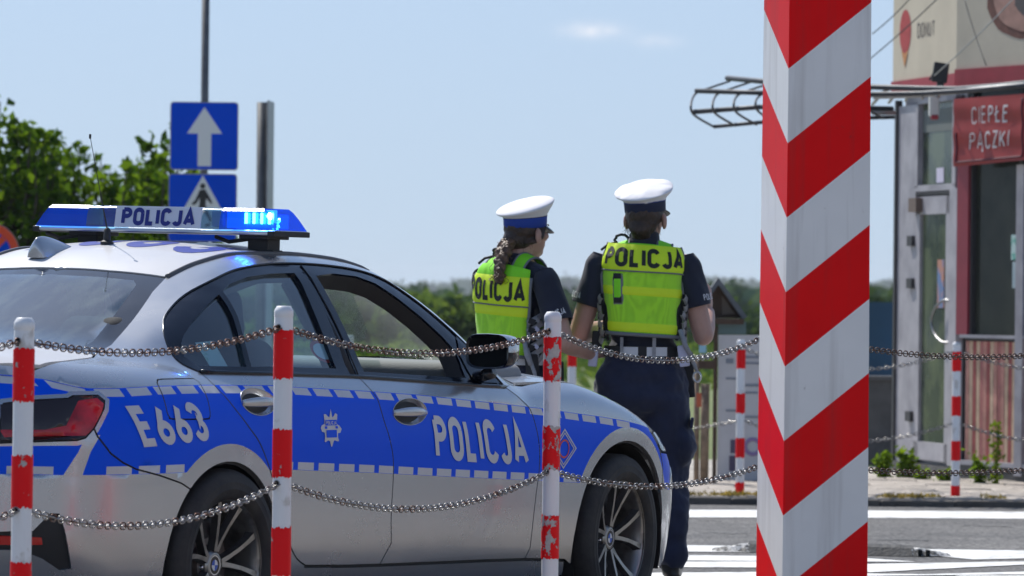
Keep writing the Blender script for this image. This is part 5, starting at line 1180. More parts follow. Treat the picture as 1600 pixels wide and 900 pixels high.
# police star badge on the rear door
star = [(0, 1.0), (.14, .55), (.28, .62), (.42, .78), (.62, .70), (.60, .42), (.56, .2), (.80, .10), (1.0, -.08), (.85, -.28), (.62, -.30), (.60, -.5), (.72, -.72), (.50, -.72), (.30, -.66), (.20, -.72), (.06, -1.0), (-.02, -1.0), (-.16, -.70), (-.34, -.66), (-.58, -.76), (-.66, -.72), (-.62, -.42), (-.66, -.24), (-.90, -.20), (-1.0, 0.0), (-.88, .14), (-.60, .22), (-.62, .46), (-.68, .72), (-.50, .74), (-.30, .62), (-.14, .55)]
def side_poly(name, pts, cx, cz, sx, sz, m, off, parent=car):
    p = [(cx+a*sx, cz+b*sz) for a, b in pts]; r = delaunay_2d_cdt([Vector(v) for v in p], [], [list(range(len(p)))], 1, 1e-6); P = side3([tuple(v) for v in r[0]]); P = P+nrm(P)*off
    return mk(name, [tuple(v) for v in P], [t if np.cross(P[t[1]]-P[t[0]], P[t[2]]-P[t[0]])[1] < 0 else t[::-1] for t in (tuple(f) for f in r[2])], m, parent)
bd = side_poly('police_badge', star, -2.212, .784, .070, .065, LETTER, .0026)
side_poly('badge_band', [(-.55, .12), (.55, .12), (.55, .42), (-.55, .42)], -2.212, .784, .070, .065, BLUE, .0038, bd)
side_poly('badge_band', [(-.5, -.52), (.5, -.52), (.5, -.12), (-.5, -.12)], -2.212, .784, .070, .065, BLUE, .0038, bd)
side_poly('badge_band', [(-.62, -.05), (-.40, -.05), (-.40, .08), (-.62, .08)], -2.212, .784, .070, .065, BLUE, .0038, bd)
side_poly('badge_band', [(.40, -.05), (.62, -.05), (.62, .08), (.40, .08)], -2.212, .784, .070, .065, BLUE, .0038, bd)
side_word('badge_lettering', 'POLICJA', (-2.246, .795), (-2.178, .794), (-2.246, .808), (-2.178, .807), LETTER, .0050, bd, wt=.2, gap=.2)
# diamond with a ring on the fender
for k_, (s0, s1) in enumerate(((1.0, .90), (.82, .74))):
    ring = [(1, 0), (0, 1), (-1, 0), (0, -1)]; cx, cz, sx, sz = -.51, .683, .098, .076
    pts = [(cx+a*sx*s0, cz+b*sz*s0) for a, b in ring]+[(cx+a*sx*s1, cz+b*sz*s1) for a, b in ring]; P = side3(pts); P = P+nrm(P)*.0026
    mk('fender_diamond', [tuple(v) for v in P], [(i, i+4, (i+1) % 4+4, (i+1) % 4) for i in range(4)], LETTER, car)
P = side3(ell(-.51, .683, .040, .036)+ell(-.51, .683, .033, .029)); P = P+nrm(P)*.0028
mk('fender_ring', [tuple(v) for v in P], [(i, i+36, (i+1) % 36+36, (i+1) % 36) for i in range(36)], REFLR, car)
# number on the roof: blue strokes
v, f, w = word('E663', wt=.2, gap=.22); v, f = refine(v, f, 1)
P = top3([(-2.26+.42*b, .36-.74*a/w) for a, b in v]); P = P+np.array([0, 0, .0012])
mk('roof_number', [tuple(p) for p in P], [t if np.cross(P[t[1]]-P[t[0]], P[t[2]]-P[t[0]])[2] > 0 else t[::-1] for t in f], mat('roof_blue_film', lin((20, 50, 150)), .4), car, True)

P = top3(ditch[:1]+ditch[1:]); b = MB(); b.tube([tuple(p+np.array([0, -.004, .001])) for p in top3([tuple(q) for q in spline(ditch, 4)])], .0085, 8); o = b.build('roof_moulding', mat('roof_moulding_grey', (.10, .10, .105), .4), car, True); flip(o)
# wheels
def wheel(x, y, steer=0, side=-1):
    w = empty('wheel'); w.parent = car; w.location = (x, y, .327); w.rotation_euler = (0, 0, steer)
    Rm = Matrix.Rotation(pi/2 if side < 0 else -pi/2, 3, 'X')    # local z -> outward
    t = MB(); R0 = .327
    prof = [(.214, -.10), (.235, -.112), (.27, -.122), (.30, -.118), (.318, -.105), (.3265, -.085), (.327, -.056), (.321, -.054), (.321, -.046), (.327, -.044), (.327, -.006), (.321, -.004), (.321, .004), (.327, .006), (.327, .044), (.321, .046), (.321, .054), (.327, .056), (.3265, .085), (.318, .105), (.300, .118), (.285, .1205), (.283, .122), (.262, .1215), (.26, .1225), (.242, .118), (.228, .109), (.222, .100)]
    t.lathe(prof, R=Rm, n=72); tyre = t.build('tyre', RUBBER, w, True, auto=35)
    # shoulder blocks
    tb = MB()
    for k in range(72):
        a = 2*pi*k/72
        M_ = Rm @ Matrix.Rotation(a, 3, 'Z'); tb.box(M_ @ Vector((.3225, 0, .094)), (.010, .018, .030), R=M_)
    r = MB(); r.lathe([(.222, .101), (.229, .106), (.2315, .104), (.2295, .098), (.221, .092), (.2165, .085), (.212, .06), (.206, .03), (.2, -.09)], R=Rm, n=72); rim = r.build('rim', ALLOY, w, True, auto=30)
    # dished double spokes, ten of them in five pairs
    for k in range(5):
        for sg in (-1, 1):
            a = 2*pi*k/5+radians(8) ; vs = []; 
            # polyline from hub to rim, spread near the hub small, at the rim wide
            path = [(.046, sg*.10, .056), (.085, sg*.17, .062), (.14, sg*.235, .074), (.185, sg*.285, .084), (.2165, sg*.315, .090)]
            b = MB(); vs = []; fs = []
            ww = [.0125, .0105, .0100, .0115, .0155]; dd = [.028, .026, .024, .024, .03]
            for (rr, da, h), w_, d_ in zip(path, ww, dd):
                aa = a+da; c_, s_ = cos(aa), sin(aa)
                for dx, dz in ((-w_*.72, 0), (w_*.72, 0), (w_*1.25, -d_), (-w_*1.25, -d_)):
                    vs.append(Rm @ Vector((rr*c_-dx*s_, rr*s_+dx*c_, h+dz)))
            m_ = []
            for i in range(4):
                for j in range(4):
                    fs.append((i*4+j, i*4+(j+1) % 4, (i+1)*4+(j+1) % 4, (i+1)*4+j)); m_.append(0 if j == 0 else 1)
            mk('spoke', vs, fs, [ALLOY, DALLOY], w, False, m_)
    h = MB(); h.lathe([(.050, .02), (.050, .048), (.042, .056), (.036, .057), (.0345, .054), (.0, .054)], R=Rm, n=40); h.build('hub', ALLOY, w, True, auto=30)
    c = MB()   # roundel cap: ring and quarters
    def sector(a0, a1, r0, r1, z, mi):
        n = 10; A = [radians(a0+(a1-a0)*i/n) for i in range(n+1)]
        v = [Rm @ Vector((r0*cos(q_), r0*sin(q_), z)) for q_ in A]+[Rm @ Vector((r1*cos(q_), r1*sin(q_), z)) for q_ in A]
        c.add(v, [(i, n+1+i, n+2+i, i+1) for i in range(n)], mi)
    for k in range(4): sector(90*k, 90*k+90, .001, .0185, .0565, 0 if k % 2 else 1)
    for k in range(4): sector(90*k, 90*k+90, .0185, .0305, .0563, 2)
    for k in range(4): sector(90*k, 90*k+90, .0305, .0335, .0566, 3)
    c.build('roundel_cap', [mat('roundel_blue', lin((30, 90, 190)), .3), mat('roundel_white', (.8, .8, .8), .3), GBLACK, CHROME], w)
    d = MB(); d.lathe([(.155, -.01), (.155, .0), (.07, .0), (.07, .03), (.0, .03)], R=Rm, n=48); d.build('brake_disc', DISC, w, True, auto=30)
    d = MB(); M_ = Rm @ Matrix.Rotation(radians(100), 3, 'Z'); d.box(M_ @ Vector((.125, 0, .012)), (.07, .16, .05), R=M_); d.build('brake_caliper', DALLOY, w, bevel=.01)
    d = MB(); d.lathe([(.21, -.09), (.19, -.04), (.0, -.04)], R=Rm, n=40); d.build('wheel_back', MBLACK, w, True)
    for k in range(5):
        a = 2*pi*k/5+radians(44); bl = MB(); bl.lathe([(.010, .02), (.010, .05), (.006, .054), (0, .054)], c=Rm @ Vector((.046*cos(a), .046*sin(a), -.012)), R=Rm, n=10); bl.build('wheel_bolt', CHROME, w, True)
    return w
wheel(0, -.795, radians(3)); wheel(-2.851, -.80); wheel(0, .795, radians(3), 1); wheel(-2.851, .80, 0, 1)
for (cx, cz, r) in (AR, AF):
    for sy in (-1, 1):
        b = MB(); n = 24; vs = []; fs = []
        for i in range(n+1):
            a = radians(-20+220*i/n)
            for yy in (.885, .50): vs.append((cx+(r-.008)*cos(a), sy*yy, cz+(r-.008)*sin(a)))
        fs = [(2*i, 2*i+1, 2*i+3, 2*i+2) for i in range(n)]
        n0 = len(vs); vs.append((cx, sy*.50, cz)); fs += [(n0, 2*i+1, 2*i+3) for i in range(n)]
        mk('wheel_arch_liner', vs, fs, MBLACK, car, True)
b = MB(); b.box((-1.45, 0, .22), (3.9, 1.55, .10)); b.build('floor_pan', MBLACK, car)
b = MB(); b.box((.35, 0, .45), (.5, 1.2, .4)); b.box((-3.35, 0, .55), (.7, 1.2, .5)); b.build('engine_and_boot_void', MBLACK, car)
# mirror
def mirror(sy):
    c = Vector((-1.100, sy*.935, 1.048)); vs = []; fs = []; n = 20
    rings = [(-.055, 1.0, .0), (-.05, 1.02, 0), (.0, 1.0, 0), (.05, .86, .006), (.085, .6, .010), (.102, .2, .012)]
    def oval(a, k):
        ca, sa = cos(a), sin(a); e = .55
        return (abs(ca)**e*(1 if ca > 0 else -1)*.090*k, abs(sa)**e*(1 if sa > 0 else -1)*(.066 if sa > 0 else .062)*k)
    for dx, k, dz in rings:
        for i in range(n):
            u, w_ = oval(2*pi*i/n, k); vs.append((c.x+dx-.25*max(0, -sy*u)*0, c.y+u, c.z+w_+dz))
    for i in range(len(rings)-1):
        for k in range(n): fs.append((i*n+k, i*n+(k+1) % n, (i+1)*n+(k+1) % n, (i+1)*n+k))
    fs.append(tuple((len(rings)-1)*n+k for k in range(n)))
    o = mk('wing_mirror', vs, fs, [SILVER, GBLACK], car, True)
    for p_ in o.data.polygons:
        if p_.center.z < c.z+.012 and p_.center.x < c.x+.075: p_.material_index = 1
        if sy*(p_.center.y-c.y) < -.045: p_.material_index = 1
    g = []; 
    for i in range(n):
        u, w_ = oval(2*pi*i/n, .90); g.append((c.x-.050, c.y+u, c.z+w_))
    hs = mk('mirror_housing', vs[:n]+g, [(k, n+k, n+(k+1) % n, (k+1) % n) for k in range(n)], GBLACK, o, True)
    mk('mirror_glass', g, [tuple(range(n))], mat('mirror_glass', (.5, .53, .55), .03, 1), o)
    b = MB(); b.tube([(c.x+.03, sy*.84, .945), (c.x+.02, sy*.875, .958), (c.x+.015, sy*.92, .975)], [.026, .022, .026], 12); b.build('mirror_foot', GBLACK, o, True)
mirror(-1); mirror(1)
o = panel('mirror_sail', sd((-1.11, .935), (-1.105, 1.035), (-1.05, 1.10), (-.98, 1.035), (-.925, .93)), GBLACK, car, off=.001, rim=0, inset=0); flip(o)
# interior
def soft(name, c, d, m, rot=None, bev=.05, parent=car):
    b = MB(); b.box((0, 0, 0), d, R=rot.to_3x3() if rot else None); o = b.build(name, m, parent, True, bevel=bev, loc=c); o.modifiers['b'].segments = 5; return o
for sy in (-1, 1):
    st = empty('front_seat'); st.parent = car; st.location = (-1.78, sy*.37, 0)
    soft('seat_cushion', (.05, 0, .46), (.52, .50, .16), SEAT, None, .06, st)
    soft('backrest', (-.30, 0, .78), (.17, .50, .62), SEAT, Matrix.Rotation(radians(-16), 4, 'Y'), .075, st)
    soft('headrest', (-.415, 0, 1.155), (.13, .30, .215), SEAT, Matrix.Rotation(radians(-12), 4, 'Y'), .06, st)
    rs = empty('rear_seat'); rs.parent = car; rs.location = (-2.72, sy*.36, 0)
    soft('backrest', (-.05, 0, .80), (.18, .62, .50), SEAT, Matrix.Rotation(radians(-22), 4, 'Y'), .06, rs); soft('headrest', (-.14, 0, 1.085), (.12, .26, .13), SEAT, Matrix.Rotation(radians(-20), 4, 'Y'), .05, rs)
    soft('seat_cushion', (.25, 0, .46), (.5, .62, .16), SEAT, None, .06, rs)
soft('dashboard', (-.68, 0, .898), (.58, 1.36, .20), mat('dashboard_grey', (.26, .26, .255), .8, bump=.2, bscale=120), None, .05)
soft('parcel_shelf', (-3.05, 0, .965), (.36, 1.05, .02), INTER, None, .01)
soft('headliner', (-1.80, 0, 1.318), (1.00, .72, .012), PILLAR, None, .004)
b = MB(); b.tube([(-1.02-.06*cos(a)*.35, .37+.185*cos(a), .93+.185*sin(a)) for a in [2*pi*i/28 for i in range(28)]], .014, 8, closed=True); b.box((-1.0, .37, .93), (.04, .12, .10)); b.build('steering_wheel', INTER, car, True)
for sy in (-1, 1):   # pillars seen from inside
    for nm, pts in (('pillar_lining', [(-1.86, .97), (-1.80, 1.15), (-1.78, 1.31)]), ('pillar_lining', [(-2.03, .97), (-1.95, 1.15), (-1.92, 1.31)]), ('pillar_lining', [(-2.57, .985), (-2.52, 1.12), (-2.47, 1.25)])):
        pass
P = side3([(-.93, .95), (-1.02, 1.08), (-1.13, 1.19), (-1.27, 1.29), (-1.45, 1.335), (-1.8, 1.345), (-2.1, 1.338), (-2.4, 1.29), (-2.62, 1.22), (-2.84, 1.10)]); P = P-nrm(P)*.045
b = MB(); b.tube([tuple(p) for p in P], .026, 8); o = b.build('roof_rail_lining', PILLAR, car, True); flip(o)
P = side3([(-1.95, .95), (-1.90, 1.12), (-1.86, 1.33)]); P = P-nrm(P)*.05
b = MB(); b.tube([tuple(p) for p in P], .05, 10); o = b.build('pillar_lining', INTER, car, True); flip(o)
# papers and stickers seen through the glass
P = side3([(-2.70, 1.035), (-2.60, 1.03), (-2.60, 1.105), (-2.70, 1.11)]); P = P-nrm(P)*.02
P = side3([(-2.765, 1.085), (-2.675, 1.09), (-2.672, 1.0), (-2.762, .995)]); P = P-nrm(P)*.019
mk('window_sticker', [tuple(p) for p in P], [(0, 1, 2, 3)], mat('sticker_paper', (.62, .70, .66), .6, col2=(.25, .45, .2), vscale=22, thr=(.3, .42)), car)
P = side3(ell(-2.03, 1.055, .075, .040, 28)); P = P-nrm(P)*.018; P2 = side3(ell(-2.03, 1.055, .060, .028, 28)); P2 = P2-nrm(P2)*.0185
mk('round_sticker', [tuple(p) for p in P], [tuple(range(28))], mat('sticker_red', (.5, .02, .02), .5), car); mk('round_sticker_centre', [tuple(p+np.array([0, -.002, 0])) for p in P2], [tuple(range(28))], mat('sticker_white', (.7, .72, .72), .5), car)
shade = [car.matrix_world.inverted() @ at(px, py, 19.3) for px, py in ((508, 450), (552, 462), (574, 515), (570, 531), (560, 535), (548, 535))]
sm2 = glass_mat('mesh_shade', (.70, .78, .72), .02, .3); pale_film(sm2, .30, (260, 260, 260), (.62, .70, .62))
mk('mesh_sunshade', shade, [tuple(range(6))], sm2, car)
# aerials
P0 = top3([(-2.37, .17)])[0]
fn = empty('shark_fin_aerial'); fn.parent = car; fn.location = (P0[0], P0[1], P0[2]-.006); fn.rotation_euler = (0, radians(-9), 0); fn.scale = (1.2, 1.25, 1.22)
vs = []; fs = []; n = 14
prof = [(-.085, .0, .030), (-.083, .020, .026), (-.078, .045, .016), (-.068, .062, .008), (-.056, .068, .004)]
# stations along the fin: (x, height, half width)
stn = [(.115, .003, .014), (.085, .016, .027), (.045, .034, .032), (.005, .049, .034), (-.03, .058, .034), (-.055, .060, .033), (-.072, .056, .031), (-.082, .035, .028)]
for x_, h_, w_ in stn:
    for k in range(9):
        a = pi*k/8; vs.append((x_, w_*cos(a)*(1-.72*(sin(a)**2)*min(1, h_/.05)), h_*sin(a)))
for i in range(len(stn)-1):
    for k in range(8): fs.append((i*9+k, i*9+k+1, (i+1)*9+k+1, (i+1)*9+k))
fs.append(tuple((len(stn)-1)*9+k for k in range(9))); fs.append(tuple(range(8, -1, -1)))
o = mk('fin', vs, fs, SILVER, fn, True); s_ = o.modifiers.new('s', 'SUBSURF'); s_.levels = s_.render_levels = 2
P0 = top3([(-2.22, .03)])[0]; an = empty('whip_aerial'); an.parent = car; an.location = tuple(P0)
b = MB(); b.lathe([(.024, 0), (.024, .008), (.014, .014), (.012, .05), (.006, .058), (0, .06)], n=16); b.build('aerial_base', MBLACK, an, True, auto=40)
b = MB(); b.tube([(0, 0, .05), (-.020, .025, .20), (-.045, .052, .375)], [.003, .0016, .0011], 8); b.box((-.0458, .053, .381), (.006, .006, .016)); b.build('aerial_rod', MBLACK, an)
# light bar
lb = empty('light_bar'); lb.parent = car; lb.location = (-1.855, 0, 1.449)
HB = .515; DB = .118     # half length, half depth
b = MB()
def barprism(y0, y1, prof, mi=0):
    n = len(prof); v = [(x_, y0, z_) for x_, z_ in prof]+[(x_, y1, z_) for x_, z_ in prof]
    b.add(v, [tuple(range(n-1, -1, -1)), tuple(range(n, 2*n))]+[(i, (i+1) % n, n+(i+1) % n, n+i) for i in range(n)], mi)
barprism(-HB, HB, [(-DB, .0), (-DB-.004, .006), (-DB-.002, .014), (-DB+.01, .018), (DB-.01, .018), (DB+.002, .014), (DB+.004, .006), (DB, 0)])
b.build('base_rail', mat('anodised_aluminium', (.55, .56, .58), .35, .9), lb, bevel=.002)
BLENS = bpy.data.materials.new('blue_lens'); BLENS.use_nodes = True; N, L = nodes(BLENS); N.clear()
o_ = N.new('ShaderNodeOutputMaterial'); t_ = N.new('ShaderNodeBsdfTransparent'); t_.inputs[0].default_value = (.10, .36, 1, 1); g_ = N.new('ShaderNodeBsdfPrincipled'); g_.inputs['Base Color'].default_value = (.0, .13, .95, 1); g_.inputs['Roughness'].default_value = .12; g_.inputs['Coat Weight'].default_value = .6
f_ = N.new('ShaderNodeMixShader'); f_.inputs[0].default_value = .42; L.new(t_.outputs[0], f_.inputs[1]); L.new(g_.outputs[0], f_.inputs[2]); L.new(f_.outputs[0], o_.inputs[0]); MATS['blue_lens'] = BLENS
CLENS = glass_mat('clear_bar_lens', (.80, .88, .95), .10, .08)
TLENS = glass_mat('smoky_bar_lens', (.25, .45, .62), .06, .08)
def lens(y0, y1, m, nm, sl0=0, sl1=0, z1=.096):
    """hollow cover section: slanted ends when at the ends of the bar"""
    vs = []; fs = []
    prof = [(-DB+.004, .018), (-DB+.010, .06), (-DB+.020, z1-.012), (-DB+.036, z1), (DB-.036, z1), (DB-.020, z1-.012), (DB-.010, .06), (DB-.004, .018)]
    for y, sl in ((y0, sl0), (y1, sl1)):
        for x_, z_ in prof: vs.append((x_, y+sl*(z_-.018)/(z1-.018), z_))
    n = len(prof); fs = [(i, i+1, n+i+1, n+i) for i in range(n-1)]
    if sl0: fs.append(tuple(range(n-1, -1, -1)))
    if sl1: fs.append(tuple(range(n, 2*n)))
    return mk(nm, vs, fs, m, lb, True) if not (sl0 or sl1) else mk(nm, vs, fs, m, lb)
lens(.29, .510, BLENS, 'blue_lens', 0, -.052); lens(-.510, -.28, BLENS, 'blue_lens', .060, 0)
lens(.163, .29, TLENS, 'smoky_lens'); lens(-.28, -.203, TLENS, 'smoky_lens'); lens(-.203, .163, CLENS, 'clear_lens')
# sign panel with lettering in the middle of the rear face
b = MB(); b.box((-DB+.006, -.02, .056), (.004, .366, .078), R=Matrix.Rotation(radians(10), 3, 'Y')); b.build('sign_panel', mat('sign_white', (.62, .65, .70), .35, coat=.3), lb)
v, f, w = word('POLICJA', wt=.24, gap=.09)
Rr = Matrix.Rotation(radians(10), 3, 'Y')
mk('sign_lettering', [(Rr @ Vector((-.0035, 0, (b_-.5)*.066)))+Vector((-DB+.006, .135-.315*a/w, .057)) for a, b_ in v], f, mat('sign_navy', lin((16, 30, 120)), .4), lb)
LEDON = mat('lit_led', (.2, .6, 1), .4, emis=(.30, .70, 1.0), estr=26); LEDOFF = mat('led_unlit', (.30, .42, .55), .25, .4, bump=.5, bscale=500)
LEDH = mat('led_glow', (.10, .22, .45), .3, .6, emis=(.0, .12, .9), estr=2.2)  # self-glowing blue, stands in for LED light scattered inside the lens
b = MB()
for yy, w_ in ((.44, .08), (.30, .10), (-.25, .05)): b.box((-DB+.05, yy, .055), (.02, w_, .06))
b.build('led_module', LEDOFF, lb, bevel=.003)
b = MB(); b.box((-DB+.050, -.39, .057), (.02, .20, .066)); b.box((.01, -.455, .050), (.10, .02, .050)); b.build('glow_backing', LEDH, lb, bevel=.003)  # second block added at the bar end so the lens glows there
for k in range(4):
    b = MB(); b.box((-DB+.030, -.378-.0325*k, .060), (.008, .011, .040)); b.build('lit_lamp', LEDON, lb, bevel=.003)
b = MB()
rnd = random.Random(5)
for k in range(34): b.box((-.045+rnd.uniform(-.020, .020), -.478+rnd.uniform(-.003, .003), .043+rnd.uniform(-.019, .019)), (.0044, .0044, .0044))
b.build('lit_pearls', mat('lit_pearl', (.2, .6, 1), .4, emis=(.12, .65, 1.0), estr=16), lb)['kind'] = 'stuff'
for yy in (.33, -.40):
    b = MB(); b.box((0, yy, -.030), (.085, .085, .055)); b.box((.0, yy, -.006), (.15, .12, .016)); b.tube([(-.03, yy+.03, -.012), (-.06, yy+.11, -.026), (-.04, yy+.18, -.008)], .008, 8); b.box((-.01, yy-.035*(1 if yy > 0 else 1), -.056), (.07, .06, .008)); b.build('mounting_foot', MBLACK, lb, bevel=.006)
b = MB(); b.box((0, -.503, .006), (.246, .030, .020)); b.build('end_cap', MBLACK, lb, bevel=.003); b = MB(); b.box((0, .503, .006), (.246, .030, .020)); b.build('end_cap', MBLACK, lb, bevel=.003)
# ------------------------------------------------------------------ two traffic officers seen from behind
def blob(name, prims, m, parent, vox=.009, smooth=6, disp=None):
    """tapered capsules and ellipsoids fused into one continuous surface"""
    b = MB()
    for p in prims:
        if p[0] == 'e':      # ellipsoid: centre, radii, optional rotation
            c, r = Vector(p[1]), p[2]; R_ = p[3] if len(p) > 3 else None; n = 16; k = 10; vs = []; fs = []
            for i in range(k+1):
                th = pi*i/k
                for j in range(n):
                    v = Vector((r[0]*sin(th)*cos(2*pi*j/n), r[1]*sin(th)*sin(2*pi*j/n), r[2]*cos(th))); vs.append((R_ @ v if R_ else v)+c)
            for i in range(k):
                for j in range(n): fs.append((i*n+j, (i+1)*n+j, (i+1)*n+(j+1) % n, i*n+(j+1) % n))
            b.add(vs, fs)
        else:                # chain of points with radii, squash
            pts = [Vector(q) for q in p[1]]; rs = p[2]; P_ = spline(pts, 4) if len(pts) > 2 else pts
            if len(pts) > 2:
                R2 = []
                for i in range(len(pts)-1):
                    for j in range(4): R2.append(rs[i]+(rs[i+1]-rs[i])*j/4)
                R2.append(rs[-1]); rs = R2
            b.tube(P_, rs, 12)
            for q, r in ((P_[0], rs[0]), (P_[-1], rs[-1])):
                vs = []; fs = []; n, k = 12, 6
                for i in range(k+1):
                    for j in range(n): vs.append(q+Vector((r*sin(pi*i/k)*cos(2*pi*j/n), r*sin(pi*i/k)*sin(2*pi*j/n), r*cos(pi*i/k))))
                for i in range(k):
                    for j in range(n): fs.append((i*n+j, (i+1)*n+j, (i+1)*n+(j+1) % n, i*n+(j+1) % n))
                b.add(vs, fs)
    o = b.build(name, m, parent, True)
    r = o.modifiers.new('r', 'REMESH'); r.mode = 'VOXEL'; r.voxel_size = vox; r.use_smooth_shade = True
    if smooth: s_ = o.modifiers.new('s', 'SMOOTH'); s_.iterations = smooth; s_.factor = .6
    if disp:
        for nm_, size, st in disp:
            tx = bpy.data.textures.get(nm_) or bpy.data.textures.new(nm_, 'CLOUDS'); tx.noise_scale = size; tx.noise_depth = 1
            d = o.modifiers.new('d', 'DISPLACE'); d.texture = tx; d.strength = st; d.mid_level = .5
    return o
SKIN = mat('skin', (.50, .29, .225), .5, var=.10, vscale=14, bump=.05, bscale=200); nodes(SKIN)[0]['Principled BSDF'].inputs['Subsurface Weight'].default_value = .12; nodes(SKIN)[0]['Principled BSDF'].inputs['Subsurface Radius'].default_value = (.01, .004, .002)
NAVY = mat('navy_shirt', (.010, .014, .034), .8, var=.25, vscale=20, bump=.15, bscale=260, sheen=.15); NAVYT = mat('navy_trousers', (.012, .017, .050), .8, var=.2, vscale=12, bump=.15, bscale=240, sheen=.15)
HAIRD = mat('dark_brown_hair', (.022, .013, .009), .45, col2=(.06, .033, .02), vscale=30, bump=.5, bscale=120); HAIRB = mat('braid_hair', (.05, .028, .016), .45, col2=(.16, .085, .045), vscale=34, bump=.5, bscale=120)
CAPW = mat('cap_white', (.80, .79, .82), .75, var=.04, vscale=10, bump=.05, bscale=60); CAPN = mat('cap_navy', (.012, .018, .05), .8, bump=.2, bscale=200); CAPB = mat('cap_blue', (.006, .045, .32), .7, bump=.2, bscale=200); VISOR = mat('visor_black', (.012, .012, .013), .25, coat=.4)
def vest_mat():
    m = mat('vest_mesh_fabric', (.30, .86, .03), .8, sheen=.2); N, L = nodes(m); b = N['Principled BSDF']; tc = N.new('ShaderNodeTexCoord')
    mp = N.new('ShaderNodeMapping'); mp.inputs['Rotation'].default_value = (0, .78, 0); L.new(tc.outputs['Object'], mp.inputs[0])
    v = N.new('ShaderNodeTexVoronoi'); v.inputs['Scale'].default_value = 150; v.inputs['Randomness'].default_value = .15; L.new(mp.outputs[0], v.inputs['Vector'])
    r = N.new('ShaderNodeMapRange'); r.inputs[1].default_value = .30; r.inputs[2].default_value = .42; L.new(v.outputs['Distance'], r.inputs[0])
    n = N.new('ShaderNodeTexNoise'); n.inputs['Scale'].default_value = 7; L.new(tc.outputs['Object'], n.inputs['Vector'])
    mx = N.new('ShaderNodeMix'); mx.data_type = 'RGBA'; mx.inputs[6].default_value = (.22, .60, .02, 1); mx.inputs[7].default_value = (.46, .92, .03, 1); L.new(r.outputs[0], mx.inputs[0]); L.new(mx.outputs[2], b.inputs['Base Color']); return m
VMESH = vest_mat(); VGREEN = mat('vest_green', (.26, .85, .02), .75, var=.08, vscale=6); VYEL = mat('vest_yellow', (.74, .97, .015), .6, var=.06, vscale=8); VTRIM = mat('vest_grey_trim', (.17, .18, .20), .7); INKB = mat('ink_black', (.008, .012, .008), .6)
STRAP = mat('webbing_grey', (.34, .34, .36), .7, var=.3, vscale=40); STRAPD = mat('webbing_black', (.014, .014, .017), .7); BELTW = mat('belt_white', (.62, .62, .64), .5); LILAC = mat('pouch_lilac', (.55, .55, .70), .5); SILV = mat('worn_silver_metal', (.5, .5, .5), .3, .9)

def finger_chain(base, d, up, L, r, curl):
    pts = [Vector(base)]; rs = [r]; dd = Vector(d).normalized(); ax = dd.cross(Vector(up)).normalized()
    for k, f in enumerate((.42, .32, .26)):
        pts.append(pts[-1]+dd*L*f); rs.append(r*(.95-.08*k)); dd = (Matrix.Rotation(-curl, 3, ax) @ dd)
    return ('c', pts, rs)
def hand(wrist, d, palm_n, side, curl=.5, sc=1.0):
    """palm, four unequal fingers and a thumb; d = direction of the hand, palm_n = away from the back of the hand"""
    d = Vector(d).normalized(); nrm_ = Vector(palm_n).normalized(); s_ = d.cross(nrm_).normalized()*side; W_ = Vector(wrist); out = []
    R_ = Matrix((s_, nrm_, d)).transposed()
    out.append(('e', W_+d*.045*sc, (.040*sc, .016*sc, .052*sc), R_))
    for k, (o, L, r) in enumerate(((-.030, .066, .0082), (-.010, .078, .0088), (.010, .074, .0086), (.029, .058, .0076))):
        out.append(finger_chain(W_+d*(.082 if k in (1, 2) else .076)*sc+s_*o*sc, d+s_*o*2.2, nrm_*-1, L*sc, r*sc, curl*(1+.12*k)))
    out.append(('c', [W_+d*.018*sc-s_*.026*sc+nrm_*.004, W_+d*.045*sc-s_*.050*sc+nrm_*.018*sc, W_+d*.075*sc-s_*.054*sc+nrm_*.032*sc], [.012*sc, .0105*sc, .0088*sc]))
    return out
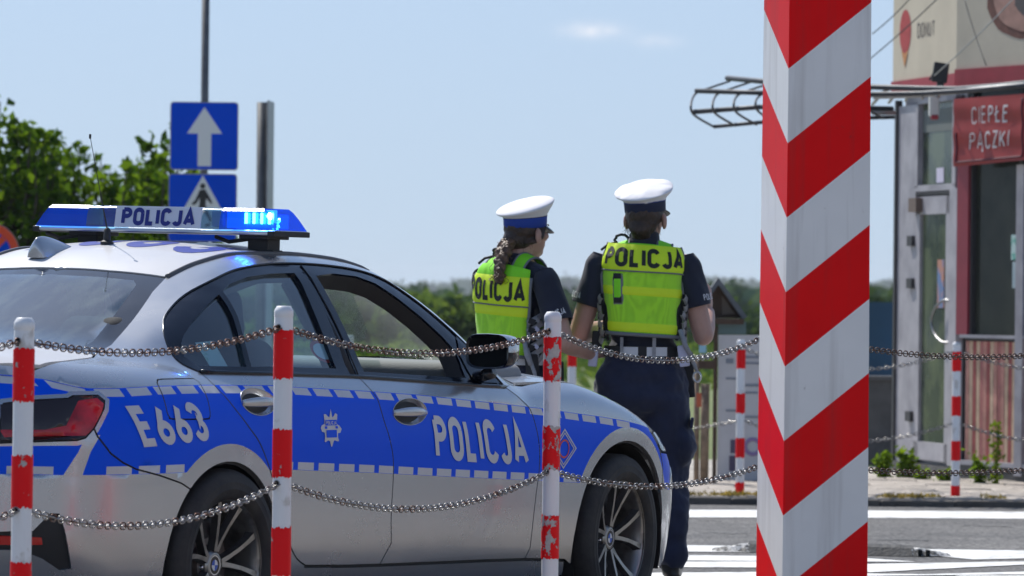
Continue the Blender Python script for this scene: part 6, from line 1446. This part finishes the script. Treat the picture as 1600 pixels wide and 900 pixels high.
def officer(loc, yaw, sc, label, P):
    t = empty('person', loc, yaw, label, 'person'); t.scale = (sc, sc, sc)
    hy = P['head_yaw']; RH = Matrix.Rotation(hy, 3, 'Z'); hc = Vector((P.get('hx', 0), .012+P.get('hyy', 0), 1.590)); HS = P.get('hs', 1.10); H_ = lambda v: hc+RH @ (Vector(v)*HS)
    sh = .183
    # body: one continuous mesh
    pr = [('e', (0, 0, .93), (.150, .105, .13)), ('e', (0, 0, 1.08), (.128, .092, .15)), ('e', (0, .0, 1.27), (.150, .10, .17)), ('c', [(-.13, 0, 1.385), (0, -.01, 1.405), (.13, 0, 1.385)], [.048, .055, .048]),
          ('c', [(0, -.012, 1.38), (0, -.006, 1.47), tuple(H_((0, -.018, -.06)))], [.066, .054, .052]),
          ('e', tuple(H_((0, -.012, .035))), tuple(q_*HS for q_ in (.073, .088, .080)), RH), ('e', tuple(H_((0, .030, -.030))), tuple(q_*HS for q_ in (.054, .058, .076)), RH), ('e', tuple(H_((0, .060, -.078))), tuple(q_*HS for q_ in (.028, .022, .022)), RH),
          ('c', [H_((0, .078, .022)), H_((0, .092, -.002)), H_((0, .100, -.022))], [.008, .010, .014]), ('e', tuple(H_((0, .082, -.052))), tuple(q_*HS for q_ in (.022, .010, .009)), RH)]
    for s_ in (-1, 1):
        pr += [('e', tuple(H_((s_*.0785, -.004, -.014))), tuple(q_*HS for q_ in (.011, .022, .034)), RH @ Matrix.Rotation(s_*.35, 3, 'Z')), ('e', tuple(H_((s_*.046, .052, -.012))), tuple(q_*HS for q_ in (.026, .022, .020)), RH)]
    for s_ in (-1, 1):
        pr.append(('c', [(s_*.085, 0, .90), (s_*.098, .012, .66), P['knee'][0 if s_ < 0 else 1], (P['foot'][0 if s_ < 0 else 1][0], -.035, .30), (P['foot'][0 if s_ < 0 else 1][0], -.02, .10)], [.088, .075, .055, .052, .036]))
        fx = P['foot'][0 if s_ < 0 else 1][0]; pr.append(('c', [(fx, -.03, .05), (fx+s_*.01, .10, .035)], [.035, .030]))
        A_r = P['armR'] if s_ > 0 else P['armL']; S0, E0, W0, hd, pn = A_r
        mid = Vector(S0).lerp(Vector(E0), .45)
        pr.append(('c', [Vector(S0), mid, Vector(E0)], [.049, .052, .046])); pr.append(('c', [Vector(E0), Vector(E0).lerp(Vector(W0), .35), Vector(W0)], [.047, .046, .028]))
        pr += hand(W0, hd, pn, s_, P.get('curl', .55))
    blob('body', pr, SKIN, t, .0062, 3)
    for s_ in (-1, 1):
        e = H_((s_*.030, .074, .012)); b = MB(); b.lathe([(0, .0115), (.006, .0100), (.0105, .005), (.0115, 0), (.0105, -.005), (0, -.0115)], c=e, n=12); b.build('eye', mat('eye_white', (.7, .68, .66), .2), t, True)
        b = MB(); b.tube([H_((s_*.016, .088, .032)), H_((s_*.030, .090, .037)), H_((s_*.046, .080, .032))], .0032, 5); b.build('eyebrow', HAIRD, t, True)
    # trousers
    pr = [('e', (0, 0, .90), (.188, .132, .125)), ('e', (0, -.012, .80), (.190, .135, .11)), ('e', (0, 0, .985), (.165, .120, .07))]
    for s_ in (-1, 1):
        k = P['knee'][0 if s_ < 0 else 1]; fx = P['foot'][0 if s_ < 0 else 1][0]
        pr.append(('c', [(s_*.098, 0, .86), (s_*.112, .0, .64), k, (fx+s_*.006, -.03, .30), (fx, -.025, .145), (fx, -.02, .085)], [.115, .106, .090, .074, .072, .066]))
        pr.append(('e', (s_*.188, -.02, .60), (.040, .085, .105)))
    blob('trousers', pr, NAVYT, t, .011, 5, [('cloth_big', .13, .045), ('cloth_small', .04, .014)])
    for s_ in (-1, 1):   # cargo pocket flaps, boots
        b = MB(); b.box((s_*.222, -.02, .69), (.014, .15, .045), R=Matrix.Rotation(s_*.1, 3, 'Y')); b.build('pocket_flap', NAVYT, t, bevel=.005)
        fx = P['foot'][0 if s_ < 0 else 1][0]
        blob('boot', [('c', [(fx, -.035, .12), (fx, -.04, .05)], [.052, .044]), ('c', [(fx, -.04, .042), (fx+s_*.012, .08, .040), (fx+s_*.018, .15, .034)], [.043, .045, .038]), ('e', (fx+s_*.008, .05, .018), (.046, .14, .018))], mat('black_leather', (.012, .012, .013), .35), t, .009, 4)
    # shirt
    pr = [('e', (0, 0, 1.27), (.163, .113, .185)), ('e', (0, 0, 1.10), (.146, .108, .14)), ('e', (0, 0, 1.01), (.158, .115, .08)), ('c', [(-.150, 0, 1.385), (-.06, -.008, 1.415), (.06, -.008, 1.415), (.150, 0, 1.385)], [.058, .060, .060, .058]), ('e', (0, -.045, 1.36), (.13, .07, .08))]
    blob('shirt', pr, NAVY, t, .010, 5, [('cloth_mid', .09, .018)])
    b = MB(); b.lathe([(.068, -.02), (.070, .008), (.066, .050), (.062, .054), (.058, .03)], c=(P.get('hx', 0)*.4, -.008, P.get('collar', 1.470)), R=Matrix.Rotation(-.22, 3, 'X'), n=28); b.build('collar', NAVY, t, True)
    for s_ in (-1, 1):   # sleeves: open tubes
        S0, E0 = (Vector(v) for v in (P['armR'] if s_ > 0 else P['armL'])[:2]); d = (E0-S0).normalized(); Ls = P.get('sleeve', .205); n = 26; m_ = 12; vs = []; fs = []
        ax = d.orthogonal().normalized(); ay = d.cross(ax)
        for i in range(m_+1):
            u = i/m_; c = S0-d*.045+d*(Ls+.045)*u; r = .058+.016*u-.006*(u > .97)+(.004 if u < .3 else 0); r = r*min(1, .70+u*2.2)
            for k in range(n):
                a = 2*pi*k/n; rr2 = r*(1+.05*sin(3*a+u*5)+.035*sin(7*a+u*9)+.03*noise.noise(Vector((cos(a)*2, sin(a)*2, u*5+s_))))
                vs.append(c+ax*rr2*cos(a)+ay*rr2*sin(a))
        for k in range(n): vs.append(S0+d*(Ls-.01)+(ax*cos(2*pi*k/n)+ay*sin(2*pi*k/n))*.064)
        for i in range(m_+1):
            for k in range(n): fs.append((i*n+k, i*n+(k+1) % n, (i+1)*n+(k+1) % n, (i+1)*n+k))
        fs.append(tuple(range(n)))
        o = mk('sleeve', vs, fs, NAVY, t, True); s2 = o.modifiers.new('s', 'SUBSURF'); s2.levels = s2.render_levels = 1
        # sleeve lettering facing out and back
        out = Vector((s_*.9, -.42, 0)) if s_ < 0 or not P.get('turn') else Vector((.75, -.75, 0)); out = (out-d*out.dot(d)).normalized(); tg = d.cross(out).normalized()
        if tg.z > 0 or (abs(tg.z) < .3 and tg.x*1 < 0): pass
        v, f, w = word('POLICJA', wt=.19, gap=.16); ang = 1.15
        sg = -1 if tg.dot(Vector((1, 0, 0))) > 0 else 1
        def sfn(u, h):
            a = (u-.5)*ang; dirn = out*cos(a)-tg*sin(a)*(-1 if tg.dot(Vector((cos(yaw), -sin(yaw), 0))) > 0 else 1)
            return S0+d*(Ls-.022-.030*h)+dirn*.0795
        mk('sleeve_lettering', [sfn(a/w, h) for a, h in v], f, BELTW, o)
        b = MB(); c = Vector((s_*.155, -.005, 1.452-.02)); b.box(c, (.10, .048, .008), R=Matrix.Rotation(s_*.36, 3, 'Y')); b.build('epaulette', CAPN, t, bevel=.003)
    # vest
    zt_, zb = P['vest']; pzt, pzb = P['panel']
    def half(z):
        return float(np.interp(z, [1.0, 1.07, 1.15, 1.25, 1.34, 1.42, 1.47], [.150, .150, .152, .162, .167, .162, .142])), float(np.interp(z, [1.0, 1.07, 1.15, 1.25, 1.34, 1.42, 1.47], [.130, .130, .130, .134, .136, .118, .088]))
    def tp(th, z, off=0):     # th 0 = middle of the back, + to the right
        a, b_ = half(z); ph_ = atan2(a*sin(th), b_*cos(th)); cx, sx = cos(ph_), sin(ph_)
        w = .007*noise.noise(Vector((th*3.2, z*8, sc*5)))+.003*noise.noise(Vector((th*11, z*14, sc*5)))
        r_s = ((abs(sx)/a)**2.9+(abs(cx)/b_)**2.9)**(-1/2.9)+off+w
        return Vector((r_s*sx, -r_s*cx, z))
    def patch(name, th0, th1, z0, z1, off, m, nu=26, nv=14, parent=t, shear=(0, 0), rim=True):
        """cloth patch on the torso between two angles; z0,z1 may be functions of u"""
        f0 = z0 if callable(z0) else (lambda u: z0); f1 = z1 if callable(z1) else (lambda u: z1); vs = []; fs = []
        for j in range(nv+1):
            for i in range(nu+1):
                u = i/nu; v = j/nv; z = f0(u)+(f1(u)-f0(u))*v; th = th0+(th1-th0)*u+shear[0]*(v-.5)
                edge = min(u, 1-u, v, 1-v); vs.append(tp(th, z, off-(.006 if rim and edge < 1e-6 else 0)))
        for j in range(nv):
            for i in range(nu): fs.append((j*(nu+1)+i, j*(nu+1)+i+1, (j+1)*(nu+1)+i+1, (j+1)*(nu+1)+i))
        return mk(name, vs, fs, m, parent, True)
    TW = P.get('tw', 1.22)
    vest = empty('vest'); vest.parent = t
    sl = P['slope']
    top = lambda u: zt_(u) if callable(zt_) else zt_
    patch('vest_back', -TW, TW, lambda u: zb+sl(u), lambda u: pzb+.03+sl(u), .014, VMESH, 44, 30, vest)
    patch('vest_front', pi-1.35, pi+1.35, lambda u: zb, lambda u: 1.40, .014, VMESH, 30, 12, vest)
    patch('shoulder_yoke', -TW*.98, TW*.98, lambda u: pzb+.01+sl(u), lambda u: pzt+P['yoke']+sl(u)-.02*(2*u-1)**2, .016, VGREEN, 36, 10, vest)
    for s_ in (-1, 1):   # straps over the shoulders
        vs = []; fs = []; n = 12
        for i in range(n+1):
            a = i/n; y = -.10+.20*a; zz_ = 1.425+.035*sin(pi*a)-.05*(abs(a-.5)*2)**3
            for x_ in (.062, .088, .112, .128): vs.append((s_*x_, y, zz_+.022-.34*(x_-.06)+.016))
        for i in range(n):
            for k in range(3): fs.append((i*4+k, i*4+k+1, (i+1)*4+k+1, (i+1)*4+k))
        mk('shoulder_strap', vs, [f[::-1] if s_ < 0 else f for f in fs], VGREEN, vest, True)
        b = MB(); b.tube([vs[i*4+3] for i in range(n+1)], .005, 6); b.build('strap_trim', VTRIM, vest, True)
        b = MB(); b.tube([vs[i*4] for i in range(n+1)], .005, 6); b.build('strap_trim', VTRIM, vest, True)
    pn_ = patch('lettered_panel', -TW*.97, TW*.97, lambda u: pzb+sl(u), lambda u: pzt+sl(u), .024, VYEL, 36, 8, vest)
    v, f, w = word('POLICJA', wt=.225, gap=.10); v, f = refine(v, f, 2); l0, l1 = P['letters']
    lw = [tp(l0+(l1-l0)*a/w, pzb+.015+(pzt-pzb-.030)*h+sl((l0+(l1-l0)*a/w+TW)/(2*TW)), .0265) for a, h in v]
    mk('vest_lettering', lw, f, INKB, pn_)
    for z0, z1 in P['bands']: patch('yellow_band', -TW, TW, lambda u: z0+sl(u), lambda u: z1+sl(u), .0165, VYEL, 40, 5, vest)
    def trim(pts, r=.0055, m=VTRIM, nm='vest_trim'): b = MB(); b.tube(pts, r, 6); b.build(nm, m, vest, True)
    trim([tp(-TW+2*TW*i/20, zb+sl(i/20), .016) for i in range(21)], .009)
    for s_ in (-1, 1): trim([tp(s_*TW, zb+sl((s_+1)/2)+(pzt-.0+sl((s_+1)/2)-zb-sl((s_+1)/2))*i/16, .017) for i in range(17)], .008)
    trim([tp(-TW+2*TW*i/20, pzb-.003+sl(i/20), .020) for i in range(21)], .0035)
    def strap(th0, z0, th1, z1, w_, m, off=.020, nm='side_strap', thick=.004, parent=vest):
        vs = []; fs = []; n = 6; A0, B0 = tp(th0, z0, off), tp(th1, z1, off); dr = (B0-A0).normalized()
        for i in range(n+1):
            u = i/n; c = tp(th0+(th1-th0)*u, z0+(z1-z0)*u, off); nn = Vector((c.x/.17**2, c.y/.13**2, 0)).normalized(); sd_ = dr.cross(nn).normalized()*w_/2
            for q_ in (c+sd_, c+sd_*.9+nn*thick, c-sd_*.9+nn*thick, c-sd_): vs.append(q_)
        for i in range(n):
            for k in range(3): fs.append((i*4+k, (i+1)*4+k, (i+1)*4+k+1, i*4+k+1))
        return mk(nm, vs, fs, m, parent)
    # webbing down both sides
    rs_ = random.Random(int(sc*1000))
    if P['kind'] == 'back':
        z0, z1 = P['pull']; patch('strap_pocket', -.72, -.46, z0-.01, z1+.006, .019, VTRIM, 6, 6, vest); patch('pull_tab', -.68, -.50, z0, z1, .0225, VGREEN, 6, 6, vest)
        patch('pull_tab_black', -.68, -.50, z0, z0+.030, .025, STRAPD, 6, 3, vest); patch('pull_tab_black', -.68, -.50, z1-.030, z1, .025, STRAPD, 6, 3, vest)
        for s_ in (-1, 1):
            patch('side_cutout', s_*TW*.99, s_*TW*.80, lambda u: 1.05, lambda u: 1.245-.05*u, .0185, STRAPD, 6, 8, vest)
            for k in range(6):
                zc_ = 1.245-.036*k; strap(s_*(1.03+.10*(k % 2)), zc_, s_*(1.24), zc_-.026, .026, STRAP, .032+.003*(k % 2), thick=.010); strap(s_*(1.32), zc_+.006, s_*1.60, zc_-.020, .024, STRAP, .036, thick=.010); strap(s_*1.2, zc_-.018, s_*1.5, zc_-.034, .010, STRAPD, .034, thick=.008)
            strap(s_*1.15, 1.255, s_*1.2, 1.06, .012, STRAPD, .021)
    else:
        for k in range(5):
            zc_ = 1.205-.040*k; strap(.98, zc_-.030, 1.55, zc_+.018, .025, STRAP, .034+.002*(k % 2), thick=.008); strap(1.06, zc_-.034, 1.11, zc_-.010, .032, STRAPD, .042, thick=.008); strap(1.20, zc_-.024, 1.27, zc_-.010, .026, LILAC if k % 2 else STRAP, .044, thick=.008); strap(1.5, zc_+.01, 2.1, zc_+.03, .022, STRAP, .030)
        strap(1.5, 1.10, 2.1, .98, .026, STRAP, .030); strap(1.3, .99, 2.0, 1.10, .022, STRAP, .033)
        strap(1.25, 1.24, 1.28, 1.0, .02, STRAPD, .022)
        for k in range(4): strap(-1.30, 1.22-.05*k, -1.62, 1.20-.05*k, .020, STRAP if k % 2 else STRAPD, .028, thick=.008)
    # belt
    def bp_(th, z, off): return Vector(((.160+off)*sin(th), -(.118+off)*cos(th), z))
    def bpatch(nm, th0, th1, z0, z1, off, m, par=t):
        n = max(3, int(abs(th1-th0)*10)); vs = []; fs = []
        for i in range(n+1):
            th = th0+(th1-th0)*i/n
            for z, o in ((z0, off-.004), (z0, off), (z1, off), (z1, off-.004)): vs.append(bp_(th, z, o))
        for i in range(n):
            for k in range(3): fs.append((i*4+k, (i+1)*4+k, (i+1)*4+k+1, i*4+k+1))
        return mk(nm, vs, fs, m, par)
    zb_ = 1.0
    belt = bpatch('belt', -pi, pi, zb_-.020, zb_+.026, .010, STRAPD)
    for a, c in P['white']: bpatch('white_belt_section', a, c, zb_-.018, zb_+.022, .015, BELTW, belt)
    for a in P['loops']: bpatch('belt_loop', a-.045, a+.045, zb_-.028, zb_+.064, .020, STRAP, belt)
    def hang(nm, x, y, z, d, m, ry=0, par=t): b = MB(); b.box((x, y, z), d, R=Matrix.Rotation(ry, 3, 'Y')); return b.build(nm, m, par, bevel=.006)
    hang('white_pouch', -.215, -.04, .975, (.040, .05, .085), LILAC, .1); hang('white_pouch', .182, -.075, .985, (.045, .05, .095), LILAC if P['kind'] == 'back' else STRAPD, -.15); hang('holster', .205, .05, .90, (.05, .09, .20), STRAPD, -.05); hang('radio_pouch', -.200, -.02, 1.045, (.045, .06, .09), STRAPD, .05)
    b = MB(); b.tube([(.175, -.10, 1.06), (.205, -.11, 1.0), (.232, -.11, .945), (.242, -.11, .915)], [.008, .009, .009, .007], 6); b.build('lanyard', STRAP, t, True)
    b = MB(); b.tube([(.243+.017*cos(2*pi*i/14), -.112, .893+.022*sin(2*pi*i/14)) for i in range(14)], .005, 6, closed=True); b.build('carabiner', SILV, t, True)
    b = MB(); b.tube([(.165, -.11, 1.10), (.190, -.12, 1.03), (.215, -.12, .985)], [.010, .012, .010], 6); b.build('grey_strap_end', STRAP, t, True)
    # radio cord loop on the left shoulder
    b = MB(); c0_ = Vector((-.095, -.02, 1.492)); b.tube([c0_+Vector((.030*cos(2*pi*i/16)+.003*sin(i*3), .010*sin(i), .024*sin(2*pi*i/16))) for i in range(16)], .0065, 6, closed=True); b.tube([c0_+Vector((-.02, 0, -.01)), c0_+Vector((-.06, -.02, -.020)), c0_+Vector((-.09, -.03, -.045))], .006, 6)
    b.build('radio_cord', STRAPD, t, True)
    b = MB(); b.box((-.13, -.01, 1.452), (.045, .03, .03)); b.build('radio_microphone', STRAPD, t, bevel=.006)
    # peaked cap
    cap = empty('peaked_cap'); cap.parent = t; cap.location = H_((0, -.010, .026)); cap.scale = (P.get('cs', 1.04),)*3; cap.rotation_euler = (radians(P.get('capx', 3)), radians(P.get('capy', 0)), hy)
    def rings(rr_, name, m, n=40, cap_top=False):
        vs = []; fs = []
        for (rx, ry, z, oy, tilt) in rr_:
            for k in range(n):
                a = 2*pi*k/n; x_, y_ = rx*cos(a), ry*sin(a); vs.append((x_, oy+y_*cos(tilt), z+y_*sin(tilt)))
        for i in range(len(rr_)-1):
            for k in range(n): fs.append((i*n+k, i*n+(k+1) % n, (i+1)*n+(k+1) % n, (i+1)*n+k))
        if cap_top: fs.append(tuple((len(rr_)-1)*n+k for k in range(n)))
        return mk(name, vs, fs, m, cap, True)
    q = .10
    rings([(.083, .100, -.002, 0, 0), (.086, .103, .000, 0, 0), (.088, .105, .044, 0, .05), (.0865, .1035, .047, 0, .06)], 'cap_band', P['band'])
    rings([(.0885, .1055, .043, 0, .05), (.0895, .1065, .046, 0, .06)], 'cap_piping', CAPN if P['band'] != CAPN else CAPB)
    cr = rings([(.0855, .1025, .040, 0, .05), (.0885, .106, .050, 0, .07), (.102, .120, .064, .0, .15), (.118, .132, .078, .0, .23), (.1245, .1375, .087, .0, .26), (.1262, .139, .0905, .0, .27), (.125, .138, .094, .0, .27), (.112, .126, .102, .0, .265), (.085, .098, .1085, 0, .26), (.045, .052, .1125, 0, .26), (.012, .014, .1135, 0, .26)], 'cap_crown', CAPW, 48, True)
    tx = bpy.data.textures.get('crown') or bpy.data.textures.new('crown', 'CLOUDS'); tx.noise_scale = .07; d = cr.modifiers.new('sub', 'SUBSURF'); d.levels = d.render_levels = 1; d = cr.modifiers.new('d', 'DISPLACE'); d.texture = tx; d.strength = P.get('crumple', .006)
    vs = []; fs = []; n = 16
    for i in range(n+1):
        a = radians(28+124*i/n)
        for r_o, dz in ((1.0, .004), (1.12, -.006), (1.26, -.018), (1.42*(.9+.1*sin(a)), -.034)): vs.append((.087*r_o**(.6)*cos(a), .103*r_o*sin(a), dz*sin(a)))
    for i in range(n):
        for k in range(3): fs.append((i*4+k, i*4+k+1, (i+1)*4+k+1, (i+1)*4+k))
    o = mk('visor', vs, fs, VISOR, cap, True); sd2 = o.modifiers.new('so', 'SOLIDIFY'); sd2.thickness = .003
    # hair
    hr = [('e', tuple(H_((0, -.024, .018))), tuple(q_*HS for q_ in (.0775, .086, .070)), RH), ('e', tuple(H_((0, -.048, -.022))), tuple(q_*HS for q_ in (.062, .054, .056)), RH)]
    if P['hair'] == 'bun':
        hr += [('e', tuple(H_((.0, -.078, -.045))), tuple(q_*HS for q_ in (.044, .030, .034)), RH), ('e', tuple(H_((.0, -.060, -.070))), tuple(q_*HS for q_ in (.040, .03, .024)), RH)]
        blob('hair', hr, HAIRD, t, .006, 3, [('hair_t', .02, .006)])
    else:
        hr += [('e', tuple(H_((-.0, -.080, -.030))), tuple(q_*HS for q_ in (.046, .042, .042)), RH), ('c', [H_((.070, .030, .02)), H_((.078, .015, -.012)), H_((.070, -.015, -.034)), H_((.045, -.06, -.045))], [.010, .012, .013, .012])]
        blob('hair', hr, HAIRD, t, .006, 3, [('hair_t', .02, .006)])
        c = H_((.0, -.108, -.040)); b = MB(); b.tube([c+Vector((.017*cos(2*pi*i/12), 0.004*sin(i), .017*sin(2*pi*i/12))) for i in range(12)], .006, 6, closed=True); b.build('hair_tie', VTRIM, t, True)
        base = H_((0, -.11, -.045)); end = Vector(P['braid_end']); r3 = random.Random(4); br = []
        for s_i in range(3):
            pts = []
            for i in range(17):
                u = i/16; c = base.lerp(end, u)+Vector((0, -.020*sin(pi*u), 0)); a = u*10+s_i*2.094; w_ = .023*(1-.5*u); pts.append(c+Vector((w_*cos(a), w_*.55*sin(a*2), 0)))
            br.append(('c', pts[::2], [.025*(1-.45*i/8) for i in range(9)]))
        blob('braid', br, HAIRB, t, .0052, 1, [('hair_t', .02, .013)])
        b = MB()
        for k in range(90):   # loose curls
            u = r3.random(); c = base.lerp(end, u)+Vector((r3.gauss(0, .017), -.020+r3.gauss(0, .012), 0)); rr5 = .007+.009*r3.random(); ph = r3.uniform(0, 6)
            b.tube([c+Vector((rr5*cos(ph+j*.8), rr5*.7*sin(ph+j*.8), -.006*j+.012)) for j in range(7)], .0011, 4)
        b.build('loose_curls', HAIRB, t, True)['kind'] = 'stuff'
    b = MB(); r3 = random.Random(9)
    for k in range(80):     # stray strands round the nape
        a = r3.uniform(-1.5, 1.5); p0 = H_((.070*sin(a), -.03-.075*cos(a), r3.uniform(-.05, .0))); p1 = p0+Vector((r3.gauss(0, .008), r3.gauss(0, .008), -r3.uniform(.012, .05))); b.tube([p0, p0.lerp(p1, .5)+Vector((r3.gauss(0, .004), -.003, 0)), p1], .0006, 3)
    b.build('stray_hair', HAIRD, t)['kind'] = 'stuff'
    return t
YO = 22.6
pm = at(1003, 600, YO)
officer((pm.x, YO, 0), radians(-2), 1.0, 'officer with navy cap band and hair tucked up, standing at the right seen from behind', dict(kind='back', head_yaw=radians(-16), hx=.010, knee=((-.10, .02, .48), (.125, .02, .48)), foot=((-.09, 0, 0), (.135, 0, 0)),
    armR=((.190, 0, 1.385), (.268, .00, 1.075), (.292, .215, 1.175), (.02, .35, .9), (-1, .2, 0)), armL=((-.190, 0, 1.385), (-.282, .00, 1.070), (-.150, .24, 1.110), (.55, .8, .1), (0, .1, 1)), curl=.5, sleeve=.195,
    vest=(1.46, 1.082), panel=(1.478, 1.362), yoke=.006, slope=lambda u: -.022*u+.004, letters=(-.93, 1.0), bands=((1.248, 1.298), (1.088, 1.140)), pull=(1.215, 1.345), white=((-.55, -.10), (.12, .68)), loops=(-.52, .30), band=CAPN, hair='bun', capx=4, capy=-3, crumple=.012))
pf = at(803, 600, YO)
officer((pf.x, YO-.05, 0), radians(-43), .955, 'officer with blue cap band and brown braid, turned to the right beside the wing mirror', dict(kind='turned', turn=True, head_yaw=radians(-6), hx=.024, hyy=.040, tw=1.05, knee=((-.09, .02, .48), (.10, .02, .48)), foot=((-.08, 0, 0), (.10, 0, 0)),
    armR=((.198, -.005, 1.375), (.305, .005, 1.090), (.255, .235, 1.035), (-.2, .95, -.1), (0, .1, 1)), armL=((-.190, 0, 1.375), (-.215, .15, 1.16), (-.060, .165, 1.375), (.55, -.15, .8), (0, -1, 0)), curl=.6, sleeve=.215,
    vest=(1.46, 1.03), panel=(1.395, 1.262), yoke=.055, slope=lambda u: .012-.025*u, letters=(-.86, .90), bands=((1.205, 1.265),), pull=(1.2, 1.3), white=((.3, 1.0), (1.3, 2.0)), loops=(), band=CAPB, hair='braid', braid_end=(.055, -.160, 1.37), capx=3, capy=2, crumple=.002, collar=1.432))
